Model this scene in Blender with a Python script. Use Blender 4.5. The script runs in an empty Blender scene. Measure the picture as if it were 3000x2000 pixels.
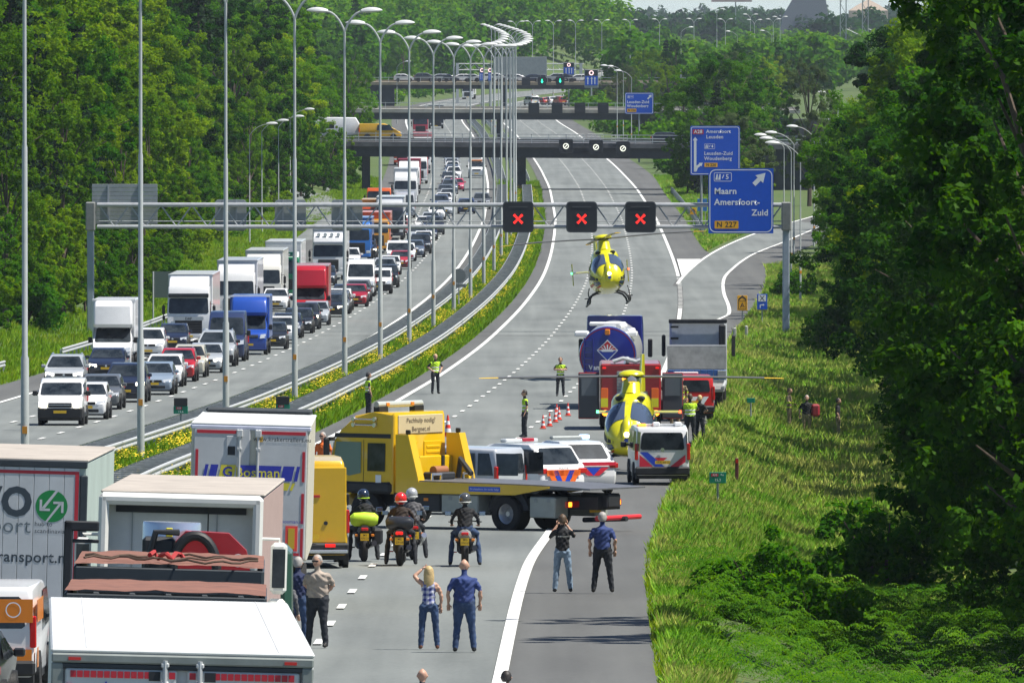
import bpy, bmesh, math, random
import numpy as np
from mathutils import Vector, Matrix
S = bpy.context.scene
COL = S.collection
PI = math.pi
rnd = random.Random(7)
# ------------------------------------------------------------------ camera, sky, sun, exposure
H = 22.0                     # camera height above the far, level stretch of motorway
F = 38000.0                  # focal length in photograph pixels (3000 wide)
cam = bpy.data.cameras.new('camera'); camo = bpy.data.objects.new('camera', cam); COL.objects.link(camo)
cam.sensor_width = 36.0; cam.lens = F / 3000 * 36.0
cam.clip_start = 1.0; cam.clip_end = 40000.0
camo.location = (0, 0, H); camo.rotation_euler = (PI / 2 - math.atan(1000 / F), 0, 0)
S.camera = camo
SUN_EL = math.radians(61); SUN_AZ = math.radians(100)      # azimuth from +Y towards +X
world = bpy.data.worlds.new('World'); S.world = world; world.use_nodes = True
wn = world.node_tree.nodes; wl = world.node_tree.links
sky = wn.new('ShaderNodeTexSky'); sky.sky_type = 'NISHITA'; sky.sun_disc = False
sky.sun_elevation = SUN_EL; sky.sun_rotation = SUN_AZ; sky.ozone_density = 3.0; sky.dust_density = 0.15; sky.air_density = 0.6; sky.altitude = 600
wl.new(sky.outputs[0], wn['Background'].inputs[0]); wn['Background'].inputs[1].default_value = 0.085
sl = bpy.data.lights.new('sun', 'SUN'); so = bpy.data.objects.new('sun', sl); COL.objects.link(so)
sl.energy = 5.0; sl.angle = math.radians(0.5); sl.color = (1.0, 0.95, 0.86)
sd = Vector((math.cos(SUN_EL) * math.sin(SUN_AZ), math.cos(SUN_EL) * math.cos(SUN_AZ), math.sin(SUN_EL)))
so.rotation_euler = sd.to_track_quat('Z', 'Y').to_euler(); so.location = (200, -100, 300)
S.view_settings.view_transform = 'Standard'; S.view_settings.look = 'None'
S.view_settings.exposure = 0.66; S.view_settings.gamma = 1.0; S.view_settings.use_curve_mapping = False
S.render.engine = 'CYCLES'
S.cycles.max_bounces = 6; S.cycles.transparent_max_bounces = 8; S.cycles.volume_bounces = 0
S.cycles.use_denoising = True

# ------------------------------------------------------------------ curves of the place
def pchip(x, y):
    x = np.array(x, float); y = np.array(y, float); h = np.diff(x); m = np.diff(y) / h; d = np.zeros_like(y)
    for i in range(1, len(x) - 1):
        if m[i - 1] * m[i] > 0:
            w1 = 2 * h[i] + h[i - 1]; w2 = h[i] + 2 * h[i - 1]; d[i] = (w1 + w2) / (w1 / m[i - 1] + w2 / m[i])
    d[0] = m[0]; d[-1] = m[-1]
    def f(t):
        t = np.clip(np.asarray(t, float), x[0], x[-1]); i = np.clip(np.searchsorted(x, t) - 1, 0, len(h) - 1); s = (t - x[i]) / h[i]
        return y[i]*(1+2*s)*(1-s)**2 + h[i]*d[i]*s*(1-s)**2 + y[i+1]*s*s*(3-2*s) + h[i]*d[i+1]*s*s*(s-1)
    return f
DROP = pchip([40,125,200,254,290,311,365,410,455,520,590,640,760,880,1000,1150,1400,1900,2800,12000],
             [8.9,10.4,11.9,12.85,13.4,13.75,14.8,15.45,16.2,17.15,18.0,18.65,20.0,20.9,21.5,21.85,22,22,22,22])
# left edge line of the right-hand carriageway (x as a function of distance y)
R0 = pchip([40,150,240,314,351,454,510,556,638,712,801,910,1026,1135,1242,1309,1477,1639,1870,2100,2444,2650,2850,3050,3400,12000],
           [-12,-11.8,-11.3,-10.7,-10.1,-8.0,-6.7,-5.5,-3.7,-2.3,-.7,1.1,2.6,3.5,4.1,4.35,4.4,3.9,2.5,.8,-2.3,-2.0,4.,16.,45.,45.])
W3 = pchip([40,700,1300,12000],[11.1,11.0,10.1,10.1])            # width of its three lanes
L0O = pchip([40,300,450,600,12000],[-9.4,-9.0,-7.8,-7.15,-7.15]) # inner edge line of the other carriageway, from R0
RPO = pchip([40,240,369,568,737,833,952,1067,1100,1142,1244,1467,1640,1837,12000],
            [14.1,14.1,14.0,14.3,14.0,15.1,16.7,17.6,14.3,13.2,12.9,12.9,13.6,13.2,13.0])  # pavement edge, right
LPO = pchip([40,800,920,1048,1162,1248,1350,1450,12000],[-13.1,-13.1,-13.8,-16.6,-16.4,-16.4,-15,-12.8,-12.8])  # from L0
LAMPO = pchip([40,397,454,511,568,625,1100,12000],[-6.2,-5.7,-5.0,-4.6,-4.3,-4.1,-4.0,-3.6])
def l0(y): return R0(y) + L0O(y)
def zroad(y): return H - DROP(y)
OFF = np.array([-3000,-900,-300,-120,-70,-45,-36,-30,-27,-24.5,-22,-8,0,13.9,14.6,16,18,20,24,30,40,60,120,300,900,3000.])
# relief beside the corridor (nearer than 700 m / beyond), by offset from R0
RN = np.array([14,14,14,11,6,3,1.8,1.1,.6,.0,0,0,0,0,0,-.35,-1.1,-1.3,-1.0,.8,2.2,3.5,6,8,8,8.])
RF = np.array([14,14,14,11,6,3,1.8,1.1,.6,.0,0,0,0,0,0,0,0,0,0,0,1.0,2.5,4,4,3,2.])
def relief(o, y):
    t = np.clip((np.asarray(y) - 640) / 160., 0, 1)
    far = np.clip((np.asarray(y) - 3200) / 500., 0, 1)
    r = (1 - t) * np.interp(o, OFF, RN) + t * np.interp(o, OFF, RF)
    x = np.asarray(o) + R0(y)
    hill = 17 * np.clip((45 - x) / 45., 0, 1) * np.clip((np.asarray(y) - 3150) / 350., 0, 1) * np.clip((8000 - np.asarray(y)) / 2000., 0, 1)
    return r * (1 - far) + hill
def zt(x, y): return zroad(y) + relief(np.asarray(x) - R0(y), y)
_ds = np.geomspace(60, 9000, 9000); _ys = F * DROP(_ds) / _ds
def spot(px, py):            # where on the road plane the photograph's pixel lies
    d = float(np.interp(-py, -_ys, _ds)); return ((px - 1500) / F * d, d)
def onroad(px, py):
    x, y = spot(px, py); return Vector((x, y, float(zroad(y)) + .06))
def at(px, py, d):           # a point at a known distance
    return Vector(((px - 1500) / F * d, d, H - py / F * d))
def heading(y): return -math.atan2(float(R0(y + 5) - R0(y - 5)), 10.0)

# ------------------------------------------------------------------ materials
MATS = {}
def mat(key, col, rough=.6, metal=0., coat=0., var=.0, vs=4., bump=0., bs=40., emit=0., spec=.5, col2=None):
    if key in MATS: return MATS[key]
    m = bpy.data.materials.new(key); m.use_nodes = True; nt = m.node_tree; n = nt.nodes; b = n['Principled BSDF']
    col = tuple(col) + (1,)
    b.inputs['Base Color'].default_value = col; b.inputs['Roughness'].default_value = rough; b.inputs['Metallic'].default_value = metal
    b.inputs['Coat Weight'].default_value = coat; b.inputs['Coat Roughness'].default_value = .08; b.inputs['Specular IOR Level'].default_value = spec
    if emit: b.inputs['Emission Color'].default_value = col; b.inputs['Emission Strength'].default_value = emit
    if var or bump:
        tc = n.new('ShaderNodeTexCoord')
        if var:
            no = n.new('ShaderNodeTexNoise'); no.inputs['Scale'].default_value = vs; no.inputs['Detail'].default_value = 6; no.inputs['Roughness'].default_value = .65
            nt.links.new(tc.outputs['Object'], no.inputs['Vector'])
            mx = n.new('ShaderNodeMix'); mx.data_type = 'RGBA'
            c2 = tuple(col2) + (1,) if col2 else tuple(max(0, c * (1 - var)) for c in col[:3]) + (1,)
            mr = n.new('ShaderNodeMapRange'); mr.inputs['From Min'].default_value = .35; mr.inputs['From Max'].default_value = .68
            nt.links.new(no.outputs['Fac'], mr.inputs['Value'])
            mx.inputs['A'].default_value = col; mx.inputs['B'].default_value = c2
            nt.links.new(mr.outputs['Result'], mx.inputs['Factor']); nt.links.new(mx.outputs['Result'], b.inputs['Base Color'])
        if bump:
            nb = n.new('ShaderNodeTexNoise'); nb.inputs['Scale'].default_value = bs; nb.inputs['Detail'].default_value = 4
            nt.links.new(tc.outputs['Object'], nb.inputs['Vector'])
            bm_ = n.new('ShaderNodeBump'); bm_.inputs['Strength'].default_value = bump; bm_.inputs['Distance'].default_value = .02
            nt.links.new(nb.outputs['Fac'], bm_.inputs['Height']); nt.links.new(bm_.outputs['Normal'], b.inputs['Normal'])
    MATS[key] = m; return m
def leafmat(key, a, b, c, trans=.48, patch=.02, gloss=.01, up=0.):
    """leaf / blade: colour differs leaf by leaf and in patches, light passes through"""
    m = bpy.data.materials.new(key); m.use_nodes = True; nt = m.node_tree; n = nt.nodes; L = nt.links
    n.remove(n['Principled BSDF']); out = n['Material Output']
    geo = n.new('ShaderNodeNewGeometry'); oi = n.new('ShaderNodeObjectInfo')
    rmp = n.new('ShaderNodeValToRGB'); e = rmp.color_ramp.elements
    e[0].position = .1; e[0].color = a + (1,); e[1].position = .9; e[1].color = c + (1,); k = e.new(.5); k.color = b + (1,)
    no = n.new('ShaderNodeTexNoise'); no.inputs['Scale'].default_value = patch; no.inputs['Detail'].default_value = 3
    L.new(geo.outputs['Position'], no.inputs['Vector'])
    m1 = n.new('ShaderNodeMath'); m1.operation = 'MULTIPLY_ADD'; m1.inputs[1].default_value = 1.5; m1.inputs[2].default_value = -.35
    L.new(no.outputs['Fac'], m1.inputs[0])
    m2 = n.new('ShaderNodeMath'); m2.operation = 'MULTIPLY_ADD'; m2.inputs[1].default_value = .45; L.new(geo.outputs['Random Per Island'], m2.inputs[0]); 
    m3 = n.new('ShaderNodeMath'); m3.operation = 'MULTIPLY_ADD'; m3.inputs[1].default_value = .5; m3.inputs[2].default_value = -.4
    L.new(oi.outputs['Random'], m3.inputs[0]); L.new(m3.outputs[0], m2.inputs[2])
    m4 = n.new('ShaderNodeMath'); m4.operation = 'ADD'; L.new(m1.outputs[0], m4.inputs[0]); L.new(m2.outputs[0], m4.inputs[1])
    L.new(m4.outputs[0], rmp.inputs['Fac'])
    df = n.new('ShaderNodeBsdfDiffuse'); tr = n.new('ShaderNodeBsdfTranslucent'); gl = n.new('ShaderNodeBsdfGlossy'); gl.inputs['Roughness'].default_value = .42
    gl.inputs['Color'].default_value = (.8, .85, .75, 1)
    hs = n.new('ShaderNodeHueSaturation'); hs.inputs['Value'].default_value = 1.5; hs.inputs['Saturation'].default_value = 1.1; hs.inputs['Hue'].default_value = .485
    L.new(rmp.outputs['Color'], df.inputs['Color']); L.new(rmp.outputs['Color'], hs.inputs['Color']); L.new(hs.outputs['Color'], tr.inputs['Color'])
    if up:     # short blades: a sward reflects light as a surface, so lean the shading normal upward
        vm = n.new('ShaderNodeMix'); vm.data_type = 'VECTOR'; vm.inputs['Factor'].default_value = up; vm.inputs['B'].default_value = (0, 0, 1); L.new(geo.outputs['Normal'], vm.inputs['A'])
        nv = n.new('ShaderNodeVectorMath'); nv.operation = 'NORMALIZE'; L.new(vm.outputs['Result'], nv.inputs[0]); L.new(nv.outputs[0], df.inputs['Normal'])
    x1 = n.new('ShaderNodeMixShader'); x1.inputs[0].default_value = trans; L.new(df.outputs[0], x1.inputs[1]); L.new(tr.outputs[0], x1.inputs[2])
    fr = n.new('ShaderNodeLayerWeight'); fr.inputs['Blend'].default_value = .3
    fm = n.new('ShaderNodeMath'); fm.operation = 'MULTIPLY'; fm.inputs[1].default_value = gloss; L.new(fr.outputs['Facing'], fm.inputs[0])
    x2 = n.new('ShaderNodeMixShader'); L.new(fm.outputs[0], x2.inputs[0]); L.new(x1.outputs[0], x2.inputs[1]); L.new(gl.outputs[0], x2.inputs[2])
    L.new(x2.outputs[0], out.inputs['Surface']); MATS[key] = m; return m
def roadmat(key, col, dark, streak):
    m = mat(key, col, .8, spec=.3); nt = m.node_tree; n = nt.nodes; L = nt.links; b = n['Principled BSDF']
    geo = n.new('ShaderNodeNewGeometry'); mp = n.new('ShaderNodeMapping'); mp.inputs['Scale'].default_value = (1.1, .012, 1)
    L.new(geo.outputs['Position'], mp.inputs['Vector'])
    n1 = n.new('ShaderNodeTexNoise'); n1.inputs['Scale'].default_value = 1.; n1.inputs['Detail'].default_value = 5; L.new(mp.outputs[0], n1.inputs['Vector'])
    mp2 = n.new('ShaderNodeMapping'); mp2.inputs['Scale'].default_value = (.25, .05, 1); L.new(geo.outputs['Position'], mp2.inputs['Vector'])
    n2 = n.new('ShaderNodeTexNoise'); n2.inputs['Scale'].default_value = 1.; n2.inputs['Detail'].default_value = 6; L.new(mp2.outputs[0], n2.inputs['Vector'])
    n3 = n.new('ShaderNodeTexNoise'); n3.inputs['Scale'].default_value = 9.; n3.inputs['Detail'].default_value = 3; L.new(geo.outputs['Position'], n3.inputs['Vector'])
    a = n.new('ShaderNodeMath'); a.operation = 'ADD'; L.new(n1.outputs['Fac'], a.inputs[0]); L.new(n2.outputs['Fac'], a.inputs[1])
    a2 = n.new('ShaderNodeMath'); a2.operation = 'MULTIPLY_ADD'; a2.inputs[1].default_value = .75; L.new(n3.outputs['Fac'], a2.inputs[0]); L.new(a.outputs[0], a2.inputs[2])
    mr = n.new('ShaderNodeMapRange'); mr.inputs['From Min'].default_value = 1.08; mr.inputs['From Max'].default_value = 1.66; L.new(a2.outputs[0], mr.inputs['Value'])
    mx = n.new('ShaderNodeMix'); mx.data_type = 'RGBA'; mx.inputs['A'].default_value = tuple(dark) + (1,); mx.inputs['B'].default_value = tuple(col) + (1,)
    L.new(mr.outputs[0], mx.inputs['Factor']); L.new(mx.outputs['Result'], b.inputs['Base Color']); return m
def paint(col):
    k = 'paint_%.2f_%.2f_%.2f' % tuple(col)
    return mat(k, col, .32, 0, .6, var=.10, vs=1.5)
GLASS = mat('vehicle_glass', (.006, .010, .014), .07, 0, 0, spec=.42, var=.5, vs=1.6, col2=(.045, .055, .065))  # paler noise streaks in the colour stand in for reflections
BLACK = mat('black_plastic', (.012, .013, .015), .55, var=.2)
RUBBER = mat('tyre_rubber', (.016, .016, .017), .85, var=.3, vs=8)
RIM = mat('wheel_rim', (.45, .46, .48), .35, .7)
CHROME = mat('bright_metal', (.7, .71, .73), .22, .9)
LAMPC = mat('headlight_glass', (.75, .78, .8), .12, .3)
LAMPON = mat('lit_headlight', (1, .9, .68), .3, emit=5)
REDL = mat('tail_light', (.50, .01, .012), .2, coat=.5)
REDON = mat('lit_tail_light', (.9, .015, .01), .3, emit=.45)
AMBER = mat('amber_lamp', (1, .30, .02), .3, emit=2)
AMBERO = mat('amber_lens', (.7, .22, .02), .3)
BLUEON = mat('blue_beacon', (.35, .6, 1), .2, emit=4)
PLATE = mat('yellow_plate', (.75, .48, .02), .5, var=.15, vs=30)
WHITE = mat('white_paint', (.78, .79, .8), .4, coat=.3, var=.12, vs=1.2)
GALV = mat('galvanised_steel', (.55, .57, .58), .5, .15, var=.25, vs=6)
POLE = mat('lamp_post_paint', (.42, .45, .44), .5, .1, var=.12, vs=2)
LHEAD = mat('lamp_head', (.50, .52, .52), .5)
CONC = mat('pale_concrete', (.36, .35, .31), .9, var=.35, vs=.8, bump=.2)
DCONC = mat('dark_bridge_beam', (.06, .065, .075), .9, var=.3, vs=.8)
SKIN = mat('skin', (.52, .30, .21), .55, var=.12, vs=12)
BARK = mat('bark', (.10, .075, .055), .9, var=.4, vs=6, bump=.5, bs=20)
SIGNBLUE = mat('sign_blue', (.0, .085, .60), .35, coat=.3, var=.08)
SIGNWHITE = mat('sign_white', (.8, .82, .84), .4)
SIGNYEL = mat('sign_yellow', (.85, .42, .01), .4)
MBLACK = mat('matt_black_panel', (.014, .017, .022), .6, var=.2)
GREYP = mat('sign_back_grey', (.30, .33, .33), .55, .2, var=.15, vs=2)
MARK = mat('road_marking_white', (.74, .75, .73), .7, var=.22, vs=1.5)
ASPH = roadmat('worn_asphalt', (.190, .206, .200), (.120, .132, .129), 1)
ASPHD = roadmat('dark_asphalt', (.120, .123, .119), (.084, .086, .084), 1)
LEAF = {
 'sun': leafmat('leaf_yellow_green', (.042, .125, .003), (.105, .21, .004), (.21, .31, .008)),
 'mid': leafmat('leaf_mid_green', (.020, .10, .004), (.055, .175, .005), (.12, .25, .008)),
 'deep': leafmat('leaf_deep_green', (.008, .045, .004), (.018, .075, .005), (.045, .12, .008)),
 'pine': leafmat('needle_dark_green', (.010, .026, .012), (.017, .038, .016), (.028, .055, .020), trans=.12),
 'grey': leafmat('leaf_grey_green', (.050, .09, .03), (.08, .125, .045), (.11, .155, .055)),
 'rust': leafmat('leaf_rusty_red', (.07, .03, .02), (.11, .045, .03), (.14, .06, .035)),
}
GRASSM = leafmat('grass_blades', (.085, .28, .018), (.20, .44, .045), (.44, .47, .13), trans=.42, patch=.13, gloss=.025, up=.85)
GRASSD = leafmat('grass_blades_fresh', (.10, .24, .012), (.19, .34, .02), (.32, .37, .05), trans=.42, patch=.22, gloss=.03, up=.7)
GROUND = mat('grassy_soil', (.045, .10, .014), .95, var=.5, vs=.25, col2=(.09, .11, .03))
FERNM = leafmat('fern_frond', (.030, .105, .008), (.075, .19, .014), (.16, .29, .035), trans=.42, patch=.3)
FLOWER = mat('yellow_petal', (.78, .58, .015), .7)

# ------------------------------------------------------------------ mesh helpers
class MB:
    def __init__(s): s.v = []; s.f = []; s.m = []; s.mats = []
    def mi(s, m):
        if m not in s.mats: s.mats.append(m)
        return s.mats.index(m)
    def add(s, vs, fs, m):
        o = len(s.v); s.v += [tuple(v) for v in vs]; k = s.mi(m)
        for f in fs: s.f.append(tuple(i + o for i in f)); s.m.append(k)
        return s
    def box(s, x0, x1, y0, y1, z0, z1, m, b=0.):
        if b <= 0:
            v = [(x, y, z) for z in (z0, z1) for y in (y0, y1) for x in (x0, x1)]
            return s.add(v, [(0,2,3,1),(4,5,7,6),(0,1,5,4),(2,6,7,3),(0,4,6,2),(1,3,7,5)], m)
        b = min(b, (x1-x0)*.45, (y1-y0)*.45, (z1-z0)*.45); v = []; idx = {}
        for sx in (0, 1):
            for sy in (0, 1):
                for sz in (0, 1):
                    X = (x0, x1)[sx]; Y = (y0, y1)[sy]; Z = (z0, z1)[sz]; dx = b*(1-2*sx); dy = b*(1-2*sy); dz = b*(1-2*sz)
                    for k, p in enumerate(((X, Y+dy, Z+dz), (X+dx, Y, Z+dz), (X+dx, Y+dy, Z))):
                        idx[sx, sy, sz, k] = len(v); v.append(p)
        f = []
        for t in (0, 1):
            f.append([idx[t,0,0,0], idx[t,1,0,0], idx[t,1,1,0], idx[t,0,1,0]]); f.append([idx[0,t,0,1], idx[1,t,0,1], idx[1,t,1,1], idx[0,t,1,1]])
            f.append([idx[0,0,t,2], idx[1,0,t,2], idx[1,1,t,2], idx[0,1,t,2]])
        for a in (0, 1):
            for c in (0, 1):
                f.append([idx[0,a,c,1], idx[1,a,c,1], idx[1,a,c,2], idx[0,a,c,2]]); f.append([idx[a,0,c,0], idx[a,1,c,0], idx[a,1,c,2], idx[a,0,c,2]])
                f.append([idx[a,c,0,0], idx[a,c,1,0], idx[a,c,1,1], idx[a,c,0,1]])
                for e in (0, 1): f.append([idx[a,c,e,0], idx[a,c,e,1], idx[a,c,e,2]])
        return s.add(v, f, m)
    def tube(s, pts, r, n, m, cap=True, sq=1.0):
        pts = [Vector(p) for p in pts]; rs = r if hasattr(r, '__len__') else [r] * len(pts); v = []; f = []
        up0 = None
        for i, p in enumerate(pts):
            t = (pts[min(i+1, len(pts)-1)] - pts[max(i-1, 0)])
            if t.length < 1e-9: t = Vector((0, 0, 1))
            t.normalize()
            if up0 is None: up0 = Vector((0, 0, 1)) if abs(t.z) < .9 else Vector((0, 1, 0))
            a = t.cross(up0)
            if a.length < 1e-5: a = t.cross(Vector((1, 0, 0)))
            a.normalize(); b = a.cross(t)
            for k in range(n):
                th = 2 * PI * k / n; v.append(p + (a * math.cos(th) + b * math.sin(th) * sq) * rs[i])
        for i in range(len(pts) - 1):
            for k in range(n): f.append((i*n+k, i*n+(k+1) % n, (i+1)*n+(k+1) % n, (i+1)*n+k))
        if cap: f.append(tuple(range(n))[::-1]); f.append(tuple((len(pts)-1)*n + k for k in range(n)))
        return s.add(v, f, m)
    def cyl(s, p0, p1, r, n, m): return s.tube([p0, p1], r, n, m)
    def poly(s, pts, m): return s.add(pts, [tuple(range(len(pts)))], m)
    def loft(s, rings, m, cap=True, closed=True):
        n = len(rings[0]); v = [p for r in rings for p in r]; f = []
        for i in range(len(rings) - 1):
            for k in range(n if closed else n - 1): f.append((i*n+k, i*n+(k+1) % n, (i+1)*n+(k+1) % n, (i+1)*n+k))
        if cap: f.append(tuple(range(n))[::-1]); f.append(tuple((len(rings)-1)*n+k for k in range(n)))
        return s.add(v, f, m)
    def wheel(s, x, y, r, w, side, rimr=.62, n=20, rim=None):
        prof = [(0, r*.5), (0, r*.93), (.06*w, r), (w*.94, r), (w, r*.93), (w, r*rimr), (w*.86, r*rimr*.97)]
        v = []; f = []
        for (a, rr) in prof:
            for k in range(n): th = 2*PI*k/n; v.append((x + side*(a - w), y + rr*math.cos(th), r + rr*math.sin(th)))
        for i in range(len(prof)-1):
            for k in range(n): f.append((i*n+k, i*n+(k+1) % n, (i+1)*n+(k+1) % n, (i+1)*n+k))
        s.add(v, f, RUBBER)
        v = []; f = []; pr = [(w*.86, r*rimr*.97), (w*.80, r*rimr*.8), (w*.55, r*rimr*.6), (w*.7, r*.2), (w*.78, r*.14)]
        for (a, rr) in pr:
            for k in range(n): th = 2*PI*k/n; v.append((x + side*(a - w), y + rr*math.cos(th), r + rr*math.sin(th)))
        for i in range(len(pr)-1):
            for k in range(n): f.append((i*n+k, i*n+(k+1) % n, (i+1)*n+(k+1) % n, (i+1)*n+k))
        f.append(tuple((len(pr)-1)*n+k for k in range(n)))
        return s.add(v, f, rim or RIM)
    def xf(s, M, a=0):
        for i in range(a, len(s.v)): s.v[i] = tuple(M @ Vector(s.v[i]))
        return s
    def mesh(s, name, smooth=35):
        me = bpy.data.meshes.new(name); me.from_pydata(s.v, [], s.f)
        for m in s.mats: me.materials.append(m)
        me.polygons.foreach_set('material_index', s.m); me.validate()
        bm = bmesh.new(); bm.from_mesh(me); bmesh.ops.recalc_face_normals(bm, faces=bm.faces); bm.to_mesh(me); bm.free()
        if smooth: me.shade_smooth(); me.set_sharp_from_angle(angle=math.radians(smooth))
        return me
    def build(s, name, parent=None, smooth=35, **kw): return link(name, s.mesh(name, smooth), parent, **kw)
def link(name, data, parent=None, loc=None, rz=0, label=None, cat=None, group=None, kind=None):
    o = bpy.data.objects.new(name, data); COL.objects.link(o)
    if parent: o.parent = parent
    if loc is not None: o.location = loc
    if rz: o.rotation_euler = (0, 0, rz)
    if label: o['label'] = label
    if cat: o['category'] = cat
    if group: o['group'] = group
    if kind: o['kind'] = kind
    return o
def thing(name, label, cat, loc=(0, 0, 0), rz=0, group=None): return link(name, None, None, loc, rz, label, cat, group)
def npmesh(name, V, Fc, m):
    V = np.asarray(V, np.float32); Fc = np.asarray(Fc, np.int32); k = Fc.shape[1]; me = bpy.data.meshes.new(name)
    me.vertices.add(len(V)); me.vertices.foreach_set('co', V.ravel()); me.loops.add(Fc.size); me.loops.foreach_set('vertex_index', Fc.ravel())
    me.polygons.add(len(Fc)); me.polygons.foreach_set('loop_start', np.arange(len(Fc), dtype=np.int32) * k)
    me.update(calc_edges=True); me.materials.append(m); return me
KITS = {}
def stamp(key, maker, name, label, cat, loc, rz=0, group=None, col=None, scale=1., tilt=0.):
    """first use builds the thing and its parts; later ones copy the thing, its parts and sub-parts; the paint slot is per object"""
    if key not in KITS: KITS[key] = maker()        # list of (part name, mesh, parent index or None)
    r = thing(name, label, cat, loc, rz, group); r.rotation_euler = (0, tilt, rz); r.scale = (scale,) * 3
    os_ = []
    for (pn, me, pi) in KITS[key]:
        o = bpy.data.objects.new(pn, me); COL.objects.link(o); o.parent = r if pi is None else os_[pi]; os_.append(o)
        if col is not None:
            for i, m in enumerate(me.materials):
                if m == PAINT: o.material_slots[i].link = 'OBJECT'; o.material_slots[i].material = paint(col)
                elif m == PAINT2: o.material_slots[i].link = 'OBJECT'; o.material_slots[i].material = paint(col if len(col) == 3 else col)
    return r
PAINT = mat('paint_slot', (.5, .5, .5), .3); PAINT2 = mat('paint_slot_two', (.6, .6, .6), .3)
TXT = {}
def text(body, size, m, parent, M, bold=.0, align='CENTER', depth=.0, name='lettering', sx=1.0):
    k = (body, bold, align)
    if k not in TXT:
        c = bpy.data.curves.new('t', 'FONT'); c.body = body; c.size = 1; c.align_x = align; c.align_y = 'CENTER'; c.offset = bold; c.resolution_u = 3; c.space_character = 1.05
        o = bpy.data.objects.new('t', c); COL.objects.link(o); bpy.context.view_layer.update()
        me = bpy.data.meshes.new_from_object(o.evaluated_get(bpy.context.evaluated_depsgraph_get())); TXT[k] = me
        bpy.data.objects.remove(o); bpy.data.curves.remove(c)
    me = TXT[k].copy(); me.transform(M @ Matrix.Diagonal((size * sx, size, size, 1))); me.materials.clear(); me.materials.append(m)
    return link(name, me, parent)
def back(x, y, z, rz=0):     # text matrix: written on a face that looks towards -y
    return Matrix.Translation((x, y, z)) @ Matrix.Rotation(rz, 4, 'Z') @ Matrix.Rotation(PI / 2, 4, 'X')

# ------------------------------------------------------------------ ground and roads
YS = np.unique(np.concatenate([np.arange(50, 1600, 6.), np.arange(1600, 4000, 20.), np.geomspace(4000, 12000, 30)]))
def sheet(name, ofs, lift, m, ys=YS, kind='structure'):
    """strip of ground: ofs is a list of functions of y giving world x"""
    X = np.array([f(ys) if callable(f) else np.full_like(ys, f) for f in ofs]).T; Y = np.repeat(ys[:, None], X.shape[1], 1)
    Z = zt(X, Y) + lift; V = np.stack([X, Y, Z], -1).reshape(-1, 3); k = X.shape[1]; n = len(ys)
    i, j = np.meshgrid(np.arange(n - 1), np.arange(k - 1), indexing='ij'); a = (i * k + j).ravel()
    return link(name, npmesh(name, V, np.stack([a, a + 1, a + k + 1, a + k], 1), m), kind=kind)
gy = np.concatenate([[-300, -100], YS])
sheet('ground', [(lambda y, o=o: R0(y) + o) for o in OFF], 0, GROUND, gy)
yr = YS[YS < 3400]
sheet('road', [lambda y: R0(y) - 1.0, lambda y: R0(y) + RPO(y)], .03, ASPHD, yr)
sheet('road', [lambda y: R0(y) - .05, lambda y: R0(y) + W3(y) + .1], .045, ASPH, yr)
sheet('road', [lambda y: l0(y) + LPO(y), lambda y: l0(y) + 1.0], .03, ASPHD, yr)
sheet('road', [lambda y: l0(y) - 10.4, lambda y: l0(y) + .05], .045, ASPH, yr)
RAMP_R = pchip([740,770,800,825,855,887,928,971,1001,1046,1104,1167,1300,1500],[12.4,12.6,12.8,13.0,14.3,14.8,15.2,15.8,16.4,17.9,20.4,24.4,33,50])
RAMP_L = pchip([970,1007,1107,1217,1300,1500],[12.3,13.3,16.9,23.0,29.4,46])
yx = np.arange(745, 1420, 5.)
def rampl(y): return np.where(y < 970, R0(y) + W3(y) + .1, RAMP_L(y))
sheet('exit_road', [lambda y: rampl(y) - .3, lambda y: np.maximum(RAMP_R(y) + 3.2, R0(y) + RPO(y) * (y < 1060))], .05, ASPHD, yx)
sheet('exit_road', [lambda y: rampl(y) + .1, lambda y: RAMP_R(y) - .1], .06, ASPH, yx)
sheet('slip_road', [lambda y: l0(y) - 16.5 - np.clip((y - 1250) * .035, 0, 40), lambda y: l0(y) - 12.5 - np.clip((y - 1300) * .03, 0, 40)], .04, ASPH, np.arange(1180, 2000, 10.))
def line(name, fx, w, ys, lift=.075): return sheet(name, [lambda y: fx(y) - w / 2, lambda y: fx(y) + w / 2], lift, MARK, ys)
yn = np.unique(np.concatenate([np.arange(200, 1500, 4.), np.arange(1500, 3400, 12.)]))
line('edge_marking', lambda y: R0(y), .24, yn)
line('edge_marking', lambda y: R0(y) + W3(y), .26, yn[(yn < 880)])
line('edge_marking', lambda y: R0(y) + W3(y), .26, yn[(yn > 1005)])
line('edge_marking', l0, .24, yn)
line('edge_marking', lambda y: l0(y) - 10.2, .24, yn)
line('edge_marking', RAMP_L, .26, np.arange(975, 1400, 4.), .085)
line('edge_marking', RAMP_R, .24, np.concatenate([np.arange(790, 1400, 4.)]), .085)
def dashes(fx, w, y0, y1, on, pitch, lift=.075):
    V = []; Fc = []
    y = y0
    while y < y1:
        k = len(V)
        for yy in (y, y + on * .5, y + on):
            x = float(fx(yy)); z = float(zroad(yy)) + lift; V += [(x - w/2, yy, z), (x + w/2, yy, z)]
        Fc += [(k, k+1, k+3, k+2), (k+2, k+3, k+5, k+4)]; y += pitch
    return link('lane_marking', npmesh('lane_marking', V, Fc, MARK), kind='structure')
for fx in (lambda y: R0(y) + 3.5, lambda y: R0(y) + 7.1 * W3(y) / 10.8, lambda y: l0(y) - 3.4, lambda y: l0(y) - 6.8):
    dashes(fx, .17, 203, 3000, 3.0, 11.2)
dashes(lambda y: R0(y) + W3(y), .30, 846, 1004, 1.6, 5.5, .08)
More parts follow.
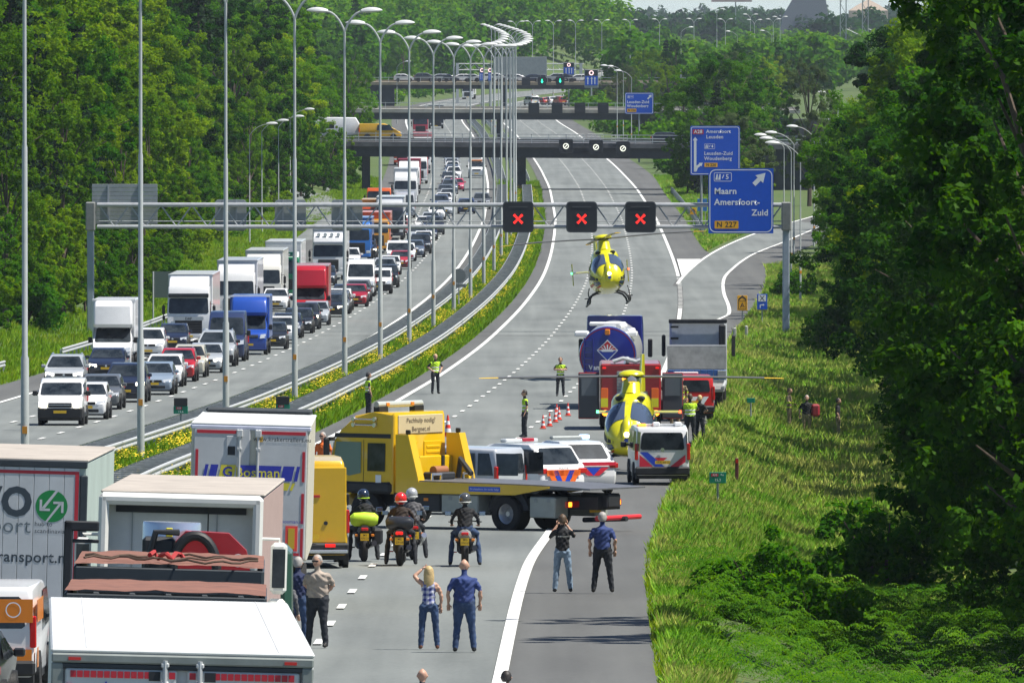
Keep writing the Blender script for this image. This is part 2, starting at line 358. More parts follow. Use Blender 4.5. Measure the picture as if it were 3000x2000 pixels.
# painted gore and the two sawn joints across the carriageways
gv = [(float(R0(y) + W3(y)) + a, y, float(zroad(y)) + .1) for y, a in ((1008, .25), (1084, .3))] + [(float(RAMP_L(1084)) - .15, 1084, float(zroad(1084)) + .1)]
link('gore_marking', npmesh('gore_marking', gv, [(0, 1, 2)], MARK), kind='structure')
for y in (776.,):
    jv = []
    for a, b in ((l0(y) + LPO(y), l0(y) + .9), (R0(y) - .9, R0(y) + RPO(y))):
        jv.append([(float(a), y, float(zroad(y)) + .1), (float(b), y, float(zroad(y)) + .1), (float(b), y + .5, float(zroad(y + .5)) + .1), (float(a), y + .5, float(zroad(y + .5)) + .1)])
    link('road_joint', npmesh('road_joint', jv[0] + jv[1], [(0, 1, 2, 3), (4, 5, 6, 7)], mat('joint_filler', (.045, .045, .047), .8)), kind='structure')
# ------------------------------------------------------------------ haze
hz = bpy.data.materials.new('haze_air'); hz.use_nodes = True; hn = hz.node_tree; hn.nodes.remove(hn.nodes['Principled BSDF'])
pv = hn.nodes.new('ShaderNodeVolumePrincipled'); pv.inputs['Color'].default_value = (.78, .88, 1.0, 1); pv.inputs['Density'].default_value = .000034; pv.inputs['Anisotropy'].default_value = .3
hn.links.new(pv.outputs[0], hn.nodes['Material Output'].inputs['Volume'])
MB().box(-3100, 3100, -350, 12100, -3, 50, hz).build('haze', None, 0, kind='stuff')

# ------------------------------------------------------------------ vegetation
def leaves(C, Rr, per, size, g, squash=.8, droop=0.):
    """leaf quads scattered in clumps (centres C, radii Rr)"""
    n = len(C) * per; c = np.repeat(C, per, 0); r = np.repeat(Rr, per)
    u = g.normal(size=(n, 3)); u /= np.linalg.norm(u, axis=1)[:, None]
    rad = r * g.uniform(.25, 1.0, n) ** .6
    p = c + u * rad[:, None] * np.array([1, 1, squash]); p[:, 2] -= droop * rad * g.uniform(0, 1, n)
    nrm = u * .7 + np.array([0, 0, .55]) + g.normal(size=(n, 3)) * .55; nrm /= np.linalg.norm(nrm, axis=1)[:, None]
    t = np.cross(nrm, g.normal(size=(n, 3))); t /= np.linalg.norm(t, axis=1)[:, None]; b = np.cross(nrm, t)
    s = size * g.uniform(.6, 1.3, n)[:, None]
    V = np.stack([p - t * s * .5, p + b * s * .3 + nrm * s * .06, p + t * s * .5, p - b * s * .3 + nrm * s * .06], 1).reshape(-1, 3)
    return V, np.arange(n * 4).reshape(-1, 4)
def broad(seed, hgt, rad, lobes, clumps, per, leaf, base=.14, top=1.0, droop=0.):
    g = np.random.default_rng(seed); mb = MB()
    mb.tube([(0, 0, -1), (.1, 0, hgt*.2), (-.1, .1, hgt*.5), (0, 0, hgt*.85)], [hgt*.016, hgt*.013, hgt*.009, .04], 7, BARK)
    LC = []
    for i in range(lobes):
        f = (i + .5) / lobes; z = hgt * (base + .06 + (top - base - .13) * f); a = i * 2.4 + g.uniform(-.5, .5)
        w = rad * (.35 + .75 * math.sin(PI * min(1, .18 + f * .78)) ** .8) * g.uniform(.5, .85)
        p = np.array([math.cos(a) * w, math.sin(a) * w, z]); LC.append((p, rad * g.uniform(.33, .55)))
        mb.tube([(0, 0, z * .62), tuple(p * [.5, .5, .87]), tuple(p)], [.09, .06, .02], 5, BARK, cap=False)
    C = []; Rr = []
    for i in range(clumps):
        p, lr = LC[i % lobes]; u = g.normal(size=3); u /= np.linalg.norm(u); q = p + u * lr * g.uniform(.55, 1.08) * np.array([1, 1, .85])
        q[2] = max(q[2], hgt * base * .7); C.append(q); Rr.append(g.uniform(.35, .95) * rad * .155)
    V, Fc = leaves(np.array(C), np.array(Rr), per, leaf, g, droop=droop)
    return mb, V, Fc
def conifer(seed, hgt, rad, leaf, per):
    g = np.random.default_rng(seed); mb = MB(); mb.tube([(0, 0, -1), (0, 0, hgt*.5), (0, 0, hgt)], [hgt*.014, hgt*.008, .02], 6, BARK)
    C = []; Rr = []; z = hgt * .1
    while z < hgt * .985:
        f = z / hgt; w = rad * (1 - f) ** .75 * g.uniform(.8, 1.12); k = max(4, int(9 * (1 - f) + 3)); a0 = g.uniform(0, 6)
        for i in range(k):
            a = a0 + i * 2 * PI / k + g.uniform(-.25, .25); ww = w * g.uniform(.7, 1.1)
            for q in (1., .72, .42):
                C.append((math.cos(a)*ww*q, math.sin(a)*ww*q, z - ww * q * .28 + g.uniform(-.1, .1))); Rr.append(.2 + .30 * rad * .25 * (1.1 - q * .4) + .1)
        z += hgt * .038
    V, Fc = leaves(np.array(C), np.array(Rr), per, leaf, g, squash=.45, droop=.5); return mb, V, Fc
def bush(seed, hgt, rad, clumps, per, leaf):
    g = np.random.default_rng(seed); mb = MB(); C = []; Rr = []
    for i in range(5):
        a = i * 1.26; mb.tube([(0, 0, -.3), (math.cos(a)*rad*.3, math.sin(a)*rad*.3, hgt*.45), (math.cos(a)*rad*.55, math.sin(a)*rad*.55, hgt*.75)], [.06, .04, .015], 5, BARK)
    for i in range(clumps):
        u = g.normal(size=3); u /= np.linalg.norm(u); u[2] = abs(u[2]); q = u * np.array([rad, rad, hgt]) * g.uniform(.45, .95) * (1 + .25 * math.sin(3 * math.atan2(u[1], u[0]) + seed))
        C.append(q); Rr.append(g.uniform(.6, 1.2) * rad * .2)
    V, Fc = leaves(np.array(C), np.array(Rr), per, leaf, g); return mb, V, Fc
PROTO = {}
def proto(key, fn, *a, **k):
    mb, V, Fc = fn(*a, **k); PROTO[key] = (mb.mesh('trunk'), {lm: None for lm in LEAF}, V, Fc)
LQ = 1.0
proto('oak_a', broad, 11, 18, 5.2, 15, 240, 150, .25); proto('oak_b', broad, 12, 20, 5.6, 17, 250, 150, .26); proto('oak_c', broad, 13, 16, 5.6, 12, 220, 150, .25)
proto('birch_a', broad, 21, 19, 3.6, 15, 230, 120, .21, droop=1.3); proto('birch_b', broad, 22, 17, 3.3, 14, 210, 120, .21, droop=1.6)
proto('low_a', broad, 31, 10, 3.6, 10, 190, 120, .21, base=.06); proto('low_b', broad, 32, 8, 3.4, 9, 180, 120, .20, base=.04)
proto('fir_a', conifer, 41, 19, 4.2, .34, 18); proto('fir_b', conifer, 42, 22, 4.6, .36, 17)
proto('near_a', broad, 51, 15, 4.6, 17, 420, 90, .24, base=.05); proto('near_b', broad, 52, 13, 4.2, 15, 400, 90, .22, base=.04, droop=.5)
proto('bush_a', bush, 61, 2.6, 2.1, 90, 70, .22); proto('bush_b', bush, 62, 1.8, 1.7, 80, 70, .17)
CROWN = {}
def plant(key, leaf, name, label, cat, x, y, sc, group, rz=None, sz=1.0, dz=0.):
    tm, d, V, Fc = PROTO[key]
    if (key, leaf) not in CROWN: CROWN[key, leaf] = npmesh('crown', V, Fc, LEAF[leaf])
    r = thing(name, label, cat, (x, y, float(zt(x, y)) + dz), rnd.uniform(0, 6.28) if rz is None else rz, group); r.scale = (sc, sc, sc * sz)
    link('trunk' if not key.startswith('bush') else 'stem', tm, r); link('crown' if not key.startswith('bush') else 'foliage', CROWN[key, leaf], r)
    return r
HUE = {'sun': 'yellow-green', 'mid': 'mid green', 'deep': 'deep green', 'pine': 'dark blue-green', 'grey': 'pale grey-green', 'rust': 'rusty brown'}
NT = 0
ONES = 'zeroth first second third fourth fifth sixth seventh eighth ninth tenth eleventh twelfth thirteenth fourteenth fifteenth sixteenth seventeenth eighteenth nineteenth'.split()
TENS = {20: 'twenty', 30: 'thirty', 40: 'forty', 50: 'fifty', 60: 'sixty', 70: 'seventy', 80: 'eighty', 90: 'ninety'}
def nth(n):
    if n < 20: return ONES[n]
    t = n // 10 * 10; return TENS[t][:-1] + 'ieth' if n == t else TENS[t] + '-' + ONES[n - t]
CNT = {}
def tree(key, leaf, x, y, sc, left, row, sz=1.0, dz=0., wood=None):
    global NT; NT += 1
    sp = {'o': 'broad', 'b': 'slender drooping', 'l': 'low bushy', 'f': 'conical', 'n': 'big leafy'}[key[0]]
    if key.startswith('bush'): sp = 'round'
    nm = 'shrub' if key.startswith('bush') else 'conifer_tree' if key[0] == 'f' else 'broadleaf_tree'
    wood = wood or ('left wood' if left else 'right wood'); rn = ('front', 'second', 'third', 'rearmost')[row]
    CNT[wood, row] = CNT.get((wood, row), 0) + 1
    lab = '%s %s tree, %s in the %s row of the %s' % (HUE[leaf], sp, nth(CNT[wood, row]), rn, wood)
    return plant(key, leaf, nm, lab.replace(' tree', ' shrub') if nm == 'shrub' else lab, 'shrub' if nm == 'shrub' else 'tree', x, y, sc, 'trees of the ' + wood, sz=sz, dz=dz)
# wood along the left carriageway
def inframe(x, y, m=4.): return abs(x) < 1500 / F * y + m
def lw(y): return float(l0(y) - np.interp(y, [500, 700, 790, 870, 1075, 1225, 1512, 1800, 2600], [19.5, 20, 20, 18.2, 22.3, 21, 16.5, 15, 15]))
for row, (step, dx, sc) in enumerate(((10.5, 1.5, .66), (12.5, 6.5, 1.0), (17, 13, 1.16), (27, 22, 1.25))):
    y = 545 + row * 6.
    while y < 1640 - row * 60:
        x = lw(y) - dx - rnd.uniform(-1.2, 1.8)
        if inframe(x, y, 2.5):
            if row == 0: k = rnd.choice(['low_a', 'low_b', 'birch_b', 'low_a', 'bush_a'])
            else: k = rnd.choice(['oak_a', 'oak_b', 'birch_a', 'birch_b', 'oak_c', 'oak_a'] + (['fir_a', 'fir_b'] if row > 0 else []))
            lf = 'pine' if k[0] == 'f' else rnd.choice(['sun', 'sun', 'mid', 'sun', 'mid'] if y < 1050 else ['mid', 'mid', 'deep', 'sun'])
            s_ = sc * rnd.uniform(.85, 1.15)
            if k == 'bush_a': s_ = rnd.uniform(.9, 1.5)
            tree(k, lf, x, y, s_, True, row)
        y += step * rnd.uniform(.8, 1.2) * max(1, y / 850)
# farther left side, past the first overpass
y = 1575
while y < 2900:
    for row, dx in enumerate((5, 16, 30)):
        x = lw(y) - dx - rnd.uniform(-2, 4)
        tree(rnd.choice(['oak_a', 'oak_b', 'oak_c', 'fir_a', 'birch_a', 'oak_b']), rnd.choice(['mid', 'deep', 'mid', 'sun' if row == 0 else 'deep']), x, y + rnd.uniform(-6, 6), (.66, 1., 1.15, 1.25)[row] * rnd.uniform(.85, 1.15), True, row, wood='far left wood')
    y += 64 + (y - 1560) * .05
# wood on the right
def rw(y): return float(np.interp(y, [220, 300, 390, 480, 560, 640, 720, 800, 900, 1000, 1100, 1200, 1300], [7.4, 8.8, 11.4, 13.2, 15.0, 16.2, 17.6, 19, 20.9, 22.7, 26.4, 31, 36]))
for row, (step, dx, sc) in enumerate(((10.5, 4.3, .80), (14, 9.5, 1.05), (24, 15, 1.15))):
    y = 262 + row * 9.
    while y < 1330:
        x = rw(y) + dx + rnd.uniform(-.6, 1.5)
        if inframe(x, y, 4.5 if y > 340 or row == 0 else 13):  # wider margin adds unseen trees to shade the near wood
            if y < 470: k = rnd.choice(['near_a', 'near_b']) if row else rnd.choice(['near_b', 'near_a', 'near_b'])
            else: k = rnd.choice(['oak_a', 'oak_c', 'birch_a', 'oak_b', 'fir_a'] if row else ['oak_c', 'low_a', 'oak_a', 'birch_b'])
            lf = 'pine' if k[0] == 'f' else rnd.choice(['deep', 'deep', 'mid'] if y < 330 else ['deep'] if y < 560 else ['mid', 'deep', 'mid', 'sun'])  # nearer trees get darker leaves, backlit shade put into the colour
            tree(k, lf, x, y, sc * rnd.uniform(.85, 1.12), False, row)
        y += step * rnd.uniform(.85, 1.2) * max(1, y / 620)
for x, y in ((11.0, 262.), (11.6, 273.)): tree('birch_a', 'deep', x, y, 1.0, False, 1)
# trees between the exit road and the motorway and on beyond the overpass
for i in range(64):
    y = 1240 + 1260 * i / 63 + rnd.uniform(-4, 4); o = 16.0 + (y - 1200) * .002 + (rnd.uniform(0, 3) if i % 3 == 0 else rnd.expovariate(1 / 14.))
    x = float(R0(y)) + o + (1.5 if y < 1500 else 0)
    if y < 1420 and x > float(RAMP_L(y)) - 4 and x < float(RAMP_R(y)) + 6: x = float(RAMP_R(y)) + 7
    if 1480 < y < 1560: y = 1575
    if inframe(x, y, 5):
        k = rnd.choice(['oak_a', 'oak_c', 'low_a', 'birch_a', 'fir_a', 'low_b']) if i % 3 else rnd.choice(['low_a', 'low_b']); lf = 'pine' if k[0] == 'f' else rnd.choice(['mid', 'deep', 'sun', 'grey'])
        tree(k, lf, x, y, (.62 if o < 22 else .8) * rnd.uniform(.8, 1.15), False, 0, wood='far right roadside')
for px, sc in ((2012, .62), (2050, .8), (2095, .95), (2150, 1.0)): tree('low_a' if sc < .9 else 'oak_c', 'mid', (px - 1500) / F * 1468, 1468 - px % 7, sc, False, 0, wood='far right roadside')
print('trees', NT)
# the far-off wood that closes the view: one mass, too many crowns to count
g = np.random.default_rng(5); VV = []; FF = []; n0 = 0
def crownmass(x, y, hh, rr, k, leaf):
    global n0
    C = []
    u = g.normal(size=(k, 3)); u /= np.linalg.norm(u, axis=1)[:, None]; C = u * np.array([rr, rr, hh * .46]) * g.uniform(.6, 1, (k, 1)) + np.array([x, y, float(zt(x, y)) + hh * .52])
    V, Fc = leaves(C, np.full(k, rr * .33), 14, leaf, g); VV.append(V); FF.append(Fc + n0); n0 += len(V)
for i in range(620):
    y = g.uniform(2500, 3600) if i < 380 else g.uniform(3300, 5200)
    lim = 1500 / F * y + 6
    x = g.uniform(-lim, lim)
    rx = float(R0(y))
    if y < 3300 and -30 < x - rx < 24: x = rx - 33 - g.uniform(0, 50) if x - rx < 0 else rx + 27 + g.uniform(0, 40)
    if x > 26: hh = g.uniform(8, 13)
    else: hh = g.uniform(14, 21)
    crownmass(x, y, hh, hh * .36, 60, 1.5)
for i in range(340):
    y = g.uniform(1580, 3000); rx = float(R0(y)); sgn = i % 2
    x = rx + 15.5 + g.exponential(7) if sgn else float(l0(y)) - 17.5 - g.exponential(6)
    crownmass(x, y, g.uniform(2.2, 6), g.uniform(1.6, 3.2), 24, .8)
link('distant_wood', npmesh('distant_wood', np.concatenate(VV), np.concatenate(FF), LEAF['mid']), kind='stuff', label='distant mass of trees on the ridge behind the last overpass', cat='wood')
VV = []; FF = []; n0 = 0
for i in range(260):
    y = g.uniform(4600, 9500); lim = 1500 / F * y + 10; x = g.uniform(-lim, lim); hh = g.uniform(12, 19)
    crownmass(x, y, hh, hh * .5, 45, 2.6)
link('distant_wood', npmesh('distant_wood', np.concatenate(VV), np.concatenate(FF), LEAF['deep']), kind='stuff', label='hazy line of trees on the horizon', cat='wood')

# grass, flowers, fern: nobody could count them
def blades(name, n, y0, y1, fo0, fo1, h0, h1, w, m, label, seed, keep=None, pw=1.0):
    g = np.random.default_rng(seed); y = y0 * (y1 / y0) ** (g.uniform(0, 1, n) ** pw); t = g.uniform(0, 1, n); x = fo0(y) + (fo1(y) - fo0(y)) * t
    if keep is not None: k = keep(x, y); x = x[k]; y = y[k]; n = len(x)
    z = zt(x, y); a = g.uniform(0, 6.28, n); h = g.uniform(h0, h1, n) * (.8 + .16 * np.sin(x * 1.3 + y * .11) * np.sin(y * .07 + x * .5) + .16 * np.sin(x * 2.9 - y * .23 + 1.7 * np.sin(y * .031 + x * .4)) + .12 * np.sin(x * 5.1 + y * .57)); h = np.maximum(h, h0 * .6)
    dx = np.cos(a) * w * .5; dy = np.sin(a) * w * .5; lx = g.normal(.1, .28, n) * h; ly = g.normal(0, .2, n) * h
    V = np.stack([np.stack([x - dx, y - dy, z - .02], 1), np.stack([x + dx, y + dy, z - .02], 1), np.stack([x + lx * .45 + dx * .7, y + ly * .45 + dy * .7, z + h * .62], 1), np.stack([x + lx, y + ly, z + h], 1)], 1).reshape(-1, 3)
    return link(name, npmesh(name, V, np.arange(n * 4).reshape(-1, 4), m), kind='stuff', label=label, cat='grass')
def rp(y): return R0(y) + RPO(y)
blades('verge_grass', 270000, 226, 430, lambda y: rp(y) + .05, lambda y: np.maximum(rp(y) + 4, np.array([rw(v) for v in y]) + 3), .16, .44, .017, GRASSM, 'tall rough grass on the near right verge', 1, keep=lambda x, y: (y > 306) | (x < rp(y) + 1.3))
blades('verge_grass', 150000, 425, 1060, lambda y: rp(y) + .05, lambda y: np.maximum(rp(y) + 4, np.array([rw(v) for v in y]) + 3), .22, .52, .032, GRASSM, 'tall rough grass on the right verge beyond the police van', 11)
blades('verge_grass', 26000, 228, 900, lambda y: rp(y) - .12, lambda y: rp(y) + .5, .08, .28, .022, GRASSD, 'short grass along the right pavement edge', 12)
blades('median_grass', 150000, 330, 1560, lambda y: l0(y) + 1.15, lambda y: R0(y) - 1.05, .26, .6, .055, GRASSD, 'grass with yellow flowers in the median', 2)
blades('verge_grass', 90000, 560, 1600, lambda y: np.array([lw(v) for v in y]) - 1, lambda y: l0(y) + LPO(y) - .1, .2, .5, .06, GRASSD, 'grass strip below the left wood', 3)
blades('gore_grass', 30000, 1075, 1620, lambda y: rp(y) + .1, lambda y: np.where(y < 1250, np.maximum(RAMP_L(y) - .9, rp(y) + .1), rp(y) + 5), .2, .5, .07, GRASSM, 'grass between motorway and exit road', 4, keep=lambda x, y: (y > 1110) & ((y > 1300) | (x < RAMP_L(y) - .8)))
gf = np.random.default_rng(9); n = 72000
y = 380 * (1500 / 380) ** gf.uniform(0, 1, n); t = gf.uniform(0, 1, n); x = (l0(y) + 2.1) + (R0(y) - 1.5 - l0(y) - 2.1) * t
k = (np.sin(x * 1.9 + y * .05) + np.sin(y * .21 + 1.3 * x) + gf.normal(0, .8, n)) > .1; x = x[k]; y = y[k]; n = len(x); z = zt(x, y) + gf.uniform(.3, .62, n)
a = gf.uniform(0, 6.28, n); s = gf.uniform(.018, .044, n); tz = gf.uniform(-.5, .5, n)
V = np.stack([np.stack([x + s*np.cos(a + q), y + s*np.sin(a + q), z + tz * s * np.cos(q * 1.0)], 1) for q in (0, PI/2, PI, 3*PI/2)], 1).reshape(-1, 3)
link('wildflowers', npmesh('wildflowers', V, np.arange(n*4).reshape(-1, 4), FLOWER), kind='stuff', label='yellow wildflowers in the median grass', cat='flowers')
# bracken at the near end of the verge
def bracken(n, seed, fx, y0, y1):
    g = np.random.default_rng(seed); V = []; 
    for i in range(n):
        y = g.uniform(y0, y1); x = fx(g, y); z = float(zt(x, y)); a = g.uniform(0, 6.28); L_ = g.uniform(.5, 1.0); up = g.uniform(.5, .95)
        ca, sa = math.cos(a), math.sin(a)
        for q in range(9):
            t0 = .25 + q / 9 * .75; r = L_ * t0; zz = z + up * (1 - (t0 - .55) ** 2 * 1.6); wl_ = L_ * .34 * (1.12 - t0); 
            for sd_ in (-1, 1):
                bx = x + ca * r; by = y + sa * r; ox = -sa * sd_ * wl_ + ca * wl_ * .35; oy = ca * sd_ * wl_ + sa * wl_ * .35; hw = L_ * .030
                V += [(bx - ca*hw, by - sa*hw, zz), (bx + ox*.5 - ca*hw*.9, by + oy*.5 - sa*hw*.9, zz + .015), (bx + ox, by + oy, zz - .05), (bx + ox*.5 + ca*hw*.9, by + oy*.5 + sa*hw*.9, zz + .01)]
    return np.array(V)
V = bracken(3300, 3, lambda g, y: float(rp(y)) + .9 + g.uniform(0, 1) ** .8 * (1500 / F * y + 1.5 - float(rp(y))), 236, 318)
link('bracken', npmesh('bracken', V, np.arange(len(V)).reshape(-1, 4), FERNM), kind='stuff', label='bracken fern filling the near end of the right verge', cat='fern')
# separate shrubs on the right verge
for (px, py, k, lf, sc, lab) in ((2235, 1745, 'bush_a', 'mid', .72, 'dark leafy shrub standing alone in the tall verge grass'), (2130, 1775, 'bush_b', 'mid', .5, 'low dark shrub beside the pavement edge, before the bracken'),
        (2400, 1775, 'bush_a', 'mid', .7, 'dark shrub between the verge grass and the bracken'), (2590, 1600, 'bush_a', 'mid', 1.0, 'arching green shrub under the big shady trees'), (2440, 1010, 'bush_a', 'mid', 1.1, 'round shrub beyond the right gantry post, at the wood edge'),
        (2330, 870, 'bush_b', 'mid', 1.2, 'small shrub between the exit road lamp posts')):
    x, y = spot(px, py); plant(k, lf, 'shrub', lab, 'shrub', x, y, sc, 'shrubs on the right verge')
# ------------------------------------------------------------------ guard rails
GALVD = mat('weathered_steel', (.36, .38, .40), .6, .15, var=.4, vs=3)
def guard(label, fx, y0, y1, step=4., pitch=2.6, double=True, half=.5, post=4.0):
    ys = np.arange(y0, y1, step); y_ = float(ys[0]); t = thing('guard_rail', label, 'guard rail', (float(fx(y_)), y_, float(zt(fx(y_), y_))), 0, 'guard rails'); o = Vector(t.location)
    prof = [(.0, .44), (.045, .47), (.045, .535), (.0, .575), (.0, .615), (.045, .655), (.045, .72), (.0, .75)]
    for sgn in ((-1, 1) if double else (1,)):
        V = []; k = len(prof)
        X = fx(ys) + (sgn * half if double else 0); Z = zt(fx(ys), ys)
        for x, y, z in zip(X, ys, Z): V += [(x + sgn * a - o.x, y - o.y, z + b - o.z) for a, b in prof]
        i, j = np.meshgrid(np.arange(len(ys) - 1), np.arange(k - 1), indexing='ij'); q = (i * k + j).ravel()
        link('rail', npmesh('rail', V, np.stack([q, q + 1, q + k + 1, q + k], 1), GALV), t)
    mb = MB(); mp = MB()
    for y in np.arange(y0 + .5, y1 - 1, pitch):
        x = float(fx(y)) - o.x; z = float(zt(fx(y), y)) - o.z; yy = float(y) - o.y
        if double: mb.box(x - half, x + half, yy - .05, yy + .05, z + .68, z + .73, GALVD)
    for y in np.arange(y0 + .5, y1 - 1, post):
        x = float(fx(y)) - o.x; z = float(zt(fx(y), y)) - o.z; yy = float(y) - o.y; w = half - .1 if double else .06
        for sx in ((-w, w) if double else (-.08,)): mp.box(x + sx - .05, x + sx + .05, yy - .03, yy + .03, z - .05, z + .70, GALV)
    if double: mb.build('cross_bar', t, 0, kind='stuff')
    mp.build('post', t, 0, kind='stuff')
guard('long double guard rail on the near side of the flowery median, by the empty carriageway', lambda y: R0(y) - 2.7, 300, 1500)
guard('long double guard rail between the queue and the flowery median', lambda y: l0(y) + 1.6, 300, 1500)
guard('double guard rail in the median past the first overpass, queue side', lambda y: l0(y) + 1.6, 1545, 2500, 6., 3.)
guard('double guard rail in the median past the first overpass, empty road side', lambda y: R0(y) - 2.7, 1545, 2500, 6., 3.)
guard('single guard rail at the foot of the left wood, beside the white lorry', lambda y: l0(y) + LPO(y) - 1.0, 690, 830, double=False)
guard('short guard rail end at the left picture edge, before the wood', lambda y: l0(y) + LPO(y) - 1.6, 560, 652, double=False)
guard('guard rail curving along the right edge toward the first overpass', lambda y: rp(y) + .9, 1200, 1480, double=False)
# ------------------------------------------------------------------ lamp posts
def post_kit(h, arms, reach, rise, head=1.02, hseg=True):
    def mk():
        mb = MB(); b = h * .0075
        mb.tube([(0, 0, -.2), (0, 0, h*.24), (0, 0, h*.245), (0, 0, h*.6), (0, 0, h*.605), (0, 0, h - rise)], [b, b*.92, b*.66, b*.62, b*.46, b*.42], 12, POLE)
        box = MB().box(-.075, .075, -b*1.04 - .015, 0, 2.0, 2.22, mat('post_marker_orange', (.6, .25, .02), .5)).mesh('marker')
        parts = [('pole', mb.mesh('pole'), None), ('marker', box, 0)]
        for sx in arms:
            pts = [(sx * reach * (1 - (1 - q) ** .6), 0, h - rise + rise * (1 - (1 - q) ** 2.0)) for q in np.linspace(0, 1, 9)]
            pts = [(sx * reach * .86 * q ** 1.25, 0, h - rise + rise * math.sin(q * PI / 2 * .97)) for q in np.linspace(0, 1, 10)]
            parts.append(('arm', MB().tube(pts, [b*.40]*10, 8, POLE).mesh('arm'), 0))
            hb = MB(); x0 = sx * reach * .80; rings = []
            for q in np.linspace(0, 1, 9):
                w = .23 * math.sin(PI * (.12 + q * .86)) ** .6; zc = h + .0 + q * .05; rings.append([(x0 + sx * head * q, w * math.cos(a), zc + w * (.8 if math.sin(a) > 0 else .35) * math.sin(a)) for a in np.linspace(0, 2*PI, 12, endpoint=False)])
            hb.loft(rings, LHEAD); parts.append(('lamp_head', hb.mesh('lamp_head'), len(parts) - 1))
        return parts
    return mk
def ramp_z(x, y): return float(zt(x, y))
lamp_y = [397 + 57 * i for i in range(16)] + [1337 + 88 * i for i in range(10)]
for i, y in enumerate(lamp_y):
    x = float(R0(y) + LAMPO(y))
    where = 'beside the queue' if y < 790 else 'past the sign gantry' if y < 1500 else 'past the first overpass' if y < 1900 else 'past the second overpass'
    stamp('median', post_kit(17.9, (-1, 1), 1.0, 1.0), 'street_lamp', 'tall twin-arm lamp post in the median, %s from the camera, %s' % (nth(i + 1), where), 'street lamp', (x, y, float(zroad(y)) - .0), heading(y), 'twin-arm lamp posts in the median')
for i, (px, py_head, d) in enumerate(((2345, 418, 897), (2318, 405, 1001), (2297, 395, 1062), (2326, 388, 1095), (2385, 370, 1150), (2455, 270, 1500), (2470, 350, 1700))):
    x = (px - 1500) / F * d; stamp('side_l', post_kit(11.0, (-1,), 1.9, 1.0), 'street_lamp', 'single-arm lamp post on the right verge of the exit road, %s from the camera' % nth(i + 1), 'street lamp', (x, d, H - py_head / F * d - 11.05), .25, 'single-arm lamp posts right of the road')
for i, (px, d, hy) in enumerate(((731, 1135, 362), (767, 1190, 353), (816, 1250, 341), (850, 1310, 320), (1163, 2300, 180))):
    x = (px - 1500) / F * d; stamp('side_r', post_kit(11.0, (1,), 1.9, 1.0), 'street_lamp', 'single-arm lamp post by the left wood and slip road, %s from the camera' % nth(i + 1), 'street lamp', (x, d, H - hy / F * d - 11.05), -.2, 'single-arm lamp posts left of the road')
for i, (px, hy, d, a) in enumerate(((1808, 192, 1900, 'side_l'), (1826, 194, 1960, 'side_l'), (1850, 207, 1820, 'side_l'), (1995, 80, 2500, 'side_r'), (2160, 92, 2650, 'side_l'), (2260, 90, 2700, 'side_l'))):
    x = (px - 1500) / F * d; stamp(a, None, 'street_lamp', 'single-arm lamp post among the far right trees, %s along that line' % nth(i + 1), 'street lamp', (x, d, H - hy / F * d - 11.05), .25, 'single-arm lamp posts among the far trees')
for i, (px, hy) in enumerate(((1512, 64), (1560, 63), (1621, 62), (1686, 61), (1763, 60), (1846, 59), (1932, 57), (2033, 56), (2100, 27), (2125, 57), (2198, 43), (2210, 59), (2265, 57), (2285, 50))):
    d = 2760 + i * 45 if i < 7 else 3050; x = (px - 1500) / F * d
    stamp('median', None, 'street_lamp', 'far twin-arm lamp post on the ridge past the last overpass, %s in its row' % nth(i + 1), 'street lamp', (x, d, H - hy / F * d - 17.9), 0, 'twin-arm lamp posts beyond the overpasses')

# ------------------------------------------------------------------ sign faces
def plane(x0, x1, z0, z1, y, m, r=.0, n=5):
    """rounded rectangle facing -y"""
    pts = []
    for cx, cz, a0 in ((x1 - r, z1 - r, 0), (x0 + r, z1 - r, PI/2), (x0 + r, z0 + r, PI), (x1 - r, z0 + r, 1.5*PI)):
        for q in range(n if r else 1): a = a0 + (PI/2) * q / max(1, n - 1); pts.append((cx + r*math.cos(a), y, cz + r*math.sin(a)))
    return MB().poly(pts, m)
def panel(x0, x1, z0, z1, y0, y1, m, r, n=5):
    mb = MB(); pts = []
    for cx, cz, a0 in ((x1 - r, z1 - r, 0), (x0 + r, z1 - r, PI/2), (x0 + r, z0 + r, PI), (x1 - r, z0 + r, 1.5*PI)):
        for q in range(n): a = a0 + (PI/2) * q / (n - 1); pts.append((cx + r*math.cos(a), cz + r*math.sin(a)))
    mb.loft([[(x, y, z) for x, z in pts] for y in (y0, y1)], m); return mb
def frame(x0, x1, z0, z1, y, w, m, r):
    mb = MB(); n = 6; A = []; B = []
    for cx, cz, a0, ix, iz in ((x1-r, z1-r, 0, 1, 1), (x0+r, z1-r, PI/2, 0, 1), (x0+r, z0+r, PI, 0, 0), (x1-r, z0+r, 1.5*PI, 1, 0)):
        for q in range(n): a = a0 + PI/2*q/(n-1); A.append((cx + r*math.cos(a), y, cz + r*math.sin(a))); B.append((cx + (r-w)*math.cos(a), y, cz + (r-w)*math.sin(a)))
    N = len(A); mb.add(A + B, [(i, (i+1) % N, N + (i+1) % N, N + i) for i in range(N)], m); return mb
def arrow(pts, w, hl, hw, y, m):
    """painted arrow along a polyline in (x, z)"""
    mb = MB(); P = [Vector((a, b)) for a, b in pts]; d = (P[-1] - P[-2]).normalized(); tip = P[-1]; P[-1] = tip - d * hl
    for a, b in zip(P, P[1:]):
        n = Vector((-(b - a).y, (b - a).x)).normalized() * w / 2; mb.poly([(p.x, y, p.y) for p in (a - n, b - n, b + n, a + n)], m); y -= .001
    n = Vector((-d.y, d.x)) * hw / 2; q = tip - d * hl; mb.poly([(p.x, y - .001, p.y) for p in (q - n, tip, q + n)], m); return mb
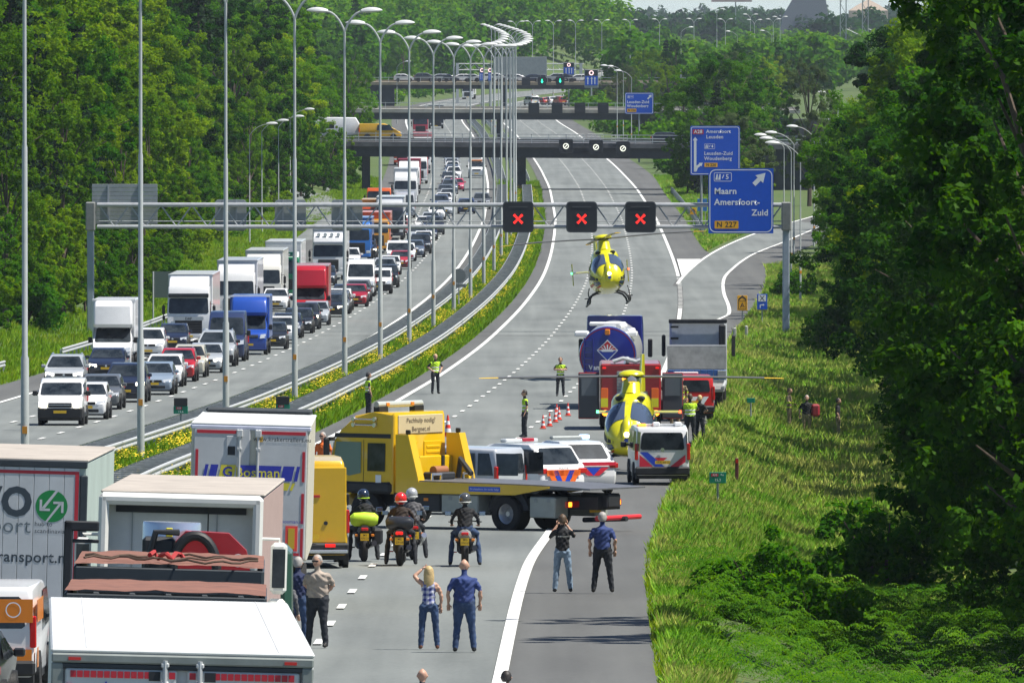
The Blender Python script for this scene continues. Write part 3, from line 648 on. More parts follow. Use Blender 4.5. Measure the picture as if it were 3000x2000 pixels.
def exitmark(t, x, z, s, num, y=-.085):
    frame(x - s, x + s, z - s*.5, z + s*.5, y, .035*s/.6, SIGNWHITE, s*.14).build('exit_symbol_frame', t, 0)
    mb = MB(); 
    for k in (-.30, .02):
        mb.poly([(x + s*(k-.55), y, z - s*.32), (x + s*(k-.28), y, z - s*.32), (x + s*(k-.28)+s*.02, y, z + s*.32), (x + s*(k-.40), y, z + s*.32)], SIGNWHITE)
    mb.poly([(x + s*(-.1), y - .002, z - s*.1), (x + s*.1, y - .002, z + s*.3), (x + s*.16, y - .002, z + s*.22), (x + s*-.02, y - .002, z - s*.2)], SIGNWHITE)
    mb.build('exit_symbol', t, 0); text(num, s*.75, SIGNWHITE, t, back(x + s*.5, y, z), .02)
# ------------------------------------------------------------------ sign gantry over both carriageways
gy_ = 791.0; gs = F / gy_; gx0 = (265 - 1500) / gs; gx1 = (2303 - 1500) / gs; gz1 = H - 598 / gs; gz0 = H - 663 / gs; gb = float(zroad(gy_))
G = thing('sign_gantry', 'long grey lattice gantry spanning both carriageways', 'gantry', ((gx0 + gx1) / 2, gy_, gb)); go = Vector(G.location)
def GX(px): return (px - 1500) / gs - go.x
def GZ(py): return H - py / gs - go.z
zt_, zb_ = GZ(600), GZ(664); GST = mat('gantry_steel', (.40, .42, .44), .5, .3, var=.2, vs=3)
for yy in (-.55, .55):
    MB().tube([(GX(285), yy, zt_), (GX(2290), yy, zt_)], .13, 10, GST).build('top_chord', G); MB().tube([(GX(285), yy, zb_), (GX(2290), yy, zb_)], .12, 10, GST).build('bottom_chord', G)
nb = 22; xs = np.linspace(GX(290), GX(2290), nb * 2 + 1); me_a = None
for i in range(nb * 2):
    z0_, z1_ = (zt_, zb_) if i % 2 == 0 else (zb_, zt_)
    MB().tube([(xs[i], -.55, z0_), (xs[i+1], -.55, z1_)], .05, 6, GST).build('diagonal_brace', G)
    if i % 2 == 0: MB().tube([(xs[i], -.55, zt_), (xs[i], .55, zt_)], .045, 6, GST).build('cross_tie', G)
MB().tube([(GX(290), .0, GZ(648)), (GX(2290), .0, GZ(648))], .035, 6, GST).build('walkway_rail', G)
for px in (265, 2303):
    MB().box(GX(px) - .21, GX(px) + .21, -.30, .30, -.3, GZ(672), mat('gantry_post_blue_grey', (.36, .42, .5), .45, .3, var=.15, vs=2), .06).build('post', G)
    MB().box(GX(px) - .28, GX(px) + .28, -.70, .70, GZ(675), GZ(592), mat('gantry_head', (.23, .24, .23), .6, .2, var=.2), .05).build('post_head', G)
def matrix_board(parent, x, z, w, y, cross=True, sym=None):
    t = thing('matrix_sign', '', 'matrix sign', (x, y, z)); h = w * .5
    panel(-h, h, -h, h, -.28, .12, MBLACK, w*.12).build('housing', t)
    frame(-h*.97, h*.97, -h*.97, h*.97, -.284, w*.018, mat('board_edge', (.06, .07, .08), .5), w*.11).build('rim', t, 0)
    MB().box(-h*.62, h*.62, -.30, -.282, h*.62, h*.70, mat('slot_grey', (.05, .055, .06), .6)).build('slot', t, 0)
    if cross:
        mb = MB(); m = mat('led_red', (1., .018, .012), .5, emit=1.3); a = h * .27
        for k, (dx, dz) in enumerate(((1, 1), (1, -1))):
            n = Vector((-dz, dx)).normalized() * h*.068; p = Vector((-a*dx, -a*dz)); q = Vector((a*dx, a*dz)); yy = -.300 - k * .003
            for c in (-.0,): mb.poly([(v.x, yy, v.y + c - h*.12) for v in (p*1.02 - n*1.15, p*.2 - n*.75, q*.2 - n*.75, q*1.02 - n*1.15, q*1.02 + n*1.15, q*.2 + n*.75, p*.2 + n*.75, p*1.02 + n*1.15)], m)
        mb.build('red_cross', t, 0)
    return t
for (px, nm) in ((1518, 'leftmost, beside the median lamp posts'), (1704, 'above the hovering helicopter, middle one'), (1876, 'nearest the blue direction sign')):
    t = matrix_board(G, GX(px) + go.x, GZ(635) + go.z, 1.88, gy_ - .85); t['label'] = 'black lane signal with lit red cross, ' + nm; t['group'] = 'red cross lane signals'
SB = thing('direction_sign', 'big blue exit sign reading Maarn Amersfoort-Zuid with yellow N 227 plate', 'road sign', ((2170 - 1500) / gs, gy_ - .75, H - 588 / gs))
hw_ = 95 / gs; panel(-hw_, hw_, -hw_, hw_, -.07, .0, SIGNBLUE, .04).build('panel', SB); frame(-hw_*.97, hw_*.97, -hw_*.97, hw_*.97, -.076, .055, SIGNWHITE, .38).build('border', SB, 0)
u = hw_ / 95
exitmark(SB, -53*u, 70*u, 26*u, '5', -.078)
arrow([(38*u, 48*u), (72*u, 82*u)], 13*u, 26*u, 32*u, -.078, SIGNWHITE).build('exit_arrow', SB, 0)
text('Maarn', 25*u, SIGNWHITE, SB, back(-78*u, -.08, 28*u), .022, 'LEFT', sx=1.0); text('Amersfoort-', 25*u, SIGNWHITE, SB, back(-78*u, -.08, -4*u), .022, 'LEFT', sx=1.0); text('Zuid', 25*u, SIGNWHITE, SB, back(80*u, -.08, -35*u), .022, 'RIGHT', sx=1.0)
panel(-77*u, -7*u, -81*u, -58*u, -.09, -.072, SIGNYEL, 3*u).build('route_plate', SB); text('N 227', 22*u, mat('sign_black', (.02, .02, .02), .5), SB, back(-42*u, -.094, -69.5*u), .015)
# backs of the boards that face the queue
def slatback(label, x, y, z, w, h, n):
    t = thing('direction_sign', label, 'sign back', (x, y, z)); 
    for i in range(n): MB().box(-w/2, w/2, -.03, .03, h * (i / n) + .015, h * ((i + 1) / n), GREYP, .01).build('plank', t, 0)
    for k in (-.25, .22): MB().box(w*k - .05, w*k + .05, -.11, -.03, 0, h, GST).build('mount', t, 0)
    return t
slatback('slatted grey back of a wide direction sign on the gantry, far left', GX(364) + go.x, gy_ + .85, GZ(658) + go.z, 192 / gs, 118 / gs, 10)
for px, nm in ((675, 'nearest the slatted sign back'), (850, 'above the lorry with roof lamps'), (1016, 'above the orange tipper')):
    t = thing('lane_signal', 'grey back of a lane signal on the gantry, ' + nm, 'signal back', (GX(px) + go.x, gy_ + .85, GZ(631) + go.z), 0, 'lane signal backs')
    panel(-.95, .95, -.95, .95, -.12, .2, GREYP, .2).build('housing', t)
    for k in (-.45, .35): MB().box(k - .05, k + .05, -.18, -.12, -.9, .95, GST).build('mount', t, 0)
# ------------------------------------------------------------------ overpasses
def overpass(label, y, xl, xr, pyl, pyr, thick, width, fascia, beam, rail, pier_px, bh):
    """deck from pixel rows of its top edge left / right"""
    s = F / y; zl = H - pyl / s; zr = H - pyr / s; X0 = (xl - 1500) / s; X1 = (xr - 1500) / s
    t = thing('overpass', label, 'overpass', ((X0 + X1) / 2, y, float(zroad(y)))); o = Vector(t.location); yd = y + width
    def slab(name, za, zb, ya, yb, m, ext=0):
        v = []
        for x, z in ((X0 - ext, zl), (X1 + ext, zr)):
            for yy in (ya, yb):
                for dz in (za, zb): v.append((x - o.x, yy - o.y, z + dz - o.z))
        MB().add(v, [(0,1,3,2), (4,6,7,5), (0,4,5,1), (2,3,7,6), (1,5,7,3), (0,2,6,4)], m).build(name, t, 0)
    slab('deck', -.25, .0, y, yd, fascia, 25); slab('edge_beam', -.25 - fascia_h if False else -.55, -.0, y - .25, y - .02, fascia, 25); slab('girder', -thick, -.26, y + .25, yd - .3, beam, 20)
    slab('parapet', .0, .35, yd - .3, yd - .05, fascia, 25)
    for k, (h1, h0) in enumerate(rail): slab('hand_rail', h0, h1, y - .12, y - .05, GALV, 25)
    mp = MB(); n = int((X1 - X0 + 40) / 2.0)
    for i in range(n):
        x = X0 - 20 + i * 2.0; z = zl + (zr - zl) * (x - X0) / (X1 - X0); mp.box(x - o.x - .04, x - o.x + .04, y - .11 - o.y, y - .04 - o.y, z - o.z - .1, z - o.z + rail[0][0], GALV)
    mp.build('rail_post', t, 0, kind='stuff')
    for (px, w) in pier_px:
        x = (px - 1500) / s
        for yy in (y + 1.5, y + width - 2.5): MB().box(x - o.x - w/2, x - o.x + w/2, yy - o.y, yy - o.y + 1.0, -.3, zl - o.z - thick + .05, beam, .08).build('pier', t)
    for sx in (0, 1):
        xa, xb = (X0 - 30, X0 - 1.) if sx == 0 else (X1 + 1., X1 + 30)
        MB().box(xa - o.x, xb - o.x, .5, width - .5, -.5, min(zl, zr) - o.z - thick * .9, beam).build('abutment', t, 0)
    return t, (lambda px: H - (pyl + (pyr - pyl) * (px - xl) / (xr - xl)) / s)
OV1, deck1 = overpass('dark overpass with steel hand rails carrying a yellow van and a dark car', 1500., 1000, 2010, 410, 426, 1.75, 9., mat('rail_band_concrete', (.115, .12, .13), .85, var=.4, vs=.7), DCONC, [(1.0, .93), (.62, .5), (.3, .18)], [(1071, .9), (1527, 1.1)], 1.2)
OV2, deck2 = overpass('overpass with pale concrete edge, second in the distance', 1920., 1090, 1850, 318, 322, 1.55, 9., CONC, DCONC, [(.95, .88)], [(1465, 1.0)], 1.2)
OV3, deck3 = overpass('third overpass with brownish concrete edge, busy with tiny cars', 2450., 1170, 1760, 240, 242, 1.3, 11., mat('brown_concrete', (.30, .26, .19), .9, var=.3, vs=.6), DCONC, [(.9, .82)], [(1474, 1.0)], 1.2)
for (y, lst, w, cross, grp) in ((1500., ((1658, 428), (1746, 431), (1825, 435)), 1.62, 'end', 'signals with white end-of-limit sign on the first overpass'), (1920., ((1564, 317), (1632, 317), (1699, 317), (1767, 317)), 1.62, None, 'blank signals on the second overpass'), (2450., ((1541, 239), (1588, 238), (1641, 237)), 1.6, 'arrow', 'signals with green arrow on the third overpass')):
    for i, (px, py) in enumerate(lst):
        p = at(px, py, y - .6); t = matrix_board(None, p.x, p.z, w, y - .75, False)
        t['label'] = {'end': 'black signal showing a white ring on the first overpass, %s from the median', None: 'blank black lane signal on the second overpass, %s from the median', 'arrow': 'black lane signal on the third overpass, %s from the median'}[cross] % nth(i + 1); t['group'] = grp
        m = mat('led_white', (.9, .9, .76), .5, emit=.7); mg = mat('led_green', (.02, .9, .45), .5, emit=2.)
        if cross == 'end':
            mb = MB(); N = 20; R1, R2 = .34, .24
            vv = [(R*math.cos(2*PI*k/N), -.3, R*math.sin(2*PI*k/N)) for R in (R1, R2) for k in range(N)]; mb.add(vv, [(k, (k+1) % N, N + (k+1) % N, N + k) for k in range(N)], m)
            mb.poly([(-.2, -.302, -.13), (-.13, -.302, -.2), (.2, -.302, .13), (.13, -.302, .2)], m); mb.build('end_symbol', t, 0)
        if cross == 'arrow' and i > 0: arrow([(0, .4), (0, -.4)], .14, .38, .5, -.3, mg).build('green_arrow', t, 0)
for i, (px, py, y) in enumerate(((1745, 401, 1499.7), (1690, 402, 1499.7), (1815, 405, 1499.7))):
    p = at(px, py, y); t = thing('railing_cage', 'open steel access cage above a signal on the first overpass, %s from the median' % nth(i + 1), 'railing', (p.x, y, p.z - .3), 0, 'access cages on the first overpass')
    mb = MB()
    for k in range(5): mb.cyl((-.9 + k*.45, 0, 0), (-.9 + k*.45, 0, .62), .025, 5, GALV)
    for z in (0.02, .32, .62): mb.cyl((-.9, 0, z), (.9, 0, z), .025, 5, GALV)
    mb.build('frame', t)
# ------------------------------------------------------------------ other direction signs
def bluesign(label, px0, px1, py0, py1, d, name='direction_sign'):
    s = F / d; x = ((px0 + px1)/2 - 1500) / s; w = (px1 - px0)/2/s; zc = H - (py0 + py1)/2/s; h = (py1 - py0)/2/s; zg = float(zt(x, d))
    t = thing(name, label, 'road sign', (x, d, zc)); panel(-w, w, -h, h, -.06, 0, SIGNBLUE, .15).build('panel', t); frame(-w*.97, w*.97, -h*.965, h*.965, -.066, .06, SIGNWHITE, .22).build('border', t, 0)
    for k in (-.55, .55) if px1 - px0 > 100 else (0,): MB().cyl((w*k, .12, zg - zc - .2), (w*k, .12, h*.8), .12, 8, GREYP).build('post', t)
    return t, w, h
t, w, h = bluesign('blue route sign reading Amersfoort Leusden with red A28 plate, partly behind leaves', 2022, 2168, 369, 513, 1215.)
panel(-w*.9, -w*.46, h*.66, h*.86, -.09, -.062, mat('sign_red', (.45, .01, .04), .4), .06).build('route_plate', t); text('A28', h*.2, SIGNWHITE, t, back(-w*.68, -.096, h*.76), .02)
for i, (s_, x_, z_) in enumerate((('Amersfoort', -.36, .77), ('Leusden', -.36, .55), ('Leusden-Zuid', -.44, -.12), ('Woudenberg', -.44, -.33))): text(s_, h*.2, SIGNWHITE, t, back(w*x_, -.07, h*z_), .015, 'LEFT')
arrow([(-.8*w, -.86*h), (-.8*w, .55*h)], .1*w, .14*h, .2*w, -.07, SIGNWHITE).build('straight_arrow', t, 0); arrow([(-.78*w, -.82*h), (-.74*w, -.68*h), (-.5*w, -.5*h)], .1*w, .13*h, .18*w, -.075, SIGNWHITE).build('exit_arrow', t, 0)
exitmark(t, -.22*w, .17*h, w*.21, '4', -.07); panel(-w*.43, w*.1, -h*.67, -h*.5, -.08, -.062, SIGNYEL, .05).build('route_plate', t); text('N 226', h*.15, MBLACK, t, back(-.16*w, -.085, -h*.585), .02)
t, w, h = bluesign('blue exit sign reading Leusden-Zuid Woudenberg, beside the second overpass', 1831, 1914, 272, 334, 1760.)
for s_, z_ in (('Leusden-Zuid', .12), ('Woudenberg', -.26)): text(s_, h*.36, SIGNWHITE, t, back(-w*.86, -.07, h*z_), .02, 'LEFT')
exitmark(t, -.62*w, .62*h, w*.22, '4', -.07); arrow([(.6*w, .4*h), (.88*w, .82*h)], .1*w, .25*h, .28*w, -.07, SIGNWHITE).build('exit_arrow', t, 0); panel(-w*.85, -w*.2, -h*.82, -h*.5, -.08, -.062, SIGNYEL, .05).build('route_plate', t); text('N 226', h*.27, MBLACK, t, back(-.52*w, -.085, -h*.66), .02)
def speedsign(label, px0, px1, py0, py1, d, grp):
    s = F / d; x = ((px0 + px1)/2 - 1500) / s; w = (px1 - px0)/2/s; zc = H - (py0 + py1)/2/s; h = (py1 - py0)/2/s; zg = float(zroad(d))
    t = thing('lane_control_sign', label, 'road sign', (x, d, zc), 0, grp); MB().box(-w, w, 0, .2, -h, h, GREYP, .05).build('housing', t)
    MB().box(-w*.9, w*.9, -.04, 0, h*.32, h*.95, MBLACK).build('display', t, 0); MB().box(-w*.9, w*.9, -.03, 0, -h*.72, h*.3, SIGNBLUE).build('blue_panel', t, 0)
    mb = MB(); N = 16; mb.add([(R*math.cos(2*PI*k/N), -.05, h*.63 + R*math.sin(2*PI*k/N)) for R in (h*.26, h*.15) for k in range(N)], [(k, (k+1) % N, N + (k+1) % N, N + k) for k in range(N)], mat('led_pink', (.9, .6, .6), .5, emit=1.)); mb.build('limit_ring', t, 0)
    for k in (-.5, .05, .5): arrow([(w*k, -h*.6), (w*k, h*.2)], w*.13, h*.2, w*.34, -.035, SIGNWHITE).build('lane_arrow', t, 0)
    MB().cyl((0, .1, zg - zc - .3), (0, .1, -h*.9), .16, 8, GREYP).build('post', t)
speedsign('blue lane sign with black display on a post before the third overpass', 1712, 1753, 204, 258, 2380., 'lane signs near the third overpass')
speedsign('blue lane sign with black display behind the third overpass', 1650, 1683, 183, 224, 2620., 'lane signs near the third overpass')
speedsign('narrow blue lane sign among the lamp posts, left of the third overpass signals', 1404, 1420, 198, 242, 2380., 'lane signs near the third overpass')
speedsign('narrow blue lane sign among the lamp posts, right of its twin', 1430, 1441, 198, 242, 2380., 'lane signs near the third overpass')
t = thing('sign_gantry', 'distant pale gantry with a big grey sign back behind the third overpass', 'gantry', (at(1520, 200, 2640).x, 2640., H - 205/F*2640)); s = F / 2640
for z in (0, 18/s): MB().tube([(-180/s, 0, z), (190/s, 0, z)], .12, 6, GALV).build('chord', t)
for i in range(22): MB().tube([(-180/s + i*370/22/s, 0, (i % 2)*18/s), (-180/s + (i+1)*370/22/s, 0, ((i+1) % 2)*18/s)], .06, 5, GALV).build('diagonal_brace', t)
for k in (-180, 182): MB().box(k/s - .3, k/s + .3, -.3, .3, -6.8, 20/s, GALV).build('post', t)
MB().box(-75/s, 82/s, -.3, -.15, -20/s, 38/s, GREYP, .03).build('sign_back', t)
# ------------------------------------------------------------------ vehicles: helpers (front at y = 0, body towards -y)
class Shell:
    """body made from its side outline, drawn in above the belt line and rounded in plan at nose and tail"""
    def __init__(s, prof, w, belt, tum, L, nose=.06, y0=0.):
        s.prof = prof; s.w = w; s.belt = belt; s.tum = tum; s.L = L; s.nose = nose; s.c = y0 - L / 2
    def hw(s, y, z):
        e = max(0, (abs(y - s.c) - .30 * s.L) / (.20 * s.L)); return s.w * (1 - s.tum * max(0, z - s.belt)) * (1 - s.nose * e * e)
    def body(s, mb, m, bev=.05, seg=2):
        bm = bmesh.new(); A = [bm.verts.new((-s.w, y, z)) for y, z in s.prof]; B = [bm.verts.new((s.w, y, z)) for y, z in s.prof]; n = len(A)
        bm.faces.new(A); bm.faces.new(B[::-1])
        for i in range(n): bm.faces.new((A[i], B[i], B[(i+1) % n], A[(i+1) % n]))
        ed = [e for e in bm.edges if (e.verts[0].co.x == e.verts[1].co.x)]
        bmesh.ops.bevel(bm, geom=ed, offset=bev, segments=seg, affect='EDGES', clamp_overlap=True, profile=.5)
        for z in (s.belt, s.belt * .6):
            bmesh.ops.bisect_plane(bm, geom=bm.verts[:] + bm.edges[:] + bm.faces[:], plane_co=(0, 0, z), plane_no=(0, 0, 1))
        bmesh.ops.triangulate(bm, faces=[f for f in bm.faces if len(f.verts) > 4])
        bm.verts.ensure_lookup_table()
        for v in bm.verts: v.co.x *= s.hw(v.co.y, v.co.z) / s.w
        bm.verts.index_update(); mb.add([v.co.copy() for v in bm.verts], [tuple(v.index for v in f.verts) for f in bm.faces], m); bm.free(); return mb
    def face(s, a, b, f0, f1, t0=0., t1=1., off=.012, m=None, n=1):
        """pane lying on the outline segment a-b, between fractions t0..t1, half width fractions f0, f1"""
        a = Vector(a); b = Vector(b); d = (b - a); nn = Vector((d.y, -d.x)).normalized()
        if nn.x * (1 if (a.x + b.x)/2 > s.c else -1) < 0 and abs(nn.x) > .05: nn = -nn
        p = a + d*t0 + nn*off; q = a + d*t1 + nn*off; w0 = s.hw(p.x, p.y)*f0; w1 = s.hw(q.x, q.y)*f1; k = .08
        pts = [(-w0*(1-k), p.x, p.y), (w0*(1-k), p.x, p.y), (w0, p.x + (q.x-p.x)*k, p.y + (q.y-p.y)*k), (w1, p.x + (q.x-p.x)*(1-k), p.y + (q.y-p.y)*(1-k)), (w1*(1-k), q.x, q.y), (-w1*(1-k), q.x, q.y), (-w1, p.x + (q.x-p.x)*(1-k), p.y + (q.y-p.y)*(1-k)), (-w0, p.x + (q.x-p.x)*k, p.y + (q.y-p.y)*k)]
        return MB().poly(pts, m or GLASS)
    def side(s, pts, sg, m=None, off=.01): return MB().poly([(sg*(s.hw(y, z) + off), y, z) for y, z in pts], m or GLASS)
def mirror(x, y, z, sg, m, w=.2, h=.15): return MB().box(min(x, x + sg*w), max(x, x + sg*w), y - .08, y + .06, z, z + h, m, .03)
def plate(y, z, sg=1, m=None, w=.26): return MB().box(-w, w, min(y, y + .012*sg), max(y, y + .012*sg), z, z + .11, m or PLATE)
def car_kit(L, W, Hh, hz, nz, cy, ry, rr, ty, tz, body=PAINT, lit=False, r=.32, lower=None, rails=False, rear=False, roof=None, plates=True):
    """cy cowl, ry roof front, rr roof rear, ty tail glass foot: distances back from the nose"""
    w = W / 2
    def mk():
        pr = [(-.06, .24), (0, .42), (-.01, nz - .14), (-.16, nz), (-cy*.55, hz - (hz - nz)*.38), (-cy, hz), (-ry, Hh - .045), (-ry - .4, Hh), (-rr + .3, Hh - .005), (-rr, Hh - .05), (-ty, tz), (-L + .02, tz - .10), (-L, .5), (-L + .08, .28)]
        s = Shell(pr, w, hz - .05, .36, L, .12); mb = MB(); s.body(mb, body, .11, 3)
        mb.box(-w*.93, w*.93, -L*.97, -.08, .17, .30, BLACK)
        if lower: mb.box(-s.hw(-.05, .4) - .01, s.hw(-.05, .4) + .01, -.4, .015, .22, .58, lower, .04); 
        if roof: mb.box(-w*.72, w*.72, -rr + .1, -ry - .3, Hh - .01, Hh + .012, roof)
        P = [('body', mb.mesh('body'), None)]
        P.append(('windscreen', s.face((-cy, hz), (-ry, Hh - .045), .93, .87, .05, .93).mesh('windscreen', 0), 0))
        P.append(('rear_window', s.face((-ty, tz), (-rr, Hh - .05), .84, .86, .1, .92).mesh('rear_window', 0), 0))
        for sg in (-1, 1):
            z0 = hz + .03; z1 = Hh - .13
            f = (cy - ry) if False else 0
            P.append(('side_window', s.side([(-cy - .22, z0), (-ry - .12, z1), (-(ry + rr)/2, z1 + .02), (-(ry + rr)/2, z0)], sg).mesh('side_window', 0), 0))
            P.append(('side_window', s.side([(-(ry + rr)/2 - .07, z0), (-(ry + rr)/2 - .07, z1 + .02), (-rr - .02, z1 - .02), (-ty + .18, z0 + .03)], sg).mesh('side_window', 0), 0))
            hx0 = w*.50; hx1 = w*.90; hb = MB(); zz = nz - .20
            hb.add([(sg*hx0, -.005, zz + .03), (sg*hx1, -.10, zz + .02), (sg*hx1, -.16, zz + .20), (sg*hx0, -.05, zz + .16), (sg*hx1*1.0, -.36, zz + .17), (sg*hx1*1.01, -.3, zz + .06)], [(0, 1, 2, 3), (1, 5, 4, 2)], LAMPON if lit else LAMPC)
            hb.v = [(x*1.01, y + .025, z) for x, y, z in hb.v]; P.append(('headlight', hb.mesh('headlight', 0), 0))
            P.append(('door_mirror', mirror(sg*s.hw(-cy - .25, hz), -cy - .28, hz, sg, body if not lower else BLACK).mesh('door_mirror'), 0))
            tb = MB().box(min(sg*w*.62, sg*w*.94), max(sg*w*.62, sg*w*.94), -L - .012, -L + .10, tz - .22, tz - .06, REDL, .02); P.append(('tail_light', tb.mesh('tail_light'), 0))
            for yy in (-.86, -L + .85):
                wb = MB(); wb.cyl((sg*(w - .12), yy, r), (sg*(w + .004), yy, r), r*1.17, 20, BLACK); wb.wheel(sg*(w + .012), yy, r, .21, sg); P.append(('wheel', wb.mesh('wheel'), None))
            if rails: P.append(('roof_rail', MB().tube([(sg*w*.70, -ry - .35, Hh), (sg*w*.72, -ry - .5, Hh + .05), (sg*w*.72, -rr + .4, Hh + .05), (sg*w*.70, -rr + .2, Hh - .01)], .022, 6, CHROME).mesh('roof_rail'), 0))
        g = MB().box(-w*.44, w*.44, -.02, .012, nz - .17, nz - .05, MBLACK, .015); g.box(-w*.60, w*.60, -.04, .010, .30, .44, MBLACK, .02); P.append(('grille', g.mesh('grille'), 0))
        P.append(('badge', MB().cyl((0, .008, nz - .11), (0, .022, nz - .11), .055, 10, CHROME).mesh('badge'), 0))
        if plates: P.append(('number_plate', plate(.012, .46, 1).mesh('number_plate', 0), 0)); P.append(('number_plate', plate(-L - .012, .62, 1).mesh('number_plate', 0), 0))
        return P
    return mk
HATCH = dict(L=4.0, W=1.72, Hh=1.48, hz=.98, nz=.78, cy=.95, ry=1.72, rr=3.45, ty=3.9, tz=1.0)
SEDAN = dict(L=4.75, W=1.83, Hh=1.45, hz=.96, nz=.74, cy=1.25, ry=2.05, rr=3.55, ty=4.2, tz=1.02)
ESTATE = dict(L=4.7, W=1.82, Hh=1.48, hz=.97, nz=.75, cy=1.2, ry=1.98, rr=4.1, ty=4.62, tz=1.02)
SUV = dict(L=4.55, W=1.86, Hh=1.68, hz=1.10, nz=.92, cy=1.1, ry=1.85, rr=3.95, ty=4.45, tz=1.12, r=.36)
MPV = dict(L=4.85, W=1.9, Hh=1.72, hz=1.08, nz=.82, cy=1.0, ry=1.95, rr=4.35, ty=4.78, tz=1.08, r=.34)
def K(base, **k): d = dict(base); d.update(k); return car_kit(**d)
def van_kit(L, W, Hh, hz, nz, cy, ry, body=PAINT, lit=False, r=.34, lower=False, rear=False, sidewin=0, plain_rear=False):
    """panel van: short bonnet, tall box-like body"""
    w = W / 2
    def mk():
        pr = [(-.08, .28), (0, .48), (-.02, nz - .16), (-.14, nz), (-cy, hz), (-ry, Hh - .12), (-ry - .35, Hh - .01), (-L*.6, Hh), (-L + .12, Hh - .02), (-L + .04, Hh - .12), (-L, hz), (-L, .5), (-L + .06, .32)]
        s = Shell(pr, w, hz, .07, L, .07); mb = MB(); s.body(mb, body, .09, 3); mb.box(-w*.92, w*.92, -L*.97, -.1, .2, .36, BLACK)
        if lower: mb.box(-w*.985, w*.985, -.5, .02, .26, .74, BLACK, .07); mb.box(-w*1.006, w*1.006, -L*.98, -.6, .30, .48, BLACK, .03)
        P = [('body', mb.mesh('body'), None)]
        P.append(('windscreen', s.face((-cy, hz), (-ry, Hh - .12), .92, .90, .05, min(.95, (1.05)/(max(.6, Hh - hz)) if Hh > 2.2 else .93)).mesh('windscreen', 0), 0))
        zt_ = min(Hh - .15, hz + .75)
        for sg in (-1, 1):
            P.append(('side_window', s.side([(-cy - .12, hz + .02), (-cy - (ry - cy)*.75, zt_), (-ry - 1.15, zt_), (-ry - 1.2, hz - .02)], sg).mesh('side_window', 0), 0))
            for q in range(sidewin):
                a = -ry - 1.35 - q*1.35; P.append(('side_window', s.side([(a, hz), (a, zt_), (a - 1.25, zt_), (a - 1.25, hz)], sg).mesh('side_window', 0), 0))
            hb = MB(); z0 = nz - .26
            hb.add([(sg*w*.60, .0, z0), (sg*w*.93, -.06, z0 + .03), (sg*w*.93, -.12, z0 + .25), (sg*w*.66, -.05, z0 + .22)], [(0, 1, 2, 3)], LAMPON if lit else LAMPC); hb.v = [(x, y + .045, z) for x, y, z in hb.v]
            P.append(('headlight', hb.mesh('headlight', 0), 0))
            mm = mirror(sg*(s.hw(-cy - .4, hz) + .06), -cy - .35, hz + .0, sg, BLACK, .2, .30 if Hh > 2.2 else .2); mm.box(min(sg*w*.96, sg*(w + .1)), max(sg*w*.96, sg*(w + .1)), -cy - .40, -cy - .34, hz + .06, hz + .12, BLACK); P.append(('door_mirror', mm.mesh('door_mirror'), 0))
            P.append(('tail_light', MB().box(min(sg*w*.86, sg*w*.985), max(sg*w*.86, sg*w*.985), -L - .015, -L + .10, .85, 1.42, REDL, .02).mesh('tail_light'), 0))
            for yy in (-.92, -L + 1.0):
                wb = MB(); wb.cyl((sg*(w - .12), yy, r), (sg*(w + .004), yy, r), r*1.17, 20, BLACK); wb.wheel(sg*(w + .012), yy, r, .23, sg); P.append(('wheel', wb.mesh('wheel'), None))
        g = MB().box(-w*.52, w*.52, -.02, .03, nz - .24, nz - .06, MBLACK, .02); g.box(-w*.5, w*.5, 0, .035, nz - .155, nz - .135, CHROME)
        P.append(('grille', g.mesh('grille'), 0)); P.append(('number_plate', plate(.022, .50, 1).mesh('number_plate', 0), 0))
        rw_ = MB()
        if not plain_rear: P.append(('rear_window', s.face((-L, hz), (-L + .04, Hh - .12), .84, .80, .05, .90).mesh('rear_window', 0), 0))
        P.append(('rear_bumper', MB().box(-w*.97, w*.97, -L - .09, -L + .05, .34, .62, BLACK if lower or rear else body, .05).mesh('rear_bumper'), 0)); P.append(('number_plate', plate(-L - .10, .72, 1).mesh('number_plate', 0), 0))
        return P
    return mk
SVAN = dict(L=4.25, W=1.83, Hh=1.84, hz=1.18, nz=.98, cy=.72, ry=1.55)
LVAN = dict(L=5.8, W=2.02, Hh=2.6, hz=1.34, nz=1.15, cy=.62, ry=1.55, r=.35)
BUS = dict(L=4.95, W=1.92, Hh=1.95, hz=1.16, nz=.98, cy=.72, ry=1.62, r=.35)
def V_(**k):
    b = dict(k.pop('base')); b.update(k); return van_kit(**b)
QG = {'car': 'vehicles queueing on the left carriageway', 'van': 'vehicles queueing on the left carriageway', 'lorry': 'vehicles queueing on the left carriageway'}
def q(kit, key, name, cat, px, py, col, label, sc=1., yaw=0.):
    p = onroad(px, py); p.z -= .015; return stamp(key, kit, name, label, cat, p, PI + heading(p.y) + yaw, QG['car'], col, sc)
W_, K_, S_, N_, G_, R_ = (.74, .75, .76), (.014, .016, .02), (.38, .41, .44), (.012, .018, .045), (.11, .12, .13), (.45, .012, .018)
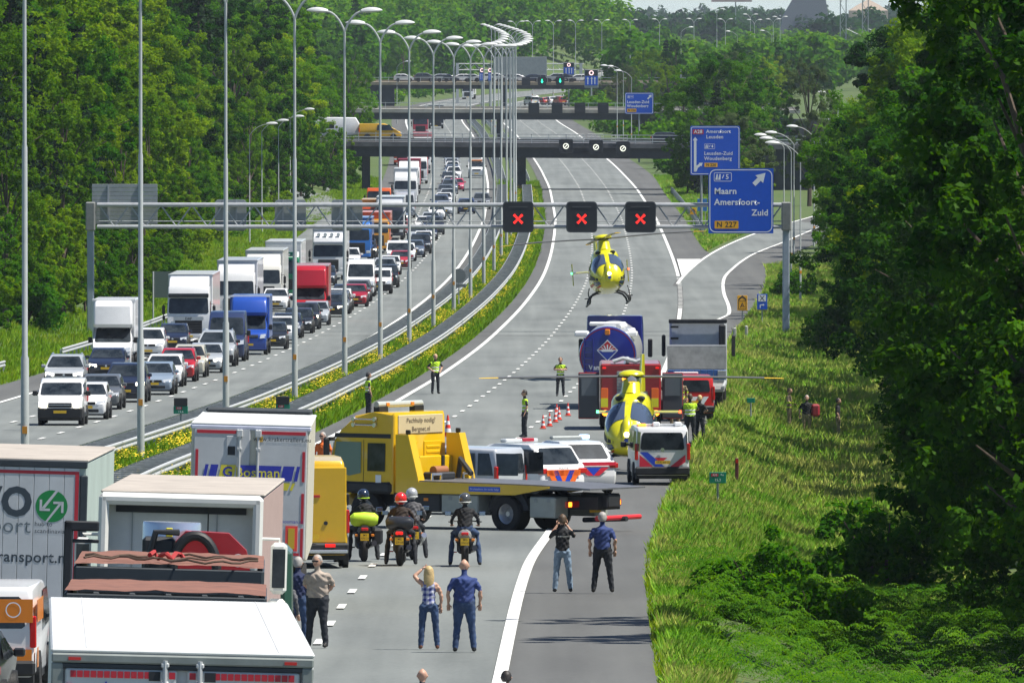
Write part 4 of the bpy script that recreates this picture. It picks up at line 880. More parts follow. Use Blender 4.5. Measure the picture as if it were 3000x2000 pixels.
# middle lane, from the front of the queue
q(V_(base=SVAN, lit=True, lower=True), 'svan_lit', 'delivery_van', 'van', 175, 1250, W_, 'white delivery van with black bumper and lit headlights at the front of the queue')
t = q(K(HATCH), 'hatch', 'passenger_car', 'car', 252, 1232, W_, 'small white hatchback half hidden behind the foremost delivery van')
q(K(SEDAN), 'sedan', 'passenger_car', 'car', 290, 1203, G_, 'dark grey saloon right behind the small white hatchback')
q(K(SUV, lit=True), 'suv_lit', 'passenger_car', 'car', 366, 1182, N_, 'navy blue SUV with bright lights behind the dark grey saloon')
q(K(SEDAN), 'sedan', 'passenger_car', 'car', 448, 1160, (.22, .28, .36), 'silver-blue saloon behind the second lamp post')
q(K(ESTATE), 'estate', 'passenger_car', 'car', 478, 1136, W_, 'white estate car with dark windscreen ahead of the red one')
q(K(HATCH, rails=True), 'hatch_r', 'passenger_car', 'car', 517, 1121, R_, 'bright red compact car with roof rails near the head of the queue', 1.06)
q(K(SUV), 'suv', 'passenger_car', 'car', 551, 1108, (.50, .48, .40), 'cream coloured old off-roader behind the bright red compact car', .93)
q(K(SEDAN, lit=True), 'sedan_lit', 'passenger_car', 'car', 600, 1095, S_, 'silver square saloon with a lit headlight behind the cream off-roader')
q(K(SUV, lower=BLACK, rails=True), 'suv_b', 'passenger_car', 'car', 632, 1076, S_, 'silver SUV with black lower body in front of the navy van', 1.08)
q(V_(base=LVAN), 'lvan', 'delivery_van', 'van', 662, 1061, (.02, .035, .10), 'tall navy blue van behind the third lamp post')
q(K(HATCH), 'hatch', 'passenger_car', 'car', 795, 1026, K_, 'black car peeping out beside the bright blue horsebox')
q(K(HATCH), 'hatch', 'passenger_car', 'car', 819, 1009, W_, 'white sporty hatchback just behind the bright blue horsebox', 1.04)
q(K(SEDAN), 'sedan', 'passenger_car', 'car', 838, 993, (.03, .04, .07), 'dark blue saloon behind the white sporty hatchback')
q(K(ESTATE), 'estate', 'passenger_car', 'car', 872, 979, K_, 'black estate hidden by the fourth lamp post')
q(K(SUV, lit=True), 'suv_lit', 'passenger_car', 'car', 893, 967, (.025, .03, .04), 'charcoal SUV with bright lights left of the red box van', .96)
q(K(HATCH), 'hatch', 'passenger_car', 'car', 924, 955, S_, 'silver hatchback directly in front of the red box van')
q(K(ESTATE, lit=True), 'estate_lit', 'passenger_car', 'car', 968, 931, K_, 'black estate with a lit lamp right of the red box van')
q(K(SEDAN), 'sedan', 'passenger_car', 'car', 984, 922, G_, 'grey saloon right of the red box van, behind the black estate')
q(K(SEDAN), 'sedan', 'passenger_car', 'car', 991, 913, W_, 'white saloon between the red box van and the dark red hatchback')
q(K(HATCH), 'hatch', 'passenger_car', 'car', 1008, 900, N_, 'dark blue car behind the fifth lamp post')
q(K(HATCH), 'hatch', 'passenger_car', 'car', 1038, 901, (.32, .008, .02), 'dark red hatchback in front of the white tall van', 1.03)
q(K(ESTATE), 'estate', 'passenger_car', 'car', 1048, 886, G_, 'grey car squeezed between the dark red hatchback and the white tall van')
q(V_(base=LVAN), 'lvan', 'delivery_van', 'van', 1056, 871, W_, 'tall white panel van in the middle of the queue')
q(V_(base=SVAN, lower=True), 'svan', 'delivery_van', 'van', 1110, 863, W_, 'small white van with black bumper right of the tall white panel van')
q(K(SUV), 'suv', 'passenger_car', 'car', 1130, 845, K_, 'black car peeping out behind the small white van')
q(K(SUV), 'suv', 'passenger_car', 'car', 1126, 823, S_, 'silver SUV behind the sixth lamp post')
q(K(HATCH), 'hatch', 'passenger_car', 'car', 1142, 807, W_, 'white car ahead of the crimson one, past the small white van')
q(K(HATCH), 'hatch', 'passenger_car', 'car', 1172, 791, (.40, .02, .03), 'crimson car in the thick of the queue past the tall white van')
q(V_(base=BUS, sidewin=2), 'bus', 'minibus', 'van', 1166, 778, W_, 'white minibus behind the crimson car')
q(K(ESTATE), 'estate', 'passenger_car', 'car', 1186, 767, W_, 'white estate behind the white minibus')
q(K(SEDAN), 'sedan', 'passenger_car', 'car', 1212, 756, (.10, .13, .18), 'slate blue saloon below the gantry truss')
q(K(SUV), 'suv', 'passenger_car', 'car', 1231, 745, K_, 'black SUV below the gantry truss, right of the slate blue saloon')
q(K(HATCH), 'hatch', 'passenger_car', 'car', 1240, 728, W_, 'white hatchback just below the lower truss chord')
q(K(SEDAN), 'sedan', 'passenger_car', 'car', 1222, 712, S_, 'silver saloon seen against the lower truss chord')
q(K(SEDAN), 'sedan', 'passenger_car', 'car', 1252, 706, N_, 'navy saloon right of the silver one at the lower truss chord')
q(K(SUV), 'suv', 'passenger_car', 'car', 1244, 688, W_, 'white SUV seen through the gantry truss')
q(K(SUV, lit=True), 'suv_lit', 'passenger_car', 'car', 1272, 689, (.03, .035, .05), 'black SUV with a lit lamp seen through the gantry truss')
FARC = [(1262, 668, S_, 'silver'), (1280, 645, W_, 'white'), (1302, 634, S_, 'pale silver'), (1290, 620, (.1, .13, .2), 'steel blue'), (1300, 606, W_, 'white'), (1312, 594, S_, 'silver'), (1305, 582, G_, 'grey'), (1318, 570, (.12, .15, .2), 'slate'), (1321, 554, W_, 'white'), (1338, 562, (.55, .06, .12), 'pinkish red'), (1316, 541, K_, 'black'), (1330, 530, W_, 'white'), (1325, 519, (.16, .2, .28), 'steel blue'), (1326, 508, W_, 'white'), (1324, 498, S_, 'silver'), (1323, 489, (.2, .24, .3), 'blue grey'), (1322, 480, W_, 'white'), (1321, 472, S_, 'silver'), (1319, 464, W_, 'white'), (1318, 456, G_, 'grey')]
for i, (px, py, c, cn) in enumerate(FARC):
    k = ('hatch', 'sedan', 'suv', 'estate')[(i * 7 + 1) % 4]; q(None, k, 'passenger_car', 'car', px, py, c, '%s car, %s in the dense middle lane before the first overpass' % (cn, nth(i + 1)))
# nearly empty inner lane
q(K(HATCH), 'hatch', 'passenger_car', 'car', 1366, 628, (.02, .04, .13), 'dark blue hatchback alone in the inner lane behind the gantry', 1.05)
q(K(SUV), 'suv', 'passenger_car', 'car', 1411, 614, G_, 'dark grey SUV by the median edge line behind the gantry')
# outer lane cars between the lorries
q(K(SUV, rails=True, lit=True), 'suv_rl', 'passenger_car', 'car', 186, 1152, S_, 'silver SUV with roof rails and lit lamps in the outer lane, foremost there')
q(K(SEDAN, lit=True), 'sedan_lit', 'passenger_car', 'car', 310, 1112, (.012, .016, .035), 'black saloon in front of the white removal lorry')
q(K(SUV), 'suv', 'passenger_car', 'car', 432, 1058, W_, 'white SUV beside the white removal lorry, partly behind a lamp post')
q(K(HATCH), 'hatch', 'passenger_car', 'car', 505, 1030, N_, 'dark car just in front of the white articulated lorry')
q(K(HATCH), 'hatch', 'passenger_car', 'car', 806, 915, W_, 'white car between the green lorry and the red box van', 1.02)
q(K(SEDAN), 'sedan', 'passenger_car', 'car', 947, 838, (.02, .03, .05), 'dark saloon right in front of the white lorry with roof lamps')
q(K(SUV), 'suv', 'passenger_car', 'car', 1022, 790, W_, 'white car between the lorry with roof lamps and the blue lorry')
q(K(SUV, lit=True), 'suv_lit', 'passenger_car', 'car', 1072, 762, K_, 'black SUV between the blue lorry and the yellow tipper')
q(K(HATCH), 'hatch', 'passenger_car', 'car', 1170, 690, R_, 'red car right of the dark lorry under the gantry')
q(K(SEDAN, lit=True), 'sedan_lit', 'passenger_car', 'car', 1176, 655, (.2, .24, .3), 'blue grey car with a lit lamp in front of the grey camper van')
q(V_(base=LVAN), 'lvan', 'delivery_van', 'van', 1186, 640, (.36, .38, .42), 'grey camper van seen through the gantry truss')

# ---- lorries facing us
def lorry(label, px, py, cab, box, cabh=3.1, fair=None, boxh=4.0, boxw=2.55, L=13.2, grille=MBLACK, visor=None, gap=.55, name='lorry', lamps=0, beltc=None, nobox=False, yaw=0., loc=None, rz=None, bump=None, panelc=None, group=True):
    """cab-over lorry; front at y = 0"""
    p = loc if loc is not None else onroad(px, py)
    t = thing(name, label, 'lorry', p, (PI + heading(p.y) if rz is None else rz) + yaw, QG['lorry'] if group else None)
    c = paint(cab); w = 1.24; bp = c if bump is None else paint(bump)
    pr = [(-.05, .38), (.0, .55), (.0, 1.3), (-.06, 1.75), (-.24, cabh - .25), (-.42, cabh), (-2.1, cabh), (-2.2, cabh - .1), (-2.2, .95), (-1.9, .95), (-1.9, .6), (-.7, .6), (-.7, .38)]
    s = Shell(pr, w, 1.8, .03, 2.4, .03); mb = MB(); s.body(mb, c, .08, 3); b = mb.build('cab', t)
    s.face((-.06, 1.75), (-.24, cabh - .25), .95, .93, .03, min(.98, .92 / (cabh - 2.0)), .014).build('windscreen', b, 0)
    if visor is not None: MB().box(-1.16, 1.16, -.30, .06, min(cabh - .34, 2.72), min(cabh - .14, 2.95), visor, .04).build('sun_visor', b)
    gz0, gz1 = .66, 1.58
    g = MB().box(-.78, .78, -.02, .02, gz0, gz1, grille, .04)
    for i in range(5): g.box(-.72, .72, .01, .05, gz0 + .08 + i*.15, gz0 + .15 + i*.15, MBLACK if grille != MBLACK else BLACK, .015)
    g.build('grille', b)
    if panelc: MB().box(-.95, .95, .0, .03, 1.35, 1.72, panelc, .02).build('name_panel', b)
    MB().box(-1.2, 1.2, -.12, .05, .40, .64, bp, .05).build('bumper', b)
    for sg in (-1, 1):
        MB().box(min(sg*.86, sg*1.2), max(sg*.86, sg*1.2), -.05, .035, .70, .92, LAMPC, .03).build('headlight', b)
        mm = MB().box(min(sg*1.36, sg*1.54), max(sg*1.36, sg*1.54), -.45, -.32, 1.75, 2.25, BLACK, .04); mm.box(min(sg*1.36, sg*1.52), max(sg*1.36, sg*1.52), -.45, -.33, 1.42, 1.68, BLACK, .04)
        mm.tube([(sg*1.2, -.38, 2.35), (sg*1.45, -.38, 2.32), (sg*1.45, -.38, 1.5)], .025, 6, BLACK); mm.build('mirror', b)
        s.side([(-.35, 1.72), (-.45, 2.5), (-1.25, 2.5), (-1.25, 1.72)], sg).build('side_window', b, 0)
        for yy in (-1.4, -4.9, -L + 1.2, -L + 2.5): 
            if nobox and yy < -6: continue
            MB().wheel(sg*1.24, yy, .5, .3, sg).build('wheel', t)
    if fair:
        fm = paint(fair[0]); fh = fair[1]
        fp = [(-.45, cabh - .03), (-.55, cabh + .1), (-1.0, cabh + fh*.75), (-1.6, cabh + fh), (-2.15, cabh + fh), (-2.15, cabh - .03)]
        Shell(fp, 1.16, cabh, .04, 2.4, .0).body(MB(), fm, .1, 3).build('roof_fairing', b)
    for i in range(lamps): MB().tube([(-.75 + i*1.5/max(1, lamps-1), -.5, cabh + .16), (-.75 + i*1.5/max(1, lamps-1), -.36, cabh + .16)], [.13, .14], 12, LAMPC).build('roof_lamp', b)
    plate(.055, .44).build('number_plate', b, 0)
    MB().box(-.45, .45, -L*.55 if not nobox else -6, -1.6, .62, .95, BLACK).build('chassis', t)
    if not nobox:
        y1 = -2.2 - gap; bm_ = paint(box); hb = boxw/2; bx = MB().box(-hb, hb, -L, y1, 1.05, boxh, bm_, .04); o = bx.build('trailer_body', t)
        ed = MB()
        for zz in (1.05, boxh - .07): ed.box(-hb - .012, hb + .012, y1 - .05, y1 + .015, zz, zz + .08, paint(tuple(v*.85 for v in box)), .01)
        for sg in (-1, 1): ed.box(min(sg*hb, sg*(hb + .014)), max(sg*hb, sg*(hb + .014)), -L, y1, boxh - .12, boxh - .02, paint(tuple(v*.8 for v in box)))
        ed.build('edge_trim', o)
        MB().box(-hb*.9, hb*.9, -L, y1 - .3, .8, 1.05, BLACK).build('chassis_rail', t)
    return t, b, s
BE = (.70, .69, .66)
VIS = mat('smoked_visor', (.02, .025, .03), .2)
t, b, s = lorry('white articulated lorry with black visor and big black grille, tallest at the front', 552, 1013, W_, W_, 3.35, (W_, .55), 4.0, visor=VIS, grille=MBLACK)
panel(-.86, .86, 1.4, 1.62, .02, .055, mat('grille_silver', (.5, .52, .54), .3, .6), .05).build('badge_bar', b); text('DAF', .2, MBLACK, b, Matrix.Translation((0, .06, 1.5)) @ Matrix.Rotation(PI, 4, 'Z') @ Matrix.Rotation(PI/2, 4, 'X'), .03)
lorry('white flat-nosed lorry with white trailer behind the tall lorry and its navy van', 690, 950, W_, (.62, .64, .70), 3.2, (W_, .5), 3.95)
lorry('cream white lorry with black mirrors left of the red box van', 770, 910, (.70, .69, .64), (.68, .67, .64), 2.95, ((.70, .69, .64), .75), 3.95)
GR = mat('lorry_green', (.0, .16, .07), .35, coat=.5, var=.1)
t, b, s = lorry('lorry with green front and white box under a green name board', 826, 878, (.0, .17, .07), W_, 2.95, ((.74, .75, .76), .35), 4.0, panelc=GR)
MB().box(-1.05, 1.05, -.30, -.16, 2.98, 3.32, mat('board_green', (.0, .11, .08), .4), .02).build('name_board', b); text('K. Zandee', .26, SIGNWHITE, b, Matrix.Translation((0, -.155, 3.15)) @ Matrix.Rotation(PI, 4, 'Z') @ Matrix.Rotation(PI/2, 4, 'X'), .02)
t, b, s = lorry('white lorry with four round roof lamps and light bar', 962, 823, W_, W_, 3.3, (W_, .35), 3.9, lamps=4, visor=mat('chrome_visor', (.45, .48, .52), .25, .6))
lorry('bright blue lorry behind the lorry with four roof lamps', 1042, 769, (.02, .15, .50), (.03, .13, .42), 3.1, ((.02, .15, .50), .3), 3.6)
t, b, s = lorry('amber yellow tipper lorry with orange cab top under the gantry', 1098, 745, (.65, .28, .01), (.65, .10, .02), 2.95, None, 3.5, grille=MBLACK)
lorry('orange lorry with black windscreen above the amber tipper', 1097, 700, (.70, .10, .02), (.6, .3, .02), 3.1, None, 3.5)
lorry('dark navy lorry with pale trailer right of the amber tipper', 1142, 705, (.02, .025, .04), W_, 3.1, ((.5, .52, .55), .6), 3.9)
lorry('orange crane lorry on the slip road above the gantry truss', 1110, 640, (.68, .12, .02), (.5, .5, .5), 3.0, None, 2.2)
lorry('white lorry with grey windscreen halfway to the first overpass', 1188, 605, W_, W_, 3.1, (W_, .5), 3.95)
lorry('white lorry pulling a red trailer, second before the first overpass', 1198, 570, W_, (.45, .03, .05), 3.0, (W_, .7), 3.9)
lorry('white lorry with red sides close to the first overpass', 1222, 540, W_, (.5, .05, .05), 3.1, (W_, .4), 4.0)
lorry('white lorry just before the first overpass', 1232, 510, W_, W_, 3.2, (W_, .4), 4.0)
lorry('white lorry with red stripe emerging below the first overpass', 1238, 478, W_, (.6, .2, .2), 3.1, (W_, .4), 4.0)
lorry('orange red recovery lorry with amber lights at the first overpass pier', 1181, 486, (.55, .06, .02), (.3, .05, .03), 3.0, None, 3.2)
lorry('red lorry with white roof spoiler between the first two overpasses', 1232, 398, (.42, .02, .04), (.35, .37, .36), 3.0, ((.7, .2, .2), .6), 3.9)
lorry('black lorry right of the red one between the first two overpasses', 1278, 378, K_, (.03, .03, .04), 3.0, (K_, .7), 3.9)
lorry('white lorry half hidden behind the second overpass deck', 1370, 292, W_, W_, 3.0, (W_, .7), 4.0)
# ---- box vans (van cab, tall box with a wind deflector over the cab)
def boxvan(label, px, py, cab, box, boxh, boxw, L, fairing, name='box_van'):
    p = onroad(px, py); t = thing(name, label, 'van', p, PI + heading(p.y), QG['van']); k = dict(LVAN); k.update(L=2.9, Hh=2.25, body=paint(cab))
    os_ = []
    for pn, me, pi in van_kit(**k)():
        if pn in ('tail_light', 'rear_window', 'rear_bumper'): os_.append(None); continue
        if pn == 'wheel' and me.vertices[0].co.y < -1.4: me.transform(Matrix.Translation((0, 1.9 - L + 1.4, 0)))
        os_.append(link(pn, me, t if pi is None else os_[pi]))
    hb = boxw/2; o = MB().box(-hb, hb, -L, -1.75, .85, boxh, paint(box), .05).build('box_body', t)
    MB().box(-hb - .012, hb + .012, -1.82, -1.73, boxh - .1, boxh + .012, WHITE, .01).build('edge_trim', o)
    fp = [(-.95, 2.12), (-.80, 2.3), (-1.0, boxh - .35), (-1.3, boxh - .1), (-1.73, boxh - .06), (-1.73, 2.12)]
    Shell(fp, hb*.93, 2.2, .04, 1.4, .0).body(MB(), paint(fairing), .14, 3).build('wind_deflector', t); MB().box(-.4, .4, -L + .3, -1.7, .5, .85, BLACK).build('chassis', t); return t
boxvan('white removal lorry with white box and rounded deflector behind the front lamp posts', 328, 1086, W_, W_, 3.55, 2.2, 7.0, W_)
boxvan('bright blue horsebox van with white roof edge in the middle lane', 728, 1042, (.015, .07, .38), (.015, .07, .38), 3.2, 2.15, 6.5, (.015, .07, .38))
boxvan('red box van with high red deflector in the middle lane', 908, 945, (.42, .01, .02), (.40, .02, .03), 3.6, 2.25, 7.0, (.42, .01, .02))
p = onroad(1396, 523); t = stamp('pickup', V_(base=LVAN, L=2.6, Hh=2.1), 'tipper_truck', 'white flatbed truck alone in the inner lane near the first overpass', 'truck', p, PI + heading(p.y), None, W_)
MB().box(-1.02, 1.02, -6.0, -2.2, .8, 1.0, GALV, .02).build('flatbed', t); MB().box(-1.02, 1.02, -2.35, -2.25, 1.0, 2.35, GALV, .02).build('headboard', t); MB().box(-.7, .7, -1.7, -1.4, 2.08, 2.22, mat('beacon_orange', (.8, .25, .03), .4), .03).build('beacon_bar', t)
# ---- traffic on and beyond the overpasses
def onov(px, deck, y, kit, key, name, cat, col, label, rz, yy, sc=1.): return stamp(key, kit, name, label, cat, ((px - 1500) / F * yy, yy, deck(px) + .02), rz, None, col, sc)
onov(1176, deck1, 1500, V_(base=BUS, plain_rear=True), 'courier', 'delivery_van', 'van', (.75, .42, .01), 'yellow courier van crossing the first overpass, in front of a caravan', -PI/2, 1504.5)
onov(2025, deck1, 1500, K(ESTATE), 'estate', 'passenger_car', 'car', (.015, .018, .03), 'dark estate car driving off the first overpass at the right', -PI/2, 1503.)
x, y = (1055 - 1500) / F * 1506, 1506.; t = thing('caravan', 'white touring caravan with small dark window on the first overpass', 'caravan', (x, y, deck1(1055) + .02), -PI/2)
Shell([(-.3, .5), (0, 1.0), (-.1, 1.9), (-.5, 2.55), (-5.2, 2.6), (-5.7, 2.3), (-5.8, .9), (-5.5, .5)], 1.1, 1.6, .03, 5.8, .02).body(MB(), WHITE, .1, 3).build('body', t)
for sg in (-1, 1):
    MB().box(min(sg*1.09, sg*1.12), max(sg*1.09, sg*1.12), -3.9, -3.0, 1.3, 2.0, GLASS, .01).build('window', t); MB().wheel(sg*1.1, -3.0, .32, .2, sg).build('wheel', t)
onov(1018, deck1, 1500, K(HATCH), 'hatch', 'passenger_car', 'car', W_, 'white car behind the caravan, half hidden by leaves on the first overpass', -PI/2, 1506.)
for i, (px, c, k) in enumerate(((1545, W_, 'bus'), (1583, R_, 'hatch'), (1612, N_, 'estate'), (1650, S_, 'hatch'), (1680, W_, 'estate'), (1708, W_, 'hatch'), (1630, (.4, .05, .05), 'svan'), (1600, W_, 'suv'), (1724, S_, 'suv'))):
    y = 2700. + (i % 3) * 14; stamp(k, None, 'passenger_car' if k != 'bus' else 'minibus', 'tiny %s vehicle in the far jam above the second overpass, %s from the median' % ({W_: 'white', R_: 'red', N_: 'dark blue', S_: 'silver'}.get(c, 'maroon'), nth(i + 1)), 'car', ((px - 1500) / F * y, y, float(zroad(y)) + .08), .35, 'far jam beyond the second overpass', c)
for i in range(15):
    px = 1215 + i * 34 + rnd.uniform(-6, 6); c = (W_, S_, G_, W_, N_)[i % 5]; stamp(('hatch', 'estate', 'suv')[i % 3], None, 'passenger_car', 'tiny %s car on the third overpass, %s from the left' % ({W_: 'white', S_: 'silver', G_: 'grey', N_: 'navy'}[c], nth(i + 1)), 'car', ((px - 1500) / F * 2454, 2454., deck3(px) + .02), PI/2 if i % 2 else -PI/2, 'cars on the third overpass', c)
# ------------------------------------------------------------------ helicopters
HY = mat('rescue_yellow', (.66, .62, .012), .28, coat=.7, var=.06)
HG = mat('cockpit_glass', (.06, .085, .14), .05, spec=.8)  # lighter blue base colour stands in for reflected sky
RBLADE = mat('rotor_blade', (.10, .105, .11), .45); BTIP = mat('blade_tip_yellow', (.8, .5, .02), .5); SRED = mat('stripe_red', (.5, .02, .03), .4); SBLUE = mat('stripe_blue', (.02, .05, .35), .4)
FUS = [(2.98, 1.10, .16, .14, .24), (2.88, 1.12, .42, .32, .50), (2.62, 1.17, .74, .50, .68), (2.2, 1.25, .97, .63, .77), (1.7, 1.31, 1.06, .74, .82), (1.0, 1.35, 1.10, .82, .83), (0, 1.35, 1.10, .85, .83), (-1.2, 1.42, 1.02, .82, .79), (-2.1, 1.6, .75, .58, .52), (-2.9, 1.75, .42, .36, .30), (-4.5, 1.85, .30, .27, .22), (-6.4, 1.95, .24, .22, .17)]
FY = np.array([f[0] for f in FUS])[::-1]
def fus(y, th, off=0.):
    zc, up, dn, hw = [float(np.interp(y, FY, np.array([f[k] for f in FUS])[::-1])) for k in (1, 2, 3, 4)]
    c, s_ = math.cos(th), math.sin(th); e = 2 / 2.5; X = math.copysign(abs(c) ** e, c); Z = math.copysign(abs(s_) ** e, s_)
    return ((hw + off) * X, y + off * .6 * (1 if y > 2 else 0), zc + ((up if Z > 0 else dn) + off) * Z)
def patch(ys, ths, m, off=.015):
    mb = MB(); V = [fus(y, t, off) for y in ys for t in ths]; n = len(ths); return mb.add(V, [(i*n+j, i*n+j+1, (i+1)*n+j+1, (i+1)*n+j) for i in range(len(ys)-1) for j in range(n-1)], m)
def helicopter(label, loc, rot, endplates, spin, cone):
    t = thing('helicopter', label, 'helicopter', loc); t.rotation_euler = rot; D_ = math.radians
    ys = [2.98, 2.94, 2.88, 2.76, 2.62, 2.42, 2.2, 1.95, 1.7, 1.35, 1.0, .5, 0, -.6, -1.2, -1.7, -2.1, -2.5, -2.9, -3.7, -4.5, -5.5, -6.4]
    fu = MB().loft([[fus(y, th) for th in np.linspace(0, 2*PI, 32, endpoint=False)] for y in ys], HY).build('fuselage', t, 60)
    for sg in (-1, 1):
        T = lambda a, b, n=8: [D_(90 - sg*q) for q in np.linspace(a, b, n)]
        patch(np.linspace(2.66, 1.35, 12), T(5, 74), HG).build('windscreen', fu, 60)
        patch(np.linspace(2.88, 2.2, 7), T(102, 128), HG).build('chin_window', fu, 60)
        patch(np.linspace(2.9, 1.3, 10), T(88, 98), MBLACK, .012).build('black_band', fu, 60)
        patch(np.linspace(1.2, .2, 6), T(62, 96), HG).build('door_window', fu, 60); patch(np.linspace(.0, -1.1, 6), T(62, 92), HG).build('cabin_window', fu, 60)
        patch(np.linspace(2.75, 2.1, 5), T(134, 141), SBLUE if sg < 0 else SRED, .016).build('stripe', fu, 60); patch(np.linspace(2.0, -1.5, 8), T(112, 120), SRED, .016).build('side_stripe', fu, 60)
    nose = MB().tube([(0, 2.95, 1.0), (0, 2.97, 1.2), (0, 2.90, 1.5), (0, 2.72, 1.78), (0, 2.52, 1.95)], [.14, .18, .19, .16, .06], 14, HY).build('nose_strip', fu, 60)
    MB().tube([(0, 3.16, 1.36), (0, 3.20, 1.36)], [.085, .08], 12, mat('landing_light', (1, .95, .75), .2, emit=9)).build('landing_light', nose)
    MB().cyl((0, 3.14, 1.18), (0, 3.19, 1.18), .09, 6, mat('badge_blue', (.02, .06, .35), .4)).build('badge', nose)
    cw = MB(); R_ = []
    for y, hw, z0, z1 in ((1.35, .10, 2.28, 2.38), (1.15, .40, 2.2, 2.52), (.8, .62, 2.15, 2.64), (.3, .68, 2.1, 2.72), (-.6, .66, 2.1, 2.70), (-1.5, .52, 2.05, 2.6), (-2.3, .3, 2.0, 2.35), (-2.8, .1, 1.95, 2.1)):
        R_.append([(hw*math.copysign(abs(math.cos(a)) ** .7, math.cos(a)), y, z0 + (z1 - z0)*max(0, math.sin(a)) ** .7 if math.sin(a) > 0 else z0) for a in np.linspace(0, 2*PI, 20, endpoint=False)])
    cow = cw.loft(R_, HY).build('engine_cowling', t, 50)
    for sg in (-1, 1): MB().tube([(sg*.36, .9, 2.50), (sg*.34, 1.17, 2.47)], [.15, .13], 14, BLACK, sq=.55).build('air_intake', cow)
    MB().tube([(0, .45, 2.5), (0, .3, 2.75), (0, .1, 2.98), (0, .1, 3.02)], [.36, .32, .31, .33], 18, HY).build('mast_fairing', cow, 50)
    MB().tube([(0, .1, 2.98), (0, .1, 3.32)], [.14, .12], 12, BLACK).build('rotor_mast', t)
    hub = MB(); hub.tube([(0, .1, 3.14), (0, .1, 3.24)], [.26, .30], 16, BLACK); ho = hub.build('rotor_hub', t)
    MB().tube([(0, .1, 3.22), (0, .1, 3.27), (0, .1, 3.34), (0, .1, 3.40), (0, .1, 3.43)], [.40, .44, .40, .26, .06], 22, HY).build('hub_cap', ho, 60)
    for k in range(4):
        a = spin + k*PI/2; c, s_ = math.cos(a), math.sin(a); mb = MB()
        def st(r, ch, th, m0=0):
            z = 3.20 + cone[0]*r + cone[1]*max(0, r-1.5)**2; return [(c*r - s_*u*ch, .1 + s_*r + c*u*ch, z + v*th) for u, v in ((-.5, 0), (-.2, .5), (.2, .45), (.5, 0), (.2, -.4), (-.2, -.4))]
        mb.loft([st(r, ch, th) for r, ch, th in ((.22, .12, .10), (.5, .14, .09), (.9, .24, .09), (1.6, .29, .085), (3.2, .29, .08), (4.45, .29, .075))], RBLADE); mb.loft([st(r, ch, th) for r, ch, th in ((4.45, .29, .035), (4.95, .27, .03), (5.1, .16, .02))], BTIP); mb.build('rotor_blade', ho, 40)
    for sg in (-1, 1):
        sk = MB(); sk.tube([(sg*.98, -1.6, .05), (sg*.98, 1.7, .05), (sg*.98, 2.0, .10), (sg*.98, 2.2, .22)], .05, 8, BLACK); so_ = sk.build('landing_skid', t)
        for yy in (1.05, -.75): MB().tube([(sg*.98, yy, .08), (sg*.93, yy, .28), (sg*.78, yy, .48), (sg*.5, yy, .60), (0, yy, .63)], .05, 8, BLACK).build('cross_tube', so_)
        MB().box(sg*1.02 - .16, sg*1.02 + .16, .75, 1.0, .30, .34, BLACK, .01).build('step', so_); MB().tube([(sg*.98, 1.75, .1), (sg*1.0, 1.2, .55), (sg*.93, 1.3, .8)], .03, 6, BLACK).build('wire_cutter', so_)
    sb = MB(); sb.loft([[(x, -4.9 + u*.5, 1.86 + v*.05) for u, v in ((-.5, 0), (0, 1), (.5, 0), (0, -1))] for x in (-1.35, 1.35)], HY); so2 = sb.build('stabiliser', t)
    for sg in (-1, 1):
        if endplates: MB().loft([[(sg*1.36 + v*.03, -4.95 + u*w_, z) for u, v in ((-.5, 0), (0, 1), (.5, 0), (0, -1))] for z, w_ in ((1.25, .3), (1.86, .7), (2.32, .35))], HY).build('end_plate', so2)
        MB().cyl((sg*1.36, -4.9, 1.86), (sg*1.44, -4.9, 1.86), .05, 8, mat('nav_green', (.1, 1, .3), .4, emit=3) if sg > 0 else mat('nav_red', (1, .1, .03), .4, emit=3)).build('navigation_light', so2)
    fin = MB(); fin.loft([[(v*.13*w_, -6.6 - (z - 1.9)*.45 + u*w_, z) for u, v in ((-.6, 0), (0, 1), (.6, 0), (0, -1))] for z, w_ in ((1.2, .5), (1.9, 1.1), (2.8, .85), (3.75, .5))], HY); fo = fin.build('tail_fin', t)
    MB().tube([(-.2, -6.75, 2.0), (.2, -6.75, 2.0)], [.5, .5], 20, MBLACK).build('tail_rotor_duct', fo); return t, fu
helicopter('yellow rescue helicopter hovering low over the empty lanes', (4.70, 633, 7.15), (math.radians(4), math.radians(4.5), PI + .05), True, .10, (.03, -.012))
h2, fu2 = helicopter('yellow rescue helicopter landed among the police van and fire engine', (4.0, 434, float(zroad(434)) + .06), (0, 0, PI - .06), False, .06, (-.005, -.003))
MB().tube([(-.15, 2.86, .93), (-.15, 2.96, .92)], [.12, .11], 12, mat('search_light', (1, .9, .6), .2, emit=9)).build('search_light', fu2)

# ------------------------------------------------------------------ yellow recovery truck across the road
TY = mat('recovery_yellow', (.76, .47, .005), .28, coat=.7, var=.07, vs=1.2); CREAM = mat('cream_sign', (.58, .48, .28), .5); CHAS = mat('chassis_black', (.022, .025, .03), .6, var=.3); BOXG = mat('tool_box_grey', (.34, .37, .34), .5, var=.15)
TT = thing('recovery_truck', 'yellow flatbed recovery truck standing across the motorway', 'tow truck', (-4.42, 362.8, float(zroad(361)) + .05), math.radians(52))
pr = [(-.1, .62), (0, .75), (-.02, 1.5), (-.16, 2.35), (-.50, 2.72), (-.95, 3.12), (-1.6, 3.22), (-2.32, 3.22), (-2.36, 3.1), (-2.36, .95), (-2.1, .95), (-2.0, 1.2), (-1.6, 1.36), (-1.1, 1.3), (-.75, .95), (-.7, .62)]
s = Shell(pr, 1.22, 1.8, .035, 2.4, .03); cb = s.body(MB(), TY, .08, 3).build('cab', TT)
